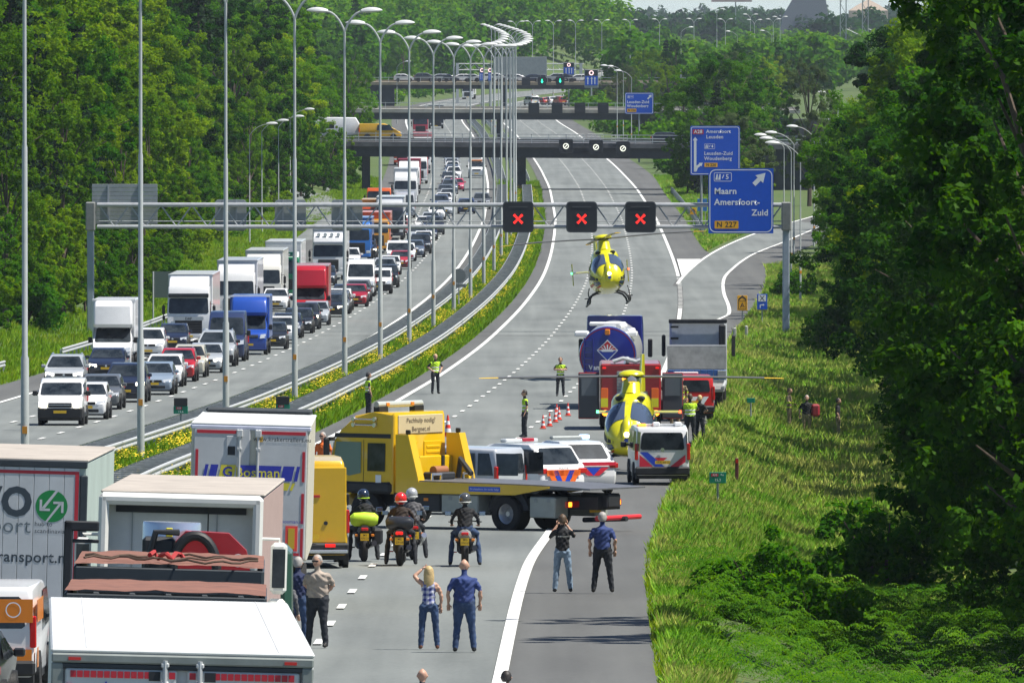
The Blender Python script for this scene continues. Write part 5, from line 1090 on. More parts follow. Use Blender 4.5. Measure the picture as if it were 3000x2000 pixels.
for sg in (-1, 1):
    s.side([(-.2, 1.62), (-.33, 2.38), (-1.22, 2.38), (-1.22, 1.52), (-.8, 1.44)], sg, mat('tinted_green_glass', (.16, .24, .21), .08, spec=.6)).build('side_window', cb, 0); s.side([(-1.45, 1.58), (-1.45, 2.36), (-2.08, 2.36), (-2.08, 1.58)], sg).build('rear_side_window', cb, 0)
    s.side([(-.25, 2.5), (-.28, 2.62), (-2.25, 2.62), (-2.25, 2.5)], sg, MBLACK).build('dark_band', cb, 0); s.side([(-1.30, 1.0), (-1.30, 2.45), (-1.315, 2.45), (-1.315, 1.0)], sg, BLACK).build('door_seam', cb, 0)
    for z in (3.02, 2.86):
        hn_ = MB()
        for yy in (-.95, -1.7): hn_.tube([(sg*1.19, yy, z), (sg*1.25, yy, z)], [.07, .06], 10, CHROME)
        hn_.tube([(sg*1.22, -.95, z), (sg*1.22, -1.7, z)], .02, 6, CHROME); hn_.build('air_horn', cb)
    mm = MB().box(min(sg*1.24, sg*1.42), max(sg*1.24, sg*1.42), -.16, .0, 1.65, 2.5, BLACK, .05); mm.box(min(sg*1.1, sg*1.3), max(sg*1.1, sg*1.3), -.2, -.1, 2.4, 2.5, BLACK); mm.build('mirror', cb)
    MB().box(min(sg*1.1, sg*1.28), max(sg*1.1, sg*1.28), -2.3, -.5, .95, 1.3, CHAS, .1).build('mudguard', cb)
    s.side([(-1.75, 1.2), (-1.75, 1.48), (-1.95, 1.48), (-1.95, 1.2)], sg, SIGNWHITE, .014).build('sticker', cb, 0); s.side([(-.62, 1.05), (-.62, 1.22), (-.98, 1.22), (-.98, 1.05)], sg, MBLACK, .014).build('door_step_panel', cb, 0)
MB().box(-1.0, 1.0, -2.385, -2.355, 2.62, 3.14, CREAM, .03).build('rear_sign', cb); text('Pechhulp nodig?', .19, mat('sign_brown', (.10, .07, .05), .6), cb, back(0, -2.392, 2.98), .004); text('Bergnet.nl', .19, MATS['sign_brown'], cb, back(0, -2.392, 2.74), .004)
for x0 in (-.95, .15): 
    MB().box(x0, x0 + .8, -2.385, -2.355, 1.75, 2.4, TY, .04).build('rear_panel', cb); 
    for z in (1.9, 2.05, 2.2): MB().box(x0 + .1, x0 + .7, -2.40, -2.37, z, z + .08, TY, .02).build('rear_rib', cb)
MB().tube([(-1.0, -1.6, 3.42), (1.0, -1.6, 3.42)], .09, 10, mat('light_bar_grey', (.42, .45, .43), .35)).build('light_bar', cb)
for x in (-.8, .8): MB().box(x - .2, x + .2, -1.7, -1.5, 3.2, 3.36, BLACK).build('bar_bracket', cb); 
for x in (-.6, .5): MB().box(x - .07, x + .07, -1.71, -1.60, 3.38, 3.47, AMBERO, .01).build('bar_lens', cb)
text('SMART', .14, SIGNWHITE, cb, Matrix.Translation((-1.245, -.35, 1.36)) @ Matrix.Rotation(-PI/2, 4, 'Z') @ Matrix.Rotation(PI/2, 4, 'X'), .01)
MB().box(-.5, .5, -9.0, -.6, .65, 1.0, CHAS).build('chassis', TT)
dk = MB(); dk.loft([[(x, y, z) for x, z in ((-1.25, z0), (1.25, z0), (1.25, z1), (-1.25, z1))] for y, z0, z1 in ((-2.75, 1.12, 1.36), (-6.9, 1.10, 1.34), (-7.6, 1.20, 1.33), (-9.3, 1.22, 1.26))], mat('deck_steel', (.20, .205, .22), .5, .5, var=.35, vs=3)); do = dk.build('deck', TT)
for sg in (-1, 1):
    MB().loft([[(sg*1.255, y, z0), (sg*1.285, y, z0), (sg*1.285, y, z1), (sg*1.255, y, z1)] for y, z0, z1 in ((-2.7, 1.0, 1.33), (-6.7, 1.03, 1.31), (-7.9, 1.24, 1.29))], TY).build('deck_side', do)
    MB().box(min(sg*1.287, sg*1.294), max(sg*1.287, sg*1.294), -6.2, -5.1, 1.1, 1.24, SIGNBLUE).build('side_sign', do); 
    MB().loft([[(sg*1.0, y0, z), (sg*1.28, y0, z), (sg*1.28, y1, z), (sg*1.0, y1, z)] for z, y0, y1 in ((1.0, -2.5, -3.35), (1.4, -2.5, -3.3), (2.62, -2.5, -2.95))], TY).build('headboard_tower', do)
    MB().box(min(sg*.62, sg*.5), max(sg*.62, sg*.5), -2.75, -2.70, 1.5, 2.0, MBLACK).build('stop_pad', do)
    MB().tube([(sg*.5, -3.5, 1.36), (sg*.5, -3.5, 1.52), (sg*.9, -3.5, 1.52), (sg*.9, -3.5, 1.36)], .04, 8, CHROME).build('tie_loop', do)
    MB().box(min(sg*1.08, sg*1.16), max(sg*1.08, sg*1.16), -2.9, -2.75, 2.62, 2.75, BLACK, .02).build('work_lamp', do)
text('De sleepdienst die verder helpt', .075, SIGNWHITE, do, Matrix.Translation((-1.297, -5.65, 1.17)) @ Matrix.Rotation(-PI/2, 4, 'Z') @ Matrix.Rotation(PI/2, 4, 'X'))
MB().box(-1.0, 1.0, -2.72, -2.62, 1.34, 2.0, TY, .03).build('headboard', do)
wn_ = MB().box(-.45, .3, -3.4, -2.8, 1.36, 1.56, CHAS, .04); wn_.tube([(-.35, -3.1, 1.6), (.2, -3.1, 1.6)], .13, 12, mat('winch_copper', (.3, .12, .05), .5)); wn_.tube([(.9, -3.0, 1.4), (.75, -3.2, 1.9), (.6, -3.7, 1.5)], .08, 8, BLACK); wn_.build('winch', do)
for sg in (-1, 1):
    for yy, w2 in ((-1.35, .3), (-6.3, .55)): MB().wheel(sg*1.2, yy, .50, w2, sg, rimr=.58, n=28).build('wheel', TT)
    MB().tube([(sg*1.0, -6.3 + .62*math.cos(a), .5 + .62*math.sin(a)) for a in np.linspace(.15, PI - .15, 10)], [.12]*10, 6, CHAS).build('wheel_arch', TT)
    for y0, y1, m, z0, z1 in ((-2.35, -4.0, CHAS, .5, 1.0), (-4.05, -5.35, BOXG, .48, 1.0), (-7.15, -8.05, BOXG, .42, 1.0)):
        b_ = MB().box(min(sg*.6, sg*1.2), max(sg*.6, sg*1.2), y1, y0, z0, z1, m, .03).build('tool_box', TT)
        if m == BOXG:
            for k in (.25, .75): MB().box(min(sg*1.2, sg*1.215), max(sg*1.2, sg*1.215), y0 + (y1-y0)*k - .06, y0 + (y1-y0)*k + .06, z1 - .16, z1 - .06, GREYP, .01).build('latch', b_)
    MB().box(sg*.95 - .28, sg*.95 + .28, -8.5, -8.4, .72, .9, REDL, .02).build('tail_light', TT); MB().box(sg*1.1 - .08, sg*1.1 + .08, -8.52, -8.41, .74, .88, AMBER, .02).build('indicator', TT)
    MB().box(min(sg*1.2, sg*1.22), max(sg*1.2, sg*1.22), -3.6, -3.45, .8, .88, AMBERO).build('side_marker', TT)
plate(-8.53, .56, 1).build('number_plate', TT, 0); MB().box(-.3, .3, -9.2, -8.2, .7, 1.1, CHAS, .05).build('rear_frame', TT)
ul = MB(); ul.cyl((-.1, -8.2, .35), (-.1, -9.7, .42), .07, 8, CHAS); ul.build('lift_arm', TT); rb = MB().cyl((-1.2, -9.5, .45), (.75, -9.5, .45), .07, 10, mat('lift_bar_red', (.6, .03, .04), .4)).build('lift_bar', TT)

# ------------------------------------------------------------------ police cars, vans (seen from behind)
def rearloc(px, d, L, rz, dz=.045):
    x = (px - 1500) / F * d; return Vector((x - math.sin(rz)*L, d + math.cos(rz)*L, float(zroad(d)) + dz))
STRO = mat('police_orange', (.9, .16, .02), .4); STRB = mat('police_blue', (.02, .06, .5), .4); STRR = mat('police_red', (.62, .02, .05), .4)
def stripes(par, y, x0, x1, z0, z1, cols, n, sl=1.0):
    """slanting bands across a tail, mirrored about the middle"""
    for sg in (-1, 1):
        for i in range(n):
            a = x0 + (x1 - x0)*i/n; b = x0 + (x1 - x0)*(i + .92)/n; sh = (x1-x0)/n*1.2*sl
            c = cols[i % len(cols)]
            if c is None: continue
            MB().poly([(sg*a, y, z1), (sg*b, y, z1), (sg*max(0.0, b - sh), y, z0), (sg*max(0.0, a - sh), y, z0)], c).build('stripe', par, 0)
def body_of(t, n='body'): return [c for c in t.children if c.name.startswith(n)][0]
rz = math.radians(2.6); L_ = 5.0
pv_ = stamp('politie_van', V_(base=BUS, L=L_, W=1.94, Hh=1.98, sidewin=2, rear=True), 'police_van', 'white police van with blue and red slanted stripes parked beside the verge', 'van', rearloc(1941, 414, L_ * .93, rz), rz, None, W_, .93); b = body_of(pv_)

for c_, pp in ((STRR, ((-.85, .85), (-.85, .12), (-.62, 0), (-.28, 0))), (STRB, ((-.85, 1.), (-.55, 1.), (.16, 0), (-.22, 0))), (STRR, ((-.30, .66), (.18, .66), (.0, .42), (-.13, .42))), (STRR, ((.85, .85), (.85, .40), (.5, 0), (.2, 0)))): MB().poly([(u_*.93, -L_ - .022 - (.003 if c_ == STRB else 0), .56 + v_*.56) for u_, v_ in pp], c_).build('stripe', b, 0)
text('POLITIE', .11, MBLACK, b, back(-.38, -L_ - .015, 1.20), .004); text('VRR-68-G', .10, MBLACK, b, back(0, -L_ - .12, .775), .004)
MB().cyl((0, -L_ - .03, 1.2), (0, -L_ - .05, 1.2), .07, 14, CHROME).build('badge', b); MB().box(-.8, .8, -L_*.75, -L_*.7, 1.98, 2.05, GALV, .01).build('roof_bar', b)
for x in (-.15, .6): MB().box(x - .12, x + .12, -L_*.8, -L_*.74, 1.98, 2.12, WHITE, .03).build('antenna', b)
MB().box(-.78, -.5, -L_*.8, -L_*.74, 1.99, 2.06, AMBER, .02).build('amber_beacon', b)
rz = math.radians(36)
pc = stamp('politie_mpv', K(MPV, rear=True), 'police_car', 'white police people carrier with orange and blue tail stripes and red roof light', 'car', rearloc(1650, 391, 4.85, rz), rz, None, W_); b = body_of(pc)
stripes(b, -4.885, 0, .86, .52, .96, [STRO, STRB, STRO, None], 4); MB().box(-.62, .62, -4.885, -4.875, .80, .98, STRO).build('stripe', b, 0); text('POLITIE', .10, MBLACK, b, back(0, -4.88, 1.02), .004); text('KH-298-B', .095, MBLACK, b, back(0, -4.876, .676), .004)
lb = MB().box(-.62, .62, -2.75, -2.45, 1.75, 1.86, mat('light_bar_clear', (.55, .58, .6), .2), .03).build('light_bar', b); MB().box(.0, .45, -2.77, -2.43, 1.77, 1.87, mat('matrix_red', (.35, .01, .03), .3), .02).build('light_bar_display', lb)
rz = math.radians(22)
pc = stamp('politie_hatch', K(HATCH, L=4.3, W=1.79, Hh=1.58, rear=True), 'police_car', 'white police hatchback with lit blue roof beacon behind the people carrier', 'car', rearloc(1738, 402, 4.3, rz), rz, None, W_); b = body_of(pc)
stripes(b, -4.335, 0, .8, .55, .80, [STRB, STRR, None], 3); MB().box(-.75, .75, -4.335, -4.325, .86, .97, STRR).build('stripe', b, 0)
lb = MB().box(-.62, .62, -2.45, -2.2, 1.62, 1.72, GREYP, .03).build('light_bar', b); MB().box(.38, .64, -2.47, -2.18, 1.63, 1.75, BLUEON, .03).build('blue_beacon', lb)
rz = math.radians(62)
stamp('silver_van', V_(base=BUS, sidewin=2), 'delivery_van', 'silver van with dark side windows right behind the recovery truck', 'van', rearloc(1500, 376.5, 4.95, rz), rz, None, (.45, .48, .53))

# ------------------------------------------------------------------ incident vehicles
FRED = mat('fire_red', (.27, .008, .014), .35, coat=.5, var=.1)
ft = thing('fire_engine', 'red fire engine with open lockers behind the landed helicopter', 'fire engine', (0, 0, 0)); d = 513.; x = (1848 - 1500)/F*d; ft.scale = (1, 1, .875); ft.location = (x, d, float(zroad(d)) + .045)
bo = MB().box(-1.2, 1.2, 0, 5.4, .75, 3.0, FRED, .07); bo.box(-1.2, 1.2, 5.5, 7.6, .6, 2.9, FRED, .12); bo.box(-1.05, 1.05, .1, 7.3, .45, .75, BLACK); b = bo.build('body', ft)
sl_ = MB()
for i in range(12): sl_.box(-.55, .45, -.03, .0, 1.0 + i*.14, 1.125 + i*.14, GREYP, .01)
sl_.build('roller_shutter', b); MB().box(.38, .5, -.12, 0, .8, 2.7, GALV, .02).build('ladder_rail', b)
for sg in (-1, 1):
    MB().box(sg*1.0 - .18, sg*1.0 + .1, -.025, 0, 1.0, 1.9, STRO, .01).build('chevron_panel', b)
    MB().box(sg*1.0 - .18, sg*1.0 + .1, -.03, 0, 1.05, 1.45, mat('fluor_yellow', (.75, .7, .02), .5)).build('chevron_panel', b)
    MB().tube([(sg*1.0, -.02, .78), (sg*1.0, -.06, .78)], [.14, .12], 12, AMBER).build('flashing_light', b); MB().box(sg*1.05 - .07, sg*1.05 + .07, -.03, 0, 2.78, 2.86, REDON).build('marker_light', b)
    dr = MB().box(min(sg*1.25, sg*2.05), max(sg*1.25, sg*2.05), .35, .42, .55, 2.55, mat('locker_inside', (.05, .055, .065), .5), .05); dr.box(min(sg*1.25, sg*2.07), max(sg*1.25, sg*2.07), .40, .46, .5, 2.6, FRED, .05); dr.build('locker_door', b)
    MB().box(min(sg*1.35, sg*1.95), max(sg*1.35, sg*1.95), .33, .345, 1.55, 2.35, mat('locker_window', (.12, .14, .16), .2)).build('door_panel', b)
    for yy in (1.6, 6.2): MB().wheel(sg*1.2, yy, .5, .4, sg).build('wheel', ft)
MB().tube([(-.1, .3, 3.12), (-.1, 3.5, 3.12)], .1, 8, GALV).build('roof_tube', b); ld = MB()
for x_ in (-.1, .5): ld.box(x_ - .04, x_ + .04, .1, 4.2, 3.06, 3.2, CHROME)
for i in range(9): ld.box(-.1, .5, .2 + i*.45, .26 + i*.45, 3.1, 3.16, CHROME)
ld.build('ladder', b); MB().tube([(-.7, .1, 3.1), (-.3, .1, 3.25), (.2, .1, 3.1), (.5, .1, 3.22)], .09, 8, GALV).build('suction_hose', b)
for x_ in (-.25,): MB().tube([(x_, -.02, 2.32), (x_, -.08, 2.32)], [.1, .09], 10, AMBER).build('amber_beacon', b)
TBLUE = mat('tanker_blue', (.012, .018, .20), .28, coat=.6, var=.08); STEEL = mat('tank_steel', (.62, .62, .6), .3, .6)
tk = thing('tanker_lorry', 'blue tank lorry with VanDrie lettering behind the fire engine', 'lorry'); d = 556.; x = (1780 - 1500)/F*d; tk.location = (x, d, float(zroad(d)) + .045); rz = -.035; tk.rotation_euler = (0, 0, rz)
R = 1.24; zc = 2.32
tb = MB().tube([(0, -.12, zc), (0, -.05, zc), (0, .1, zc), (0, .25, zc)], [R*.80, R*.97, R, R], 40, TBLUE).build('tank_end', tk, 40)
MB().tube([(0, .25, zc), (0, 10.5, zc)], [R, R], 40, STEEL).build('tank', tk); rr = MB(); N = 48; rr.add([(r_*math.cos(2*PI*k/N), -.075 + (R*.93 - r_)*.4, zc + r_*math.sin(2*PI*k/N)) for r_ in (R*.95, R*.92) for k in range(N)], [(k, (k+1) % N, N + (k+1) % N, N + k) for k in range(N)], SRED); rr.build('red_ring', tb, 0)
dm = MB(); dm.poly([(0, -.145, zc + .68), (.46, -.145, zc + .22), (0, -.145, zc - .26), (-.46, -.145, zc + .22)], SIGNWHITE); dm.poly([(0, -.149, zc + .62), (.40, -.149, zc + .24), (-.40, -.149, zc + .24)], SRED); dm.poly([(0, -.149, zc - .2), (.40, -.149, zc + .2), (-.40, -.149, zc + .2)], SBLUE)
for a in np.linspace(-1.0, 1.0, 5): dm.poly([(math.sin(a)*.1 - .02, -.152, zc + .22), (math.sin(a)*.1 + .02, -.152, zc + .22), (math.sin(a)*.32 + .03, -.152, zc + .22 + .24*math.cos(a)), (math.sin(a)*.32 - .03, -.152, zc + .22 + .24*math.cos(a))], SIGNWHITE)
dm.poly([(-.24, -.153, zc + .16), (.24, -.153, zc + .16), (.30, -.153, zc + .25), (-.30, -.153, zc + .25)], SIGNWHITE); dm.build('emblem', tb, 0)
text('VanDrie', .30, SIGNWHITE, tb, back(-.28, -.15, zc - .52), .016); text('Group', .22, mat('sign_pale_blue', (.45, .5, .6), .5), tb, back(.66, -.15, zc - .56), .0)
MB().box(-.11, .11, -.2, -.05, zc + .88, zc + 1.12, AMBERO, .03).build('rear_beacon', tb)
lr = MB()
for x_ in (-1.0, -.62): lr.cyl((x_, -.16, 1.0), (x_, -.16, zc + .75), .03, 6, TBLUE)
for i in range(8): lr.cyl((-1.0, -.16, 1.15 + i*.26), (-.62, -.16, 1.15 + i*.26), .022, 6, TBLUE)
lr.build('ladder', tb); MB().box(-1.1, 1.1, -.2, .3, .85, 1.12, mat('tanker_frame', (.02, .03, .10), .5), .04).build('rear_frame', tk)
MB().box(-.9, .7, 3.5, 4.2, 3.5, 3.66, WHITE, .05).build('walkway', tk)
for x_, yy in ((-1.15, .8), (.95, .8)): MB().box(x_ - .3, x_ + .3, yy, yy + 1.4, 3.1, 3.32, WHITE, .05).build('hose_box', tk)
for x_, z in ((.45, 3.5), (.8, 3.3)): MB().tube([(x_, .9, z), (x_ + .25, 1.8, z + .05)], .12, 12, WHITE).build('pipe', tk)
sp = Shell([(13.0, .5), (13.0, 3.4), (12.2, 3.75), (10.9, 3.75), (10.9, .8)], 1.25, 1.8, .02, 3, 0); sp.c = 12; sp.body(MB(), TBLUE, .08).build('cab', tk)
for sg in (-1, 1):
    MB().box(min(sg*1.42, sg*1.62), max(sg*1.42, sg*1.62), 12.6, 12.75, 1.9, 2.7, BLACK, .04).build('mirror', tk)
    for yy in (1.2, 2.5, 8.5, 12.2): MB().wheel(sg*1.24, yy, .5, .35, sg).build('wheel', tk)
# grey-backed lorry with low loader on the shoulder
ll = thing('low_loader', 'white lorry with blue and grey tailgate and low loader on the hard shoulder', 'lorry'); d = 566.; x = (2042 - 1500)/F*d; ll.location = (x, d, float(zroad(d)) + .045); ll.rotation_euler = (0, 0, -.03)
CG = mat('tarp_grey', (.42, .43, .43), .8, var=.35, vs=2.5)
cb = MB().box(-1.25, 1.25, 2.6, 4.6, .7, 3.62, mat('cab_pale', (.50, .54, .6), .5, var=.15), .1).build('cab', ll)
MB().box(-1.28, 1.28, 2.4, 2.55, 3.5, 3.68, MBLACK, .03).build('roof_edge', cb); MB().box(.92, 1.22, 2.3, 2.58, 2.2, 3.45, MBLACK, .06).build('air_intake', cb)
for zz in (2.8, 3.3): MB().box(-1.2, -.85, 2.5, 2.58, zz, zz + .08, BLACK).build('hinge', cb)
MB().box(-1.3, 1.3, .2, .32, 1.55, 2.55, CG, .03).build('tailgate', ll); MB().box(-1.3, 1.3, .2, .3, 2.56, 2.62, WHITE).build('tailgate_edge', ll)
bl = MB()
for i in range(9): bl.box(-1.28 + i*.286, -1.28 + i*.286 + .27, .18, .30, 1.1, 1.53, mat('panel_blue', (.02, .09, .30), .5, var=.2), .02)
bl.build('blue_panel', ll); MB().box(.9, 1.28, .16, .20, 1.15, 1.5, GREYP, .02).build('label_plate', ll)
MB().box(-1.28, 1.28, -7.5, .2, .78, .95, mat('loader_deck', (.30, .30, .29), .7, var=.4, vs=2), .03).build('deck', ll); 
for sg in (-1, 1):
    MB().box(min(sg*1.45, sg*1.62), max(sg*1.45, sg*1.62), 4.3, 4.5, 2.0, 2.95, BLACK, .05).build('mirror', ll)
    for yy in (-6.5, -5.2, 1.2, 4.0): MB().wheel(sg*1.22, yy, .48, .35, sg).build('wheel', ll)
    MB().box(min(sg*1.2, sg*1.3), max(sg*1.2, sg*1.3), -7.5, .2, .95, 1.05, GALV).build('deck_rail', ll)
rz = math.radians(6); rc = stamp('fire_pickup', V_(base=BUS, L=4.6, W=1.85, Hh=1.85, rear=True), 'fire_officer_car', 'red fire service car parked on the shoulder between the fire engine and the low loader', 'car', rearloc(2030, 532, 4.6, rz), rz, None, (.55, .02, .02))
b = body_of(rc); stripes(b, -4.63, 0, .9, .6, 1.0, [SIGNWHITE, None], 4); MB().box(-.5, .5, -2.3, -2.0, 1.86, 1.95, BLUEON if False else mat('beacon_clear', (.6, .62, .65), .2), .03).build('light_bar', b)
# road cones
ORNG = mat('cone_orange_red', (.72, .05, .025), .5); CWHT = mat('cone_white', (.75, .76, .77), .5)
def cone_kit(h):
    def mk():
        mb = MB(); r = lambda f: h*(.19 - .155*f); st = [0, .18, .36, .54, .72, 1.0]
        for i in range(5): mb.tube([(0, 0, .03 + h*st[i]), (0, 0, .03 + h*st[i+1])], [r(st[i]), r(st[i+1])], 16, ORNG if i % 2 == 0 else CWHT)
        return [('shell', mb.mesh('shell'), None), ('base', MB().box(-h*.26, h*.26, -h*.26, h*.26, 0, .035, mat('cone_base', (.45, .06, .03), .7), .01).mesh('base'), None)]
    return mk
for i, (px, py, lab) in enumerate(((1312, 1283, 'red and white road cone behind the recovery truck cab, farther of two'), (1292, 1311, 'red and white road cone behind the recovery truck cab, nearer of two'))):
    stamp('cone_big', cone_kit(.80), 'road_cone', lab, 'road cone', onroad(px, py), 0, 'road cones')
for i, (px, py) in enumerate(((1591, 1260), (1610, 1253), (1627, 1241), (1638, 1234), (1631, 1226), (1664, 1222))):
    stamp('cone_small', cone_kit(.52), 'road_cone', 'small red and white road cone left of the landed helicopter, %s from the camera' % nth(i + 1), 'road cone', onroad(px, py), 0, 'road cones')

# ------------------------------------------------------------------ halted lorries in the foreground, seen from behind
TAN = mat('dusty_roof', (.44, .395, .345), .8, var=.35, vs=1.4, col2=(.33, .295, .26)); ROOFW = mat('white_roof', (.62, .64, .64), .5, var=.16, vs=1.6); DOORG = mat('door_panel_grey', (.52, .54, .56), .5, var=.16, vs=1.2); TRIMK = mat('dark_trim', (.035, .045, .055), .5, .2, var=.2); REDT = mat('reflective_red', (.45, .015, .03), .4); WTAPE = mat('reflective_white', (.7, .7, .7), .4)
ROLL = math.radians(1.6)
def slope(d): return float(DROP(d + 4) - DROP(d - 4)) / 8
def rearbox(name, label, px, d, W, L, top, floor, side, roof, yaw=0., lift=0.):
    x = (px - 1500)/F*d; t = thing(name, label, 'lorry', (x, d, float(zroad(d)) + .045 + lift)); t.rotation_euler = (-slope(d + L/2), ROLL, heading(d) + yaw); hb = W/2
    b = MB().box(-hb, hb, 0, L, floor, top - .05, side, .03).build('trailer_body', t); MB().box(-hb - .02, hb + .02, -.03, L, top - .05, top, roof, .02).build('roof', t)
    MB().box(-.5, .5, .3, L - .3, floor - .35, floor, BLACK).build('chassis', t); MB().box(-1.1, 1.1, -.02, .1, .45, .6, GALV, .02).build('underrun_bar', t)
    for sg in (-1, 1):
        for yy in (1.6, 2.9, 4.2): MB().wheel(sg*1.24, yy, .5, .38, sg).build('wheel', t)
        MB().box(sg*.95 - .22, sg*.95 + .22, -.05, .05, .72, .88, REDL, .02).build('tail_light', t)
    return t, b
# grey trailer with green round logo (left lane)
t, b = rearbox('semi_trailer', 'grey trailer with green round arrow logo and transport lettering, left edge', -9.34*F/243 + 1500, 243, 2.55, 13.6, 4.05, 1.1, mat('curtain_pale_green', (.40, .48, .44), .7, var=.2, vs=.6), TAN)
MB().box(-1.275, 1.275, -.05, -.0, 3.88, 4.02, TRIMK, .02).build('roof_beam', b); MB().box(1.14, 1.285, -.04, .05, 1.1, 3.75, TRIMK, .02).build('corner_post', b); MB().box(-1.285, -1.14, -.04, .05, 1.1, 3.75, TRIMK, .02).build('corner_post', b)
for i in range(8): MB().box(-1.13 + i*.2825, -1.13 + (i + 1)*.2825 - .008, -.03, .0, 1.1, 3.88, DOORG, .006).build('door_plank', b)
MB().box(-1.12, 1.12, -.035, -.03, 3.76, 3.82, REDT).build('red_tape', b, 0); MB().box(1.05, 1.12, -.036, -.03, 1.5, 3.79, REDT).build('red_tape', b, 0)
DKT = mat('letter_dark', (.03, .045, .06), .5)
text('WO', .74, DKT, b, back(.25, -.034, 3.20), .04, 'RIGHT', sx=.95); text('transport', .40, mat('letter_grey', (.11, .14, .16), .5), b, back(.24, -.034, 2.77), -.004, 'RIGHT'); text('hub to', .12, DKT, b, back(.31, -.034, 2.82), 0, 'LEFT'); text('scandinavia', .12, DKT, b, back(.31, -.034, 2.69), 0, 'LEFT'); text('www.wotransport.nl', .29, DKT, b, back(.98, -.034, 2.19), .014, 'RIGHT')
LG = mat('logo_green', (.0, .20, .04), .45); mb = MB(); N = 36; mb.poly([(.62 + .30*math.cos(2*PI*k/N), -.034, 3.16 + .30*math.sin(2*PI*k/N)) for k in range(N)], LG)
def band(pts): mb.poly([(.62 + x_*.75, -.037, 3.16 + z_*.75) for x_, z_ in pts], DOORG)
band([(-.16, -.40), (-.10, -.40), (.28, .10), (.22, .12)]); band([(.10, .40), (.16, .38), (-.20, -.10), (-.26, -.06)]); band([(.30, .12), (.30, -.16), (.24, -.16), (.24, .06), (.04, .06), (.04, .12)]); band([(-.30, -.12), (-.30, .16), (-.24, .16), (-.24, -.06), (-.04, -.06), (-.04, -.12)]); mb.build('logo', b, 0)
# red trailer with dusty roof
t, b = rearbox('semi_trailer', 'red trailer with dusty tan roof between the grey and the white trailers', 514, 208, 2.60, 13.6, 4.12, 1.0, mat('curtain_rose', (.42, .30, .27), .7, var=.15), TAN)
MB().box(-1.30, 1.30, -.06, .0, 3.92, 4.06, TRIMK, .02).build('roof_beam', b); MB().box(-1.28, 1.28, -.03, .0, 1.0, 3.9, FRED, .03).build('rear_door', b)
# white trailer with the blue and yellow name panels
t, b = rearbox('semi_trailer', 'white trailer with blue and yellow name panels and white roof sheet', 720, 279, 2.55, 13.6, 4.08, 1.15, mat('trailer_cream_side', (.58, .56, .47), .6, var=.1), ROOFW, yaw=.014)
MB().box(-1.2, 1.2, 13.0, 13.6, 4.08, 4.2, TRIMK, .05).build('roof_box', b); SHEET = mat('roof_sheet', (.55, .58, .72), .6, var=.15)
MB().box(-1.30, 1.30, -.04, .1, 3.93, 4.04, SHEET, .03).build('roof_sheet_edge', b)
for i, (x0, x1) in enumerate(((-1.22, -.14), (.14, 1.22))):
    dr = MB().box(x0, x1 if i else x1 + .13, -.04, 0, 1.2, 3.96, DOORG, .015).build('rear_door', b)
    MB().box(x0 + .06, x1 - .04, -.05, -.04, 3.85, 3.92, REDT).build('red_tape', dr, 0)
for x in (-.24, .16):
    rd = MB(); rd.cyl((x, -.08, 1.2), (x, -.08, 3.95), .03, 8, GALV); rd.box(x - .07, x + .07, -.12, -.03, 3.78, 3.95, GALV, .02); rd.box(x - .05, x + .05, -.11, -.03, 3.5, 3.56, GALV, .01); rd.build('lock_rod', b)
for z0, z1 in ((2.85, 3.5), (1.95, 2.6), (1.15, 1.85)): MB().box(1.12, 1.18, -.05, -.04, z0, z1, REDT).build('red_tape', b, 0)
MB().box(-1.18, -1.12, -.05, -.04, 2.7, 3.5, REDT).build('red_tape', b, 0); MB().box(.4, 1.1, -.05, -.04, 1.26, 1.32, REDT).build('red_tape', b, 0)
PB = mat('name_blue', (.02, .03, .36), .45); PYL = mat('name_yellow', (.62, .55, .04), .45)
def para(x0, x1, z0, z1, m, y=-.052, sl=.06): MB().poly([(x0, y, z0), (x1, y, z0), (x1 + sl, y, z1), (x0 + sl, y, z1)], m).build('name_panel', b, 0)
for x0, x1, m in ((-1.02, -.95, PB), (-.90, -.74, PB), (-.68, -.36, PYL), (-.30, .62, PB), (.66, .90, PB), (.95, 1.02, PB)): para(x0, x1, 2.86, 3.18, m)
for x0, x1, m in ((-.2, .60, PYL), (.64, .82, PYL), (.86, .92, PYL)): para(x0, x1, 2.66, 2.82, m)
text('G', .30, PB, b, back(-.48, -.056, 3.02), .02); text('Bosman', .29, PYL, b, back(.17, -.056, 3.02), .012); text('Heteren-Lisse', .14, PB, b, back(.52, -.056, 2.74), .008, 'RIGHT'); text('www.krakertrailers.eu', .13, DKT, b, back(.68, -.05, 3.75), .004); text('www.gbosman.nl', .11, PB, b, back(.78, -.05, 1.99), .002)
MB().box(.12, .26, -.05, -.04, 3.69, 3.81, mat('sticker_ochre', (.55, .33, .03), .5)).build('sticker', b, 0); MB().box(-.52, -.30, -.055, -.04, 3.36, 3.80, DOORG, .01).build('hatch', b); MB().box(-.49, -.33, -.062, -.05, 3.39, 3.58, MBLACK).build('hatch_window', b, 0)
MB().box(.80, 1.06, -.052, -.04, 1.36, 1.90, mat('marker_red', (.8, .06, .04), .4)).build('marker_plate', b, 0); MB().box(.86, 1.0, -.058, -.05, 1.41, 1.85, mat('marker_ochre', (.55, .36, .02), .4)).build('marker_centre', b, 0)
MB().box(.42, .58, -.052, -.04, 1.36, 1.54, mat('warning_yellow', (.6, .45, .03), .5)).build('warning_sticker', b, 0); mb = MB(); mb.add([(.68 + r_*math.cos(a), -.052, 1.45 + r_*math.sin(a)) for r_ in (.09, .055) for a in np.linspace(.7, 5.6, 14)], [(k, k+1, 15+k, 14+k) for k in range(13)], PB); mb.build('ring_sticker', b, 0)
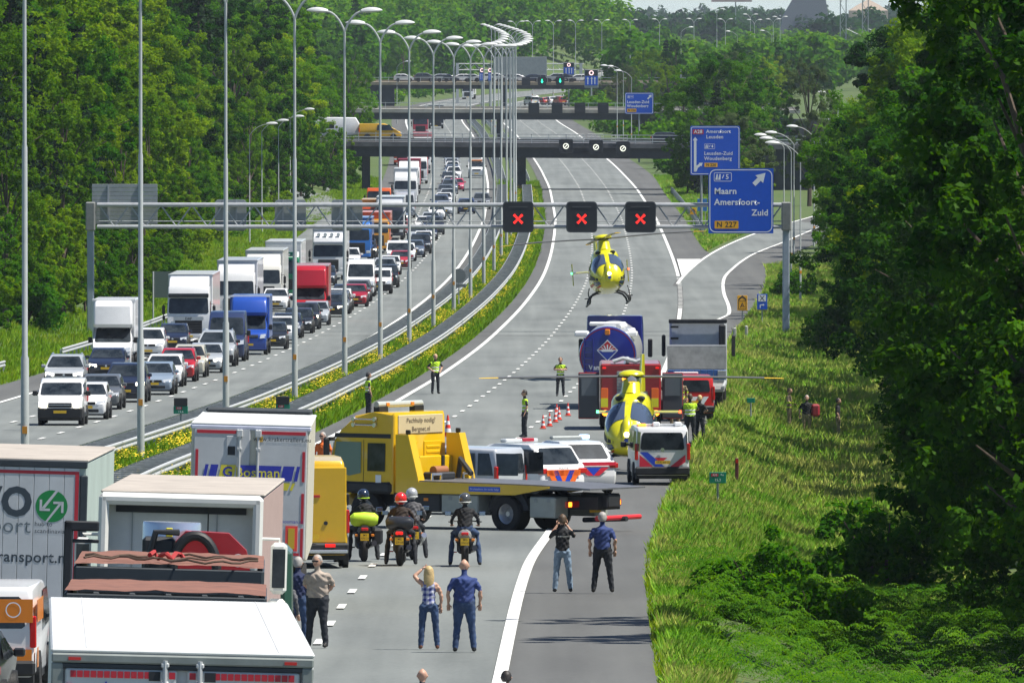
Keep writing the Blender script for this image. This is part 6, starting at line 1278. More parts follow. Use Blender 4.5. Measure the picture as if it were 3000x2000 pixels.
# yellow courier van beside it
rz = math.radians(4); cv = stamp('courier_van', V_(base=LVAN, body=PAINT, rear=True, Hh=2.62, plain_rear=True), 'delivery_van', 'tall yellow courier van between the white trailer and the motorcyclists', 'van', rearloc(903, 314, 5.8, rz), rz, None, (.70, .42, .008)); b = body_of(cv)
for x0, x1 in ((-.92, -.012), (.012, .92)): MB().box(x0, x1, -5.83, -5.79, .62, 2.45, paint((.70, .42, .008)), .03).build('rear_door', b)
MB().cyl((.42, -5.85, 1.1), (.42, -5.83, 1.1), .05, 12, MBLACK).build('lock', b); MB().box(-.95, .95, -6.05, -5.85, .38, .46, CHROME, .02).build('rear_step', b); MB().box(.4, .65, -5.92, -5.87, .52, .60, REDON).build('reflector', b)
MB().box(-.25, .28, -5.85, -5.83, 1.72, 1.78, SRED).build('red_stripe', b, 0)
# lorry with rusty covered containers, crane and white cab
cl = thing('container_lorry', 'white cab lorry with two rusty covered containers and a red crane', 'lorry', (-4.56, 165., float(zroad(166)) + .03)); cl.rotation_euler = (-slope(185), ROLL, .018)
RUST = mat('rusty_cover', (.24, .105, .07), .85, var=.45, vs=2.2, col2=(.15, .068, .048), bump=.4, bs=14)
def container(y0, y1, z, xo):
    c = MB().box(xo - 1.26, xo + 1.26, y0, y1, .95, z - .32, TRIMK, .04); o = c.build('container', cl)
    for i in range(5): MB().box(xo - 1.0 + i*.5 - .05, xo - 1.0 + i*.5 + .05, y0 - .06, y0, 1.2, z - .4, TRIMK, .02).build('container_rib', o)
    cv_ = MB(); n = 14; g_ = np.random.default_rng(int(y0))
    V = []; 
    for j in range(n + 1):
        for i in range(21): V.append((xo - 1.31 + i*.131, y0 - .03 + (y1 - y0 - .06)*j/n, z + .006*math.sin(i*.9 + j*.7) - .02*abs(i/10 - 1) ** 6 + g_.normal(0, .004)))
    cv_.add(V, [(j*21+i, j*21+i+1, (j+1)*21+i+1, (j+1)*21+i) for j in range(n) for i in range(20)], RUST); cv_.build('cover', o, 80)
    MB().box(xo - 1.30, xo + 1.30, y0 - .04, y0 + .06, z - .42, z - .05, TRIMK, .02).build('rim', o)
    for sg in (-1, 1): MB().box(xo + sg*1.27 - .05, xo + sg*1.27 + .05, y0, y1, z - .36, z - .05, TRIMK, .02).build('rim', o)
    return o
c1 = container(3.5, 9.3, 3.58, .02); c2 = container(14.0, 21.5, 3.68, -.02)
rp_ = MB(); 
for k in range(3): rp_.tube([(-1.2 + i*.12, 14.3 + 1.0*k + .8*math.sin(i*.33 + k*2.1), 3.74 + .02*math.sin(i*1.7)) for i in range(21)], .016, 5, mat('rope_brown', (.07, .045, .03), .9))
rp_.tube([(-.3 + i*.06, 15.1 + .25*math.sin(i*1.1), 3.78 + .05*math.sin(i*2.2)) for i in range(9)], .035, 6, mat('red_cloth', (.35, .03, .03), .8)); rp_.build('lashing_rope', c2)
st_ = MB(); st_.box(-1.46, -1.34, 12.6, 12.75, .9, 4.28, MBLACK, .02); st_.box(-1.46, -.98, 12.6, 12.72, 4.14, 4.28, MBLACK, .02); st_.box(-1.40, -.98, 12.62, 12.70, 3.98, 4.03, MBLACK, .01); st_.build('stake_frame', cl)
cab = Shell([(36.2, .5), (36.2, 2.6), (35.8, 4.0), (35.2, 4.25), (33.9, 4.25), (33.8, 4.1), (33.8, .9)], 1.24, 2.2, .01, 2.4, 0.); cab.c = 35; CABW = mat('cab_cream_white', (.70, .70, .66), .45, coat=.2, var=.08); co = cab.body(MB(), CABW, .1, 3).build('cab', cl)
fr_ = MB()
for sg in (-1, 1): fr_.box(sg*1.18 - .08, sg*1.18 + .08, 33.2, 33.85, 1.2, 4.28, CABW, .05)
fr_.box(-1.26, 1.26, 33.2, 33.9, 4.12, 4.30, CABW, .06); fr_.build('wind_deflector', co)
MB().box(-1.0, 1.0, 33.76, 33.8, 4.0, 4.1, MBLACK).build('gap', co, 0)
for sx in (-.75, .55): MB().box(sx, sx + .012, 33.77, 33.79, 1.5, 4.0, GREYP).build('panel_seam', co, 0)
CRR = mat('crane_red', (.42, .015, .02), .4, coat=.3, var=.15)
crn = MB(); crn.loft([[(x_, y_, z_) for y_, z_ in ((30.5, z0), (31.2, z0), (31.2, z1), (30.5, z1))] for x_, z0, z1 in ((-.2, 3.5, 3.9), (.1, 3.5, 4.22), (.75, 3.55, 4.2), (1.02, 3.6, 3.95), (1.08, 3.6, 3.75))], CRR); cr = crn.build('crane', cl)
MB().tube([(.25 + .33*math.cos(a), 30.3, 3.66 + .5*math.sin(a)) for a in np.linspace(0, PI, 14)], .075, 10, BLACK).build('hydraulic_hose', cr); MB().tube([(.9, 30.3, 3.8), (.9, 30.45, 3.8)], [.1, .1], 12, GALV).build('crane_pin', cr)
MB().tube([(-.12, 31.6, 3.5), (-.12, 31.6, 4.32), (-.12, 31.6, 4.36)], [.45, .45, .44], 24, mat('tank_silver', (.55, .6, .66), .25, .7)).build('oil_tank', cl)
vb = MB().box(-.55, -.05, 30.3, 31.1, 3.5, 4.12, MBLACK, .05); vb.tube([(-.5, 30.3, 3.6), (-.35, 30.2, 4.2), (0, 30.3, 4.2)], .05, 6, BLACK); vb.build('valve_block', cr); MB().box(-.2, -.1, 30.6, 30.65, 4.12, 4.26, PYL, .01).build('yellow_lever', cr)
cr.location = (0, 0, -.42); [setattr(o_, 'location', (0, 0, -.45)) for o_ in cl.children if o_.name.startswith('oil_tank')]
MB().cyl((.42, 33.7, 3.5), (.42, 33.7, 4.1), .012, 5, BLACK).build('antenna', co)
for sg in (-1, 1):
    mm = MB().box(sg*1.52 - .13, sg*1.52 + .13, 35.7, 35.9, 2.75, 3.55, CABW, .06); mm.box(sg*1.52 - .1, sg*1.52 + .1, 35.68, 35.7, 2.85, 3.45, GLASS); mm.tube([(sg*1.2, 35.8, 3.6), (sg*1.52, 35.8, 3.6), (sg*1.52, 35.8, 3.4)], .03, 6, CABW); mm.box(sg*1.5 - .14, sg*1.5 + .14, 35.7, 35.9, 2.4, 2.68, CABW, .05); mm.build('mirror', co)
    for yy in (5.0, 9.5, 16, 17.4, 34.8): MB().wheel(sg*1.24, yy, .5, .4, sg).build('wheel', cl)
MB().box(-.5, .5, 3.5, 35.5, .6, .95, BLACK).build('chassis', cl)
# dark green lorry ahead of it, seen in the gap
gl = thing('lorry', 'dark green lorry cab in the gap between red and white trailers', 'lorry', ((795 - 1500)/F*228, 228., float(zroad(228)) + .04)); GRD = mat('cab_dark_green', (.015, .06, .04), .4, coat=.3)
MB().box(-1.0, .35, 0, 1.8, .6, 2.75, GRD, .12).build('cab', gl); mm = MB(); mm.tube([(-.3, -.1, 3.5), (-.1, -.1, 3.45), (0, -.1, 3.1), (.0, -.1, 1.6)], .09, 8, GRD); mm.box(-.16, .12, -.2, .0, 2.5, 3.2, BLACK, .05); mm.build('mirror', gl); MB().wheel(.35, .6, .45, .3, 1).build('wheel', gl); MB().box(.1, .34, -.04, .02, .9, 1.1, REDL, .02).build('tail_light', gl)
# white box lorry nearest the camera
bx = thing('box_lorry', 'white box lorry nearest the camera with red reflective squares', 'lorry', ((503 - 1500)/F*126, 126., float(zroad(126)) + .03)); bx.rotation_euler = (-.0095, math.radians(1.5), math.radians(2.1))
hb = 1.275; b = MB().box(-hb, hb, .05, 13.4, 1.0, 4.02, mat('box_side_white', (.68, .70, .71), .5, var=.1), .03).build('box_body', bx)
rf = MB().box(-hb - .01, hb + .01, .0, 13.45, 4.02, 4.07, ROOFW, .02).build('roof', bx)
for sg in (-1, 1): MB().box(min(sg*.93, sg*.94), max(sg*.93, sg*.94), .05, 13.4, 4.068, 4.074, mat('roof_seam', (.5, .5, .5), .6)).build('roof_seam', rf)
MB().box(-hb, hb, -.06, .06, 3.93, 4.02, mat('frame_grey_green', (.22, .25, .24), .5, var=.2), .015).build('header', b); MB().box(-1.2, 1.2, -.04, .02, 3.875, 3.93, TRIMK, .01).build('door_seal', b)
for sg in (-1, 1): MB().box(min(sg*1.16, sg*hb), max(sg*1.16, sg*hb), -.05, .06, .95, 3.93, MATS['frame_grey_green'], .015).build('corner_post', b); MB().box(sg*1.05 - .06, sg*1.05 + .06, -.075, -.055, 3.955, 3.985, REDL).build('marker_light', b)
DW = mat('door_white', (.58, .62, .62), .45, var=.14, vs=1.4)
for sg in (-1, 1):
    dr = MB().box(min(sg*.05, sg*1.14), max(sg*.05, sg*1.14), -.04, .02, .95, 3.875, DW, .015).build('rear_door', b)
    for i in range(12):
        x0 = sg*(.34 + i*.0655) + (-.028 if sg < 0 else -.028); MB().box(x0, x0 + .055, -.05, -.04, 3.79, 3.855, REDT).build('reflective_square', dr, 0)
    MB().box(sg*.10 - .03, sg*.10 + .03, -.05, -.04, 3.79, 3.855, REDT).build('reflective_square', dr, 0)
    for z in (3.66, 3.44, 3.22): MB().box(sg*1.10 - .03, sg*1.10 + .03, -.05, -.04, z, z + .07, REDT).build('reflective_square', dr, 0)
    rd = MB(); rd.cyl((sg*.17, -.09, 1.0), (sg*.17, -.09, 3.97), .024, 8, GALV)
    for z in (3.90, 3.72, 3.5): rd.box(sg*.17 - .04, sg*.17 + .04, -.11, -.04, z, z + .05, GALV, .012)
    rd.build('lock_rod', dr); MB().box(sg*.27 - .055, sg*.27 + .055, -.052, -.04, 3.77, 3.86, MBLACK).build('door_vent', dr, 0)
    for yy in (2.2, 3.5, 11.5): MB().wheel(sg*1.2, yy, .5, .4, sg).build('wheel', bx)
mb = MB(); mb.add([(-.92, -.05, 3.10), (-.62, -.05, 3.34), (-.70, -.05, 3.44), (-.74, -.05, 3.52), (-.80, -.05, 3.40), (-.78, -.05, 3.30), (-.2, -.05, 3.16), (-.25, -.05, 3.0), (-.8, -.05, 2.95)], [(0, 5, 4), (4, 5, 2), (2, 3, 4), (5, 6, 7, 8), (0, 8, 5)], PB); mb.v = [(x_, y_, z_ + .24) for x_, y_, z_ in mb.v]; mb.build('blue_emblem', b, 0)
MB().box(-.5, .5, .3, 15, .6, 1.0, BLACK).build('chassis', bx)
# white and orange service van, black car at the left edge
rz = -.02; sv = stamp('service_van', V_(base=BUS, L=5.1, W=1.95, Hh=1.95, rear=True), 'service_van', 'white and orange service van at the lower left picture edge', 'van', rearloc(-52, 232, 5.1, rz), rz, None, W_); b = body_of(sv); OR = mat('livery_orange', (.75, .22, .01), .4, coat=.4)
MB().box(-.9, .9, -5.135, -5.115, 1.30, 1.72, OR).build('orange_panel', b, 0); MB().box(.4, .88, -5.135, -5.115, .62, .82, OR).build('orange_panel', b, 0); mb = MB(); mb.add([(.55 + r_*math.cos(2*PI*k/20), -5.14, 1.53 + r_*math.sin(2*PI*k/20)) for r_ in (.14, .12) for k in range(20)], [(k, (k+1) % 20, 20 + (k+1) % 20, 20 + k) for k in range(20)], SIGNWHITE); mb.build('ring_logo', b, 0)
MB().box(.972, .98, -5.0, -3.2, 1.3, 1.7, OR).build('orange_panel', b, 0); MB().box(.972, .98, -5.05, -4.7, .5, .85, OR).build('orange_panel', b, 0)
stamp('sedan', None, 'passenger_car', 'black car cut by the lower left picture corner', 'car', rearloc(-150, 219, 4.75, -.02), -.02, None, K_)
# ------------------------------------------------------------------ people: one continuous body each, clothes chosen by the nearest limb
HAIRC = {'grey': (.38, .36, .34), 'dark': (.025, .02, .018), 'blond': (.58, .42, .19), 'brown': (.09, .055, .03), 'bald': None}
def cloth(name, col, rough=.85, var=.45): return mat('cloth_' + name, tuple(min(1, c * 1.12) for c in col), rough, var=var, vs=6, bump=.5, bs=16)
CL = {'navy': cloth('navy', (.018, .028, .085)), 'blue': cloth('blue', (.03, .055, .19)), 'jeans': cloth('jeans', (.035, .07, .16)), 'ljeans': cloth('light_jeans', (.22, .31, .42)), 'black': cloth('black', (.012, .013, .016)), 'dark': cloth('dark', (.02, .024, .032)), 'vest': cloth('fluor_vest', (.50, .80, .03)), 'orange': cloth('fluor_orange', (.85, .16, .02)), 'refl': mat('reflective_tape', (.70, .72, .70), .3), 'beige': cloth('beige', (.36, .30, .25)), 'khaki': cloth('khaki', (.26, .20, .12)), 'skin': SKIN, 'boot': mat('boot_black', (.015, .014, .014), .5), 'brownboot': mat('boot_brown', (.16, .06, .03), .6), 'grey': cloth('grey', (.10, .10, .11)), 'brown': cloth('brown', (.035, .022, .016)), 'yellowarm': cloth('fluor_sleeve', (.6, .75, .04))}
def plaid():
    m = mat('cloth_plaid', (.55, .56, .66), .85); nt = m.node_tree; n = nt.nodes; L = nt.links; b = n['Principled BSDF']; tc = n.new('ShaderNodeTexCoord'); sp = n.new('ShaderNodeSeparateXYZ'); L.new(tc.outputs['Object'], sp.inputs[0])
    f = []
    for ax in ('X', 'Z'):
        q = n.new('ShaderNodeMath'); q.operation = 'MULTIPLY'; q.inputs[1].default_value = 9.5; L.new(sp.outputs[ax], q.inputs[0]); w = n.new('ShaderNodeMath'); w.operation = 'FRACT'; L.new(q.outputs[0], w.inputs[0]); g_ = n.new('ShaderNodeMath'); g_.operation = 'LESS_THAN'; g_.inputs[1].default_value = .5; L.new(w.outputs[0], g_.inputs[0]); f.append(g_)
    a = n.new('ShaderNodeMath'); a.operation = 'ADD'; L.new(f[0].outputs[0], a.inputs[0]); L.new(f[1].outputs[0], a.inputs[1]); r = n.new('ShaderNodeValToRGB'); e = r.color_ramp.elements; e[0].color = (.62, .62, .68, 1); e[1].color = (.03, .045, .22, 1); k = e.new(.5); k.color = (.22, .24, .42, 1)
    h = n.new('ShaderNodeMath'); h.operation = 'MULTIPLY'; h.inputs[1].default_value = .5; L.new(a.outputs[0], h.inputs[0]); L.new(h.outputs[0], r.inputs['Fac']); L.new(r.outputs['Color'], b.inputs['Base Color']); return m
CL['plaid'] = plaid()
def hand(p, d, side, curl=.5):
    """palm, four unequal curled fingers and a thumb, from wrist p along d"""
    mb = MB(); d = Vector(d).normalized(); up = Vector((0, 0, 1)) if abs(d.z) < .8 else Vector((0, 1, 0)); a = d.cross(up).normalized(); b = a.cross(d).normalized(); p = Vector(p)
    mb.tube([p, p + d*.045, p + d*.09], [.027, .04, .036], 8, SKIN, sq=.5)
    for i, (o, l) in enumerate(((-.028, .062), (-.010, .074), (.010, .07), (.027, .054))):
        q = p + d*.085 + a*o; mb.tube([q, q + d*l*.45 + b*curl*.004, q + d*l*.8 + b*curl*l*.35, q + d*l*.9 + b*curl*l*.75], [.0095, .009, .008, .006], 6, SKIN)
    q = p + d*.03 + a*.03*side; mb.tube([q, q + a*.028*side + d*.03, q + a*.030*side + d*.062 + b*.01], [.012, .011, .008], 6, SKIN); return mb
def person(label, loc, rz, h=1.80, top='blue', legs='jeans', shoes='boot', hair='grey', pose='stand', sleeves='short', vest=None, female=False, stout=1.0, helmet=None, lean=0., look=0., group=None, headonly=False, seat=None, arms=None, stance=.12, collar=None, glasses=False):
    k = h / 1.80; S_ = []                     # limb segments: (points, radii, squash, material)
    P = lambda x, y, z: Vector((x, y, z))
    hip = .115 if female else .10; sh = .175 if female else .205; pel = P(0, 0, .96); ln = lean
    if seat is None:
        K = [P(-hip - stance*.18, .03, .50), P(hip + stance*.22, .04, .50)]; A = [P(-hip - stance*.36, 0, .085), P(hip + stance*.42, .03, .085)]; hz0 = .93
        T = [a + P(v*.02, .14, -.045) for a, v in zip(A, (-1, 1))]; HJ = [P(-hip, 0, .90), P(hip, 0, .90)]
        tz = lambda f: P(0, ln*f, .93 + f*.52)
    else:
        pel = P(0, 0, seat + .08); K = [P(-.30, .33, seat - .02), P(.30, .33, seat - .02)]; A = [P(-.36, .16, .09), P(.36, .16, .09)]; T = [P(-.38, .30, .045), P(.38, .30, .045)]; HJ = [P(-hip, 0, seat + .07), P(hip, 0, seat + .07)]
        tz = lambda f: P(0, ln*f, seat + .10 + f*.52)
    w = stout
    tor = [tz(-.06), tz(.12), tz(.42), tz(.72), tz(.93), tz(1.03)]; rad = [.15*w, .158*w*(.93 if female else 1), .15*w*(.9 if female else 1), .165*w, .15*w, .07]
    S_.append((tor, rad, .66 if w < 1.1 else .76, top)); S_.append(([tz(-.02), pel + P(0, 0, -.08)], [.158*w, .15*w], .72, legs if seat is None else legs))
    neck = tz(1.0); head = tz(1.0) + P(0, .035 + ln*.1, .205)
    S_.append(([neck - P(0, 0, .03), neck + P(0, .02, .1)], [.062, .056], 1, 'skin')); S_.append(([head + P(0, .012, -.10), head + P(0, .008, -.05), head + P(0, -.002, .02), head + P(0, -.008, .06), head + P(0, -.008, .092), head + P(0, -.008, .108)], [.052, .078, .090, .084, .062, .040], 1.12, 'skin'))
    for i, v in enumerate((-1, 1)):
        S_.append(([HJ[i] + P(0, 0, .03), (HJ[i] + K[i])*.5, K[i], (K[i]*.6 + A[i]*.4), A[i]], [.102*w, .092*(w*.5 + .5), .072, .070, .060], 1, legs)); S_.append(([A[i] + P(0, -.04, -.035), (A[i] + T[i])*.5 + P(0, 0, -.02), T[i]], [.046, .046, .036], .8, shoes))
    SJ = [tz(.90) + P(-sh*.93*w**.5, 0, -.01), tz(.90) + P(sh*.93*w**.5, 0, -.01)]
    if arms is None:
        arms = {'stand': [(P(-.255*w, -.03, 1.17), P(-.25*w, .06, .92))] + [(P(.255*w, -.03, 1.17), P(.25*w, .05, .92))], 'brow': [(P(-.31, .10, 1.56), P(-.14, .17, 1.70)), (P(.27, -.02, 1.16), P(.26, .02, .90))], 'hips': [(P(-.36, -.06, 1.20), P(-.22, .10, 1.03)), (P(.34, -.04, 1.19), P(.20, .13, 1.05))], 'front': [(P(-.30, .03, 1.20), P(-.08, .24, 1.10)), (P(.30, .03, 1.20), P(.08, .25, 1.12))], 'photo': [(P(-.28, .16, 1.26), P(-.11, .22, 1.52)), (P(.28, .16, 1.26), P(.11, .22, 1.52))], 'behind': [(P(-.30, -.08, 1.20), P(-.10, -.16, 1.03)), (P(.31, -.10, 1.20), P(.10, -.17, 1.05))], 'crossed': [(P(-.29, .08, 1.22), P(.05, .22, 1.24)), (P(.29, .08, 1.22), P(-.05, .24, 1.20))], 'ride': [(P(-.33, .16, seat + .32 if seat else 1.2), P(-.33, .44, seat + .20 if seat else 1.1)), (P(.33, .16, seat + .32 if seat else 1.2), P(.33, .44, seat + .20 if seat else 1.1))]}[pose]
    HD = []
    for i, v in enumerate((-1, 1)):
        e, wr = arms[i]; s0 = SJ[i]; m_up = top; m_lo = 'skin' if sleeves in ('short', 'none') else top
        if sleeves == 'none': m_up = 'skin'
        mid = s0.lerp(e, .55); S_.append(([s0 + P(-v*.03, 0, .0), mid], [.062*w**.5, .054], 1, m_up)); S_.append(([mid, e], [.05, .042], 1, m_up if sleeves in ('long',) else ('skin' if sleeves == 'none' else m_up))); S_.append(([e, e.lerp(wr, .4), wr], [.043, .041, .030], 1, m_lo)); HD.append((wr, (wr - e), v))
    mb = MB()
    for pts, rr, sq, m in S_:
        pts = list(pts); d0 = (pts[0] - pts[1]).normalized()*rr[0]*.6; d1 = (pts[-1] - pts[-2]).normalized()*rr[-1]*.6
        mb.tube([pts[0] + d0] + pts + [pts[-1] + d1], [rr[0]*.55] + list(rr) + [rr[-1]*.55], 12, CL[m], sq=1.0)
        if sq != 1:
            n_ = 12*(len(pts) + 2); c_ = sum((p_.y for p_ in pts), 0.)/len(pts)
            for q_ in range(len(mb.v) - n_, len(mb.v)):
                x_, y_, z_ = mb.v[q_]; i_ = (q_ - (len(mb.v) - n_))//12; cy = ([pts[0] + d0] + pts + [pts[-1] + d1])[i_].y; mb.v[q_] = (x_*(1.12 if sq < 1 and m == top else 1), cy + (y_ - cy)*sq, z_)
    nm = MB().tube([head + P(0, .088, -.005), head + P(0, .118, -.035), head + P(0, .10, -.05)], [.010, .018, .014], 8, SKIN); mb.add(nm.v, nm.f, SKIN)
    for v in (-1, 1): en = MB().tube([head + P(v*.085, -.01, -.03), head + P(v*.102, -.02, 0), head + P(v*.092, -.015, .03)], [.012, .02, .012], 6, SKIN); mb.add(en.v, en.f, SKIN)
    me = mb.mesh('body', 0); ob = bpy.data.objects.new('t', me); COL.objects.link(ob); md = ob.modifiers.new('r', 'REMESH'); md.mode = 'VOXEL'; md.voxel_size = .019; sm_ = ob.modifiers.new('s', 'SMOOTH'); sm_.factor = .5; sm_.iterations = 3
    bpy.context.view_layer.update(); m2 = bpy.data.meshes.new_from_object(ob.evaluated_get(bpy.context.evaluated_depsgraph_get())); bpy.data.objects.remove(ob)
    nf = len(m2.polygons); cen = np.zeros(nf*3); m2.polygons.foreach_get('center', cen); cen = cen.reshape(-1, 3); best = np.full(nf, 9.); idx = np.zeros(nf, int); keys = []
    for pts, rr, sq, m in S_:
        mt = m
        if mt not in keys: keys.append(mt)
        for a, b, ra, rb_ in zip(pts, pts[1:], rr, rr[1:]):
            a = np.array(a); b = np.array(b); ab = b - a; t_ = np.clip(((cen - a) @ ab)/max(1e-9, ab @ ab), 0, 1); dd = np.linalg.norm((cen - a - t_[:, None]*ab)*[1, 1.25 if sq < 1 else 1, 1], axis=1) - (ra + (rb_ - ra)*t_); u = dd < best; best[u] = dd[u]; idx[u] = keys.index(mt)
    if vest:
        for q_ in (vest, 'refl'):
            if q_ not in keys: keys.append(q_)
        z0 = tz(0).z; tors = (idx == keys.index(top)) & (np.abs(cen[:, 0]) < sh*w + .02) & (cen[:, 2] > z0 + .02) & (cen[:, 2] < tz(.97).z); idx[tors] = keys.index(vest)
        st = tors & ((np.abs(cen[:, 2] - z0 - .12) < .028) | (np.abs(cen[:, 2] - z0 - .24) < .028)); idx[st] = keys.index('refl')
    if sleeves == 'fire':
        keys.append('yellowarm') if 'yellowarm' not in keys else 0
        bnd = (idx == keys.index(top)) & ((np.abs(cen[:, 2] - tz(.08).z) < .03) | (np.abs(cen[:, 2] - tz(.45).z) < .04)); idx[bnd] = keys.index('yellowarm')
    # folds in the cloth
    nv = len(m2.vertices); co = np.zeros(nv*3); m2.vertices.foreach_get('co', co); co = co.reshape(-1, 3); nr = np.zeros(nv*3); m2.vertices.foreach_get('normal', nr); nr = nr.reshape(-1, 3)
    ph = rnd.uniform(0, 6); fd = (.007*np.sin(co[:, 2]*34 + 5*np.sin(co[:, 0]*13 + ph) + ph) + .006*np.sin(co[:, 2]*57 - co[:, 0]*40 + 3*np.sin(co[:, 1]*18))) * (co[:, 2] < tz(.95).z) * (co[:, 2] > .12) * np.where(co[:, 2] < .9, .45, .9)
    m2.vertices.foreach_set('co', (co + nr*fd[:, None]).ravel())
    # hands joined into the same skin
    bm = bmesh.new(); bm.from_mesh(m2)
    ks = keys.index('skin')
    for f, i_ in zip(bm.faces, idx): f.material_index = int(i_); f.smooth = True
    for wr, dv, v in HD:
        hm = hand(wr, dv, -v); vs = [bm.verts.new(p_) for p_ in hm.v]
        for f in hm.f:
            ff = bm.faces.new([vs[i_] for i_ in f]); ff.material_index = ks; ff.smooth = True
    m2.materials.clear()
    for q_ in keys: m2.materials.append(CL[q_])
    bm.to_mesh(m2); bm.free(); m2.transform(Matrix.Scale(k, 4))
    t = thing('person', label, 'person', loc, rz, group); b = link('body', m2, t)
    hd = head*k
    if helmet:
        hb = MB(); rings = []
        for q_ in np.linspace(-1, 1, 12): r_ = .148*math.sqrt(max(.02, 1 - q_*q_*.96)); rings.append([(hd.x + r_*math.cos(a), hd.y - .005 + r_*1.18*math.sin(a), hd.z + .01 + q_*.155) for a in np.linspace(0, 2*PI, 20, endpoint=False)])
        o = hb.loft(rings, helmet).build('helmet', t, 60); MB().box(hd.x - .10, hd.x + .10, hd.y + .12, hd.y + .185, hd.z - .03, hd.z + .06, GLASS, .03).build('visor', o); MB().tube([(hd.x - .147*math.cos(a), hd.y + .172*math.sin(a), hd.z - .06) for a in np.linspace(0, -PI, 12)], .012, 6, CL['refl'] if helmet.name != 'helmet_navy' else CL['vest']).build('helmet_trim', o)
    elif hair != 'bald':
        hm = mat('hair_' + hair, HAIRC[hair], .6, var=.3, vs=30); hb = MB(); rings = []
        for q_ in np.linspace(-.35, 1, 9): r_ = .104*math.sqrt(max(.03, 1 - q_*q_*.95)); rings.append([(hd.x + r_*.96*math.cos(a)*k, hd.y + (-.016 + r_*1.10*math.sin(a)*(.80 if math.sin(a) > 0 else 1))*k, hd.z + (.012 + q_*.118 + (.05*math.sin(a) if q_ < .2 else 0) + .004*math.sin(a*9 + q_*20))*k) for a in np.linspace(0, 2*PI, 18, endpoint=False)])
        hb.loft(rings, hm)
        if female: hb.loft([[(hd.x + rx*math.cos(a), hd.y - yo + ry*math.sin(a), hd.z + z_) for a in np.linspace(0, 2*PI, 14, endpoint=False)] for z_, rx, ry, yo in ((.06, .09, .05, .05), (-.05, .105, .055, .062), (-.15, .105, .05, .075), (-.27, .09, .04, .08), (-.36, .055, .02, .08))], hm)
        hb.build('hair', t, 60)
    eb = MB()
    for v in (-1, 1): eb.tube([(hd.x + v*.033*k, hd.y + .085*k, hd.z + .002), (hd.x + v*.033*k, hd.y + .094*k, hd.z + .002)], [.013*k, .008*k], 8, mat('eye_dark', (.04, .03, .03), .3))
    if not helmet: eb.build('eyes', t); MB().box(hd.x - .026*k, hd.x + .026*k, hd.y + .086*k, hd.y + .098*k, hd.z - .070*k, hd.z - .060*k, mat('lips', (.35, .13, .11), .5), .004).build('mouth', t)
    if glasses: MB().box(hd.x - .07, hd.x + .07, hd.y + .09, hd.y + .11, hd.z - .012, hd.z + .022, MBLACK, .008).build('sunglasses', t)
    return t
AW = 0.; TOW = PI          # facing away from / towards the camera
person('blond woman in checked sleeveless blouse and jeans shading her eyes with one hand', onroad(1256, 1910), .05, 1.66, 'plaid', 'jeans', 'brownboot', 'blond', 'brow', 'none', female=True, stout=.9, stance=.16)
person('grey balding man in dark blue shirt and jeans beside the blond woman', onroad(1360, 1918), 0, 1.83, 'blue', 'jeans', 'boot', 'bald', 'stand', stout=1.22, stance=.2)
pm = person('young man with light jeans and black printed shirt holding both hands to his face', onroad(1648, 1742), .04, 1.78, 'black', 'ljeans', 'boot', 'brown', 'photo', stout=.92, stance=.2)
text('transport', .06, CL['refl'], pm, back(.01, -.135, 1.27), .0)
person('grey haired man in royal blue shirt and dark jeans near the recovery truck tail', onroad(1765, 1743), -.03, 1.84, 'blue', 'dark', 'boot', 'grey', 'stand', stout=1.1, stance=.26)
gb = person('bearded man in beige fishing vest facing the camera beside the white lorry', onroad(930, 1905), PI - .35, 1.86, 'beige', 'dark', 'boot', 'grey', 'behind', stout=1.3, stance=.18, glasses=True)
person('grey haired man in navy pullover and jeans talking to the man in the beige vest', onroad(872, 1898), -.35, 1.78, 'navy', 'jeans', 'boot', 'grey', 'front', 'long', stout=1.1)
person('dark haired man in grey jacket half hidden behind the white lorry roof', onroad(836, 1940), -.5, 1.70, 'grey', 'dark', 'boot', 'dark', 'stand', 'long', stout=1.05)
x_, y_ = (1237 - 1500)/F*238, 238.; person('bald man whose head shows at the bottom picture edge, under the blond woman', (x_, y_, H - 1968/F*238 - 1.73), 0, 1.80, 'grey', 'dark', 'boot', 'bald', 'stand')
x_, y_ = (1483 - 1500)/F*238, 238.; person('dark haired man whose head shows at the bottom picture edge, on the white line', (x_, y_, H - 1973/F*238 - 1.73), 0, 1.80, 'navy', 'dark', 'boot', 'dark', 'stand')
POL = dict(top='black', legs='dark', shoes='boot', vest='vest')
person('police officer in yellow vest with hands on hips by the left edge line', onroad(1275, 1157), PI + .35, 1.84, hair='blond', pose='hips', group=None, **POL)
person('police officer in yellow vest with arms folded, left of the tank lorry', onroad(1642, 1164), PI, 1.78, hair='brown', pose='crossed', **POL)
person('police officer in yellow vest turned sideways, standing between the cones and police cars', onroad(1538, 1285), PI/2 + .2, 1.84, hair='dark', pose='stand', **POL)
person('police officer in yellow vest at the grass edge above the yellow recovery truck cab', onroad(1078, 1222), PI*1.6, 1.84, hair='dark', pose='stand', **POL)
person('grey haired man with sunglasses in orange work jacket behind the white trailer', ((946 - 1500)/F*405, 405., float(zroad(405)) + .06), PI - .4, 1.85, 'orange', 'dark', 'boot', 'grey', 'stand', 'long', glasses=True, stout=1.1)
person('police officer seen from behind in yellow vest beside the red fire car', onroad(2022, 1300), .1, 1.85, hair='brown', pose='front', stout=1.15, **POL)
person('police officer in black next to the yellow vest, behind the police van', onroad(2050, 1298), -.5, 1.78, 'black', 'dark', 'boot', 'blond', 'front', sleeves='short')
person('firefighter with orange shoulders looking down, beside the open fire engine locker', onroad(1978, 1262), PI, 1.82, 'orange', 'khaki', 'boot', 'brown', 'front', 'fire')
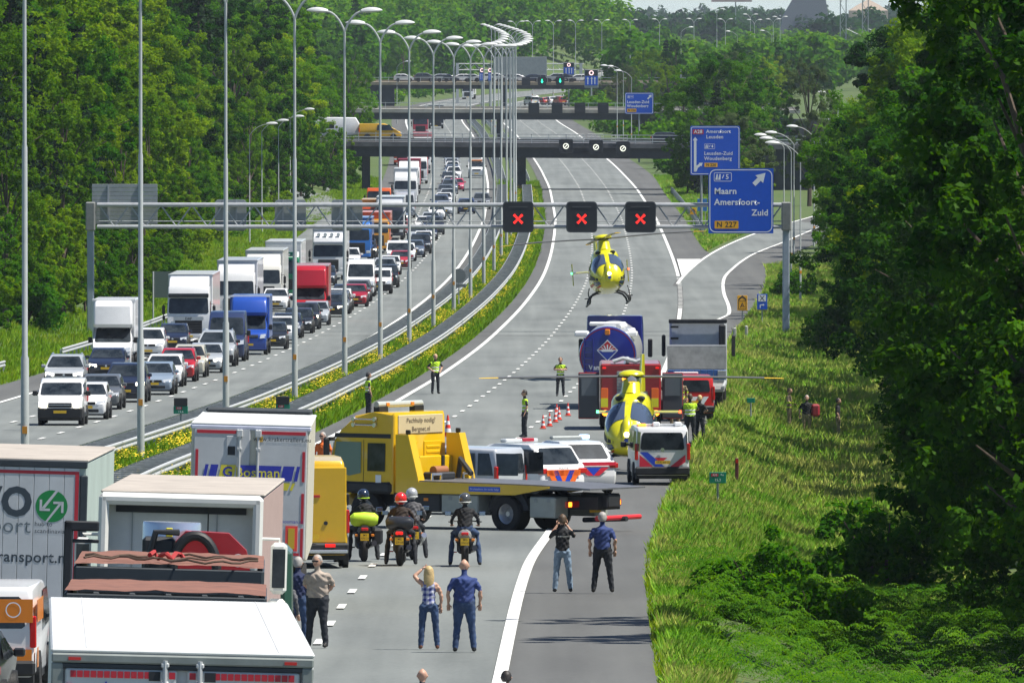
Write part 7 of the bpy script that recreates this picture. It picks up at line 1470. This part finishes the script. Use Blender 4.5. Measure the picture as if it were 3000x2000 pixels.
person('second firefighter behind the one with orange shoulders, at the fire engine', onroad(1996, 1236), PI - .2, 1.80, 'khaki', 'khaki', 'boot', 'grey', 'stand', 'fire')
def verge(px, d): x_ = (px - 1500)/F*d; return Vector((x_, d, float(zt(x_, d))))
person('firefighter in khaki and yellow striped coat standing in the verge grass', verge(2312, 557), -PI/2 - .2, 1.84, 'khaki', 'khaki', 'boot', 'brown', 'front', 'fire')
fp = person('stocky man in dark shirt carrying a red bag in the verge grass', verge(2364, 556), PI, 1.80, 'black', 'khaki', 'boot', 'grey', 'stand', stout=1.2)
MB().box(.0, .36, -.2, .12, 0, .55, mat('bag_red', (.30, .02, .03), .6, var=.2), .08).build('medical_bag', None, loc=fp.location + Vector((.20, .05, .85)), label='red medical bag on the arm of the stocky man in the verge', cat='bag')
person('man in dark shirt and khaki trousers walking right in the verge grass', verge(2455, 556), -PI/2, 1.80, 'black', 'khaki', 'boot', 'dark', 'stand', stance=.2)
# ------------------------------------------------------------------ motorcycles
def moto(label, loc, rz, tank, parts):
    t = thing('motorcycle', label, 'motorcycle', loc, rz); f = MB()
    for nm_, yy, w_ in (('rear_wheel', 0, .18), ('front_wheel', 1.45, .12)):
        mb = MB(); N = 28
        for a_, b_ in ((.315, w_),): mb.tube([(0, yy + .25*math.cos(q_), .32 + .25*math.sin(q_)) for q_ in np.linspace(0, 2*PI, N + 1)], [.09 if w_ > .15 else .07]*(N + 1), 10, RUBBER, cap=False)
        mb.cyl((-.06, yy, .32), (.06, yy, .32), .17, 16, RIM); mb.build(nm_, t)
    f.tube([(0, .1, .45), (0, .55, .62), (0, 1.0, .80)], [.09, .14, .12], 8, BLACK); f.box(-.20, .20, .45, .95, .28, .62, mat('engine_grey', (.12, .12, .125), .4, .6), .06)
    for sg in (-1, 1): f.tube([(sg*.10, 1.45, .32), (sg*.10, 1.25, .85), (sg*.10, 1.18, 1.0)], .03, 6, CHROME); f.tube([(sg*.10, 0, .32), (sg*.12, .45, .42)], .03, 6, BLACK)
    f.box(-.22, .22, -.05, .55, .48, .76, BLACK, .09); f.box(-.27, .27, .75, 1.15, .55, .92, parts.get('fairing', BLACK), .12); fo = f.build('frame', t); MB().tube([(0, .55, .86), (0, .75, .95), (0, 1.05, .92)], [.10, .18, .12], 12, tank).build('fuel_tank', t)
    MB().tube([(0, -.32, .86), (0, -.05, .84), (0, .4, .80), (0, .55, .80)], [.07, .13, .15, .12], 10, BLACK, sq=.6).build('seat', t); tl = MB().tube([(0, -.42, .83), (0, -.25, .78), (0, .1, .74)], [.09, .16, .17], 10, parts.get('tail', BLACK), sq=.8).build('tail', t)
    MB().box(-.09, .09, -.45, -.38, .76, .84, REDON if parts.get('brake') else REDL, .02).build('tail_light', tl); pl = MB().box(-.105, .105, -.44, -.43, .52, .70, PLATE, .0).build('number_plate', tl, 0); text(parts['plate'][0], .07, MBLACK, pl, back(.01, -.446, .655), .002); text(parts['plate'][1], .07, MBLACK, pl, back(.01, -.446, .575), .002)
    MB().tube([(-.40, .92, 1.04), (-.15, 1.08, 1.06), (.15, 1.08, 1.06), (.40, .92, 1.04)], .018, 6, BLACK).build('handlebar', t)
    for sg in (-1, 1):
        MB().tube([(sg*.26, 1.0, 1.05), (sg*.36, 1.02, 1.22)], .01, 5, BLACK).build('mirror_stalk', t); MB().box(sg*.42 - .08, sg*.42 + .08, .98, 1.01, 1.19, 1.29, mat('mirror_sky', (.25, .35, .5), .08, .9), .02).build('mirror', t); MB().box(sg*.20 - .04, sg*.20 + .04, -.36, -.30, .62, .68, AMBERO, .01).build('indicator', tl)
    ex = 1 if parts.get('ex', 1) > 0 else -1; MB().tube([(ex*.16, .5, .34), (ex*.20, .1, .40), (ex*.24, -.38, parts.get('exz', .46))], [.04, .065, .07], 12, CHROME if parts.get('chrome') else mat('exhaust_dark', (.09, .09, .10), .35, .7)).build('exhaust', t); MB().box(-.40, -.2, .6, .7, .30, .33, parts.get('peg', BLACK)).build('foot_peg', t)
    if 'bag' in parts: MB().tube([(-.34, -.15, 1.02), (-.25, -.15, 1.03), (0, -.16, 1.04), (.25, -.15, 1.03), (.34, -.15, 1.02)], [.10, .17, .18, .17, .10], 14, parts['bag']).build('roll_bag', None, loc=t.location, rz=rz, label=parts['baglabel'], cat='bag')
    if 'case' in parts:
        for sg in parts['case']: MB().box(min(sg*.20, sg*.46), max(sg*.20, sg*.46), -.32, .25, .42, .82, MBLACK, .06).build('side_case', t)
    MB().box(-.18, .18, 1.1, 1.3, .85, 1.25, parts.get('fairing', BLACK), .07).build('front_fairing', t); return t
HN = mat('helmet_navy', (.02, .03, .06), .15, coat=.6); HR = mat('helmet_red', (.70, .03, .03), .2, coat=.6); HS = mat('helmet_silver', (.50, .52, .54), .25, .3, coat=.5); HGM = mat('helmet_gunmetal', (.07, .075, .08), .15, coat=.8)
LIME = mat('bag_lime', (.50, .75, .03), .6, var=.15, vs=6); BBAG = mat('bag_black_shiny', (.03, .034, .042), .25, var=.2)
MR = mat('moto_red', (.50, .015, .02), .25, coat=.6)
for (px, py, rz, lab, tank, parts, helm, top, legs, rl) in (
    (1066, 1650, .05, 'black touring motorcycle with lime roll bag beside the yellow courier van', BLACK, dict(plate=('MV', 'RN-25'), case=(1,), bag=LIME, baglabel='lime green roll bag strapped on the motorcycle by the yellow van', fairing=BLACK), HN, 'black', 'dark', 'motorcyclist in black with navy and lime helmet beside the yellow van'),
    (1210, 1645, .10, 'black and silver motorcycle half hidden behind the red one', HS, dict(plate=('MF', '7-KL'), chrome=1, ex=1, exz=.62, case=(), fairing=BLACK), HS, 'grey', 'dark', 'motorcyclist with silver helmet, behind the rider with the red helmet'),
    (1172, 1663, -.04, 'red motorcycle with shiny black luggage, its tail light lit', MR, dict(plate=('MZ', 'ZP-68'), brake=1, bag=BBAG, baglabel='shiny black luggage roll behind the rider with the red helmet', peg=MR, fairing=MR), HR, 'brown', 'dark', 'motorcyclist with bright red helmet and dark brown jacket'),
    (1362, 1665, 0., 'silver tailed motorcycle standing alone in front of the recovery truck', BLACK, dict(plate=('MG', 'XN-63'), tail=mat('moto_silver', (.5, .5, .48), .3, .4), ex=1, peg=MR, fairing=BLACK), HGM, 'black', 'jeans', 'motorcyclist with dark grey helmet and blue jeans sitting alone')):
    l = onroad(px, py); l.z -= .0; moto(lab, l, rz, tank, parts); o = Vector((-math.sin(rz)*.18, math.cos(rz)*.18, 0)); person(rl, l + o, rz, 1.78, top, legs, 'boot', 'dark', 'ride', 'long', helmet=helm, seat=.80, lean=.14, stout=1.1)
# ------------------------------------------------------------------ small roadside things
def signpost(name, label, x, y, w, h, zc, m, cat='road sign', n=1, back_=False, z0=None):
    z = float(zt(x, y)) if z0 is None else z0; t = thing(name, label, cat, (x, y, z)); MB().box(-w/2, w/2, -.03, 0, zc - h/2, zc + h/2, m, .01).build('panel', t)
    for k in ((0,) if n == 1 else (-w*.32, w*.32)): MB().cyl((k, .05, -.2), (k, .05, zc + h*.35), .035, 8, GREYP).build('post', t)
    return t
HGRN = mat('marker_green', (.0, .20, .12), .4); HRED = MATS['sign_red']
for (px, d, lab, zc, hood) in ((529, 496, 'green kilometre sign with black hood on the queue side guard rail', 1.15, 1), (828, 500, 'green kilometre sign with black hood on the near median guard rail', 1.15, 1)):
    x = (px - 1500)/F*d; t = signpost('kilometre_sign', lab, x, d, .55, .30, zc, HGRN); MB().box(-.26, .26, -.05, .06, zc + .15, zc + .46, MBLACK, .02).build('hood', t)
    MB().box(-.18, .05, -.036, -.031, zc + .02, zc + .12, HRED).build('route_plate', t, 0); text('A28', .09, SIGNWHITE, t, back(-.065, -.04, zc + .07), .003); text('15,6', .12, SIGNWHITE, t, back(0, -.035, zc - .07), .003)
x, d = (2103 - 1500)/F*398, 398.; t = signpost('kilometre_sign', 'low green kilometre sign in the verge grass right of the recovery truck', x, d, .52, .34, .85, HGRN); MB().box(-.2, .02, -.036, -.031, .89, .98, HRED).build('route_plate', t, 0); text('A28', .08, SIGNWHITE, t, back(-.09, -.04, .935), .003); text('Re', .09, SIGNWHITE, t, back(.14, -.035, .94), .003); text('15,3', .11, SIGNWHITE, t, back(0, -.035, .78), .003)
x, d = (2200 - 1500)/F*545, 545.; t = signpost('kilometre_sign', 'small green kilometre sign below the helicopter blade tip in the verge', x, d, .34, .2, .95, HGRN)
x, d = (2159 - 1500)/F*430, 430.; t = thing('reflector_post', 'dark red reflector post in the verge grass right of the police van', 'marker post', (x, d, float(zt(x, d)))); MB().box(-.06, .06, -.05, .05, -.1, .95, mat('post_dark_red', (.10, .02, .02), .6), .02).build('post', t); MB().box(-.04, .04, -.06, -.05, .78, .9, REDL).build('reflector', t)
# detour sign and restaurant sign before the exit
sb_ = mat('sign_black', (.02, .02, .02), .5)
x, d = (2175 - 1500)/F*826, 826.; t = signpost('detour_sign', 'yellow detour sign with letter A at the exit road edge', x, d, .64, .96, 1.25, SIGNYEL)
mb = MB(); mb.poly([(-.26, -.036, 1.38), (0, -.036, 1.62), (.26, -.036, 1.38), (.26, -.036, 1.50), (0, -.036, 1.74), (-.26, -.036, 1.50)], sb_); mb.build('arrow_mark', t, 0); frame(-.25, .25, .84, 1.40, -.036, .03, sb_, .05).build('border', t, 0); text('A', .42, sb_, t, back(0, -.04, 1.10), .01)
x, d = (2233 - 1500)/F*812, 812.; t = signpost('service_sign', 'blue restaurant sign with crossed cutlery and white arrow at the exit road', x, d, .64, .96, 1.55, SIGNBLUE)
MB().box(-.24, .24, -.037, -.031, 1.57, 1.98, SIGNWHITE).build('white_field', t, 0); mb = MB()
for sx in (-1, 1): mb.poly([(sx*-.15, -.041, 1.63), (sx*-.11, -.041, 1.61), (sx*.15, -.041, 1.92), (sx*.11, -.041, 1.94)], sb_)
mb.build('cutlery', t, 0); arrow([(-.12, 1.17), (-.12, 1.36), (.15, 1.36)], .06, .10, .16, -.037, SIGNWHITE).build('turn_arrow', t, 0)
# backs of signs that face the queue
for (x0, x1, y0, y1, d, lab) in ((446, 530, 795, 872, 815, 'grey back of a large sign at the wood edge, right of the left gantry post'), (281, 347, 875, 914, 770, 'smaller grey sign back beside the left gantry post')):
    s = F/d; w = (x1 - x0)/s; h = (y1 - y0)/s; x = ((x0 + x1)/2 - 1500)/s; zc = H - (y0 + y1)/2/s - float(zt(x, d)); t = thing('roadside_sign', lab, 'sign back', (x, d, float(zt(x, d)))); panel(-w/2, w/2, zc - h/2, zc + h/2, -.04, .02, mat('sign_back_green_grey', (.10, .14, .13), .6), .08).build('panel', t)
    for k in (-.47, .47): MB().cyl((w*k, -.08, -.2), (w*k, -.08, zc + h/2), .05, 8, GALV).build('post', t)
d = 868.; x = (1344 - 1500)/F*d; s = F/d; t = thing('round_sign', 'grey back of a round sign with plate fixed to a median lamp post', 'sign back', (x, d, H - 807/s)); MB().tube([(0, -.03, 0), (0, .03, 0)], [.47, .47], 28, mat('round_back', (.16, .18, .19), .6)).build('disc', t); MB().box(-.48, .48, -.03, .03, -.78, -.55, MATS['round_back'], .02).build('plate', t); MB().cyl((0, .06, -1.9), (0, .06, .45), .04, 8, GALV).build('post', t)
# signs on the gore beyond the gantry
d = 1210.; s = F/d; x = (2031 - 1500)/s; t = signpost('detour_sign', 'small yellow detour sign on the gore behind the gantry', x, d, .58, .60, 2.2, SIGNYEL); mb = MB(); mb.poly([(-.22, -.036, 2.1), (0, -.036, 2.35), (.22, -.036, 2.1), (.22, -.036, 2.2), (0, -.036, 2.45), (-.22, -.036, 2.2)], sb_); mb.build('arrow_mark', t, 0)
x = (2060 - 1500)/s; t = signpost('service_sign', 'plain blue sign on the gore, left of the big exit sign', x, d + 6, .9, 1.15, 2.7, mat('sign_pale_blue2', (.03, .18, .50), .4), n=2)
d = 1600.; s = F/d; x = (1703 - 1500)/s; t = signpost('direction_sign', 'tiny blue sign with white lettering at the exit beyond the first overpass', x, 1840., 1.15, .62, 1.9, SIGNBLUE, n=2, z0=float(zroad(1840))); text('UIT', .4, SIGNWHITE, t, back(0, -.035, 1.9), .01)
for (px, py, lab) in ((1418, 352, 'grey cabinet in the median beyond the first overpass, farther one'), (1446, 380, 'grey cabinet in the median beyond the first overpass, nearer one')):
    x, d = spot(px, py + 12); MB().box(-.45, .45, -.3, .3, 0, 1.5, GREYP, .05).build('cabinet', None, loc=(x, d, float(zroad(d))), label=lab, cat='cabinet')
# short rail ends in the verge next to the low loader
for i, (px, py) in enumerate(((2153, 975), (2187, 968))):
    x, d = spot(px, py + 22); t = thing('guide_post', 'pale wooden rail stub in the verge grass, %s of two by the detour sign' % ('left' if i == 0 else 'right'), 'marker post', (x, d, float(zt(x, d)))); MB().box(-.08, .08, -.5, .5, -.1, .75, mat('weathered_post', (.42, .42, .38), .8), .03).build('post', t)
x, d = (2100 + 570 - 1500 + 50)/F*252, 252.; MB().box(-.05, .05, -.05, .05, -.2, 1.1, MATS['weathered_post'], .01).build('wooden_post', None, loc=((2715 - 1500)/F*236, 236., float(zt((2715 - 1500)/F*236, 236)) + .1), label='pale post end in the bracken at the bottom picture edge', cat='marker post')
# ------------------------------------------------------------------ skyline on the horizon
HB_ = mat('far_building_grey', (.16, .17, .20), .8); d = 6000.; s = F/d
t = thing('large_building', 'grey building with slanted walls on the skyline', 'building', ((2365 - 1500)/s, d, 0)); MB().loft([[(x_, y_, z_) for x_, y_ in ((-w_ + o_, 0), (w_ + o_, 0), (w_ + o_, 20), (-w_ + o_, 20))] for z_, w_, o_ in ((0, 12, -1), (14, 10.5, -.8), (22.3, 7.5, 1.0), (24, 6.8, 1.4))], HB_).build('wall', t)
MB().box(-4, 8.4, -.4, 0, 12, 12.8, GREYP).build('ledge', t)
t = thing('tent_roof', 'pale pointed tent roof on the skyline between the pylons', 'building', ((2545 - 1500)/s, d, 0)); MB().loft([[(x_*w_, 8 + y_*w_, z_) for x_, y_ in ((-1, -.6), (1, -.6), (1, .6), (-1, .6))] for z_, w_ in ((0, 9), (17, 9), (19.6, 5), (22, .4))], mat('tent_cream', (.40, .32, .25), .8)).build('roof', t)
for i, px in enumerate((2470, 2535)):
    d2 = 3600.; s2 = F/d2; t = thing('pylon', 'steel mast in front of the tent roof, %s of two' % ('left' if i == 0 else 'right'), 'mast', ((px - 1500)/s2, d2, 0)); ht = 28.
    for sx in (-.8, .8): MB().box(sx - .14, sx + .14, -.14, .14, 0, ht, GREYP).build('leg', t)
    for k in range(9): MB().tube([(-.8 if k % 2 else .8, 0, k*3.), (.8 if k % 2 else -.8, 0, k*3. + 3.)], .08, 5, GREYP).build('brace', t)
    MB().tube([(.8, 0, 14), (6, 0, 11.5)], .12, 5, GREYP).build('stay', t)
d2 = 4800.; s2 = F/d2; t = thing('crane', 'thin construction crane jib at the top of the skyline', 'crane', ((2155 - 1500)/s2, d2, 0)); cr_ = mat('crane_pink', (.45, .33, .33), .6)
MB().box(-.2, .2, -.2, .2, 0, 22, GREYP).build('tower', t); MB().box(-9, 6, -.4, .4, 21.2, 22, cr_).build('jib', t)
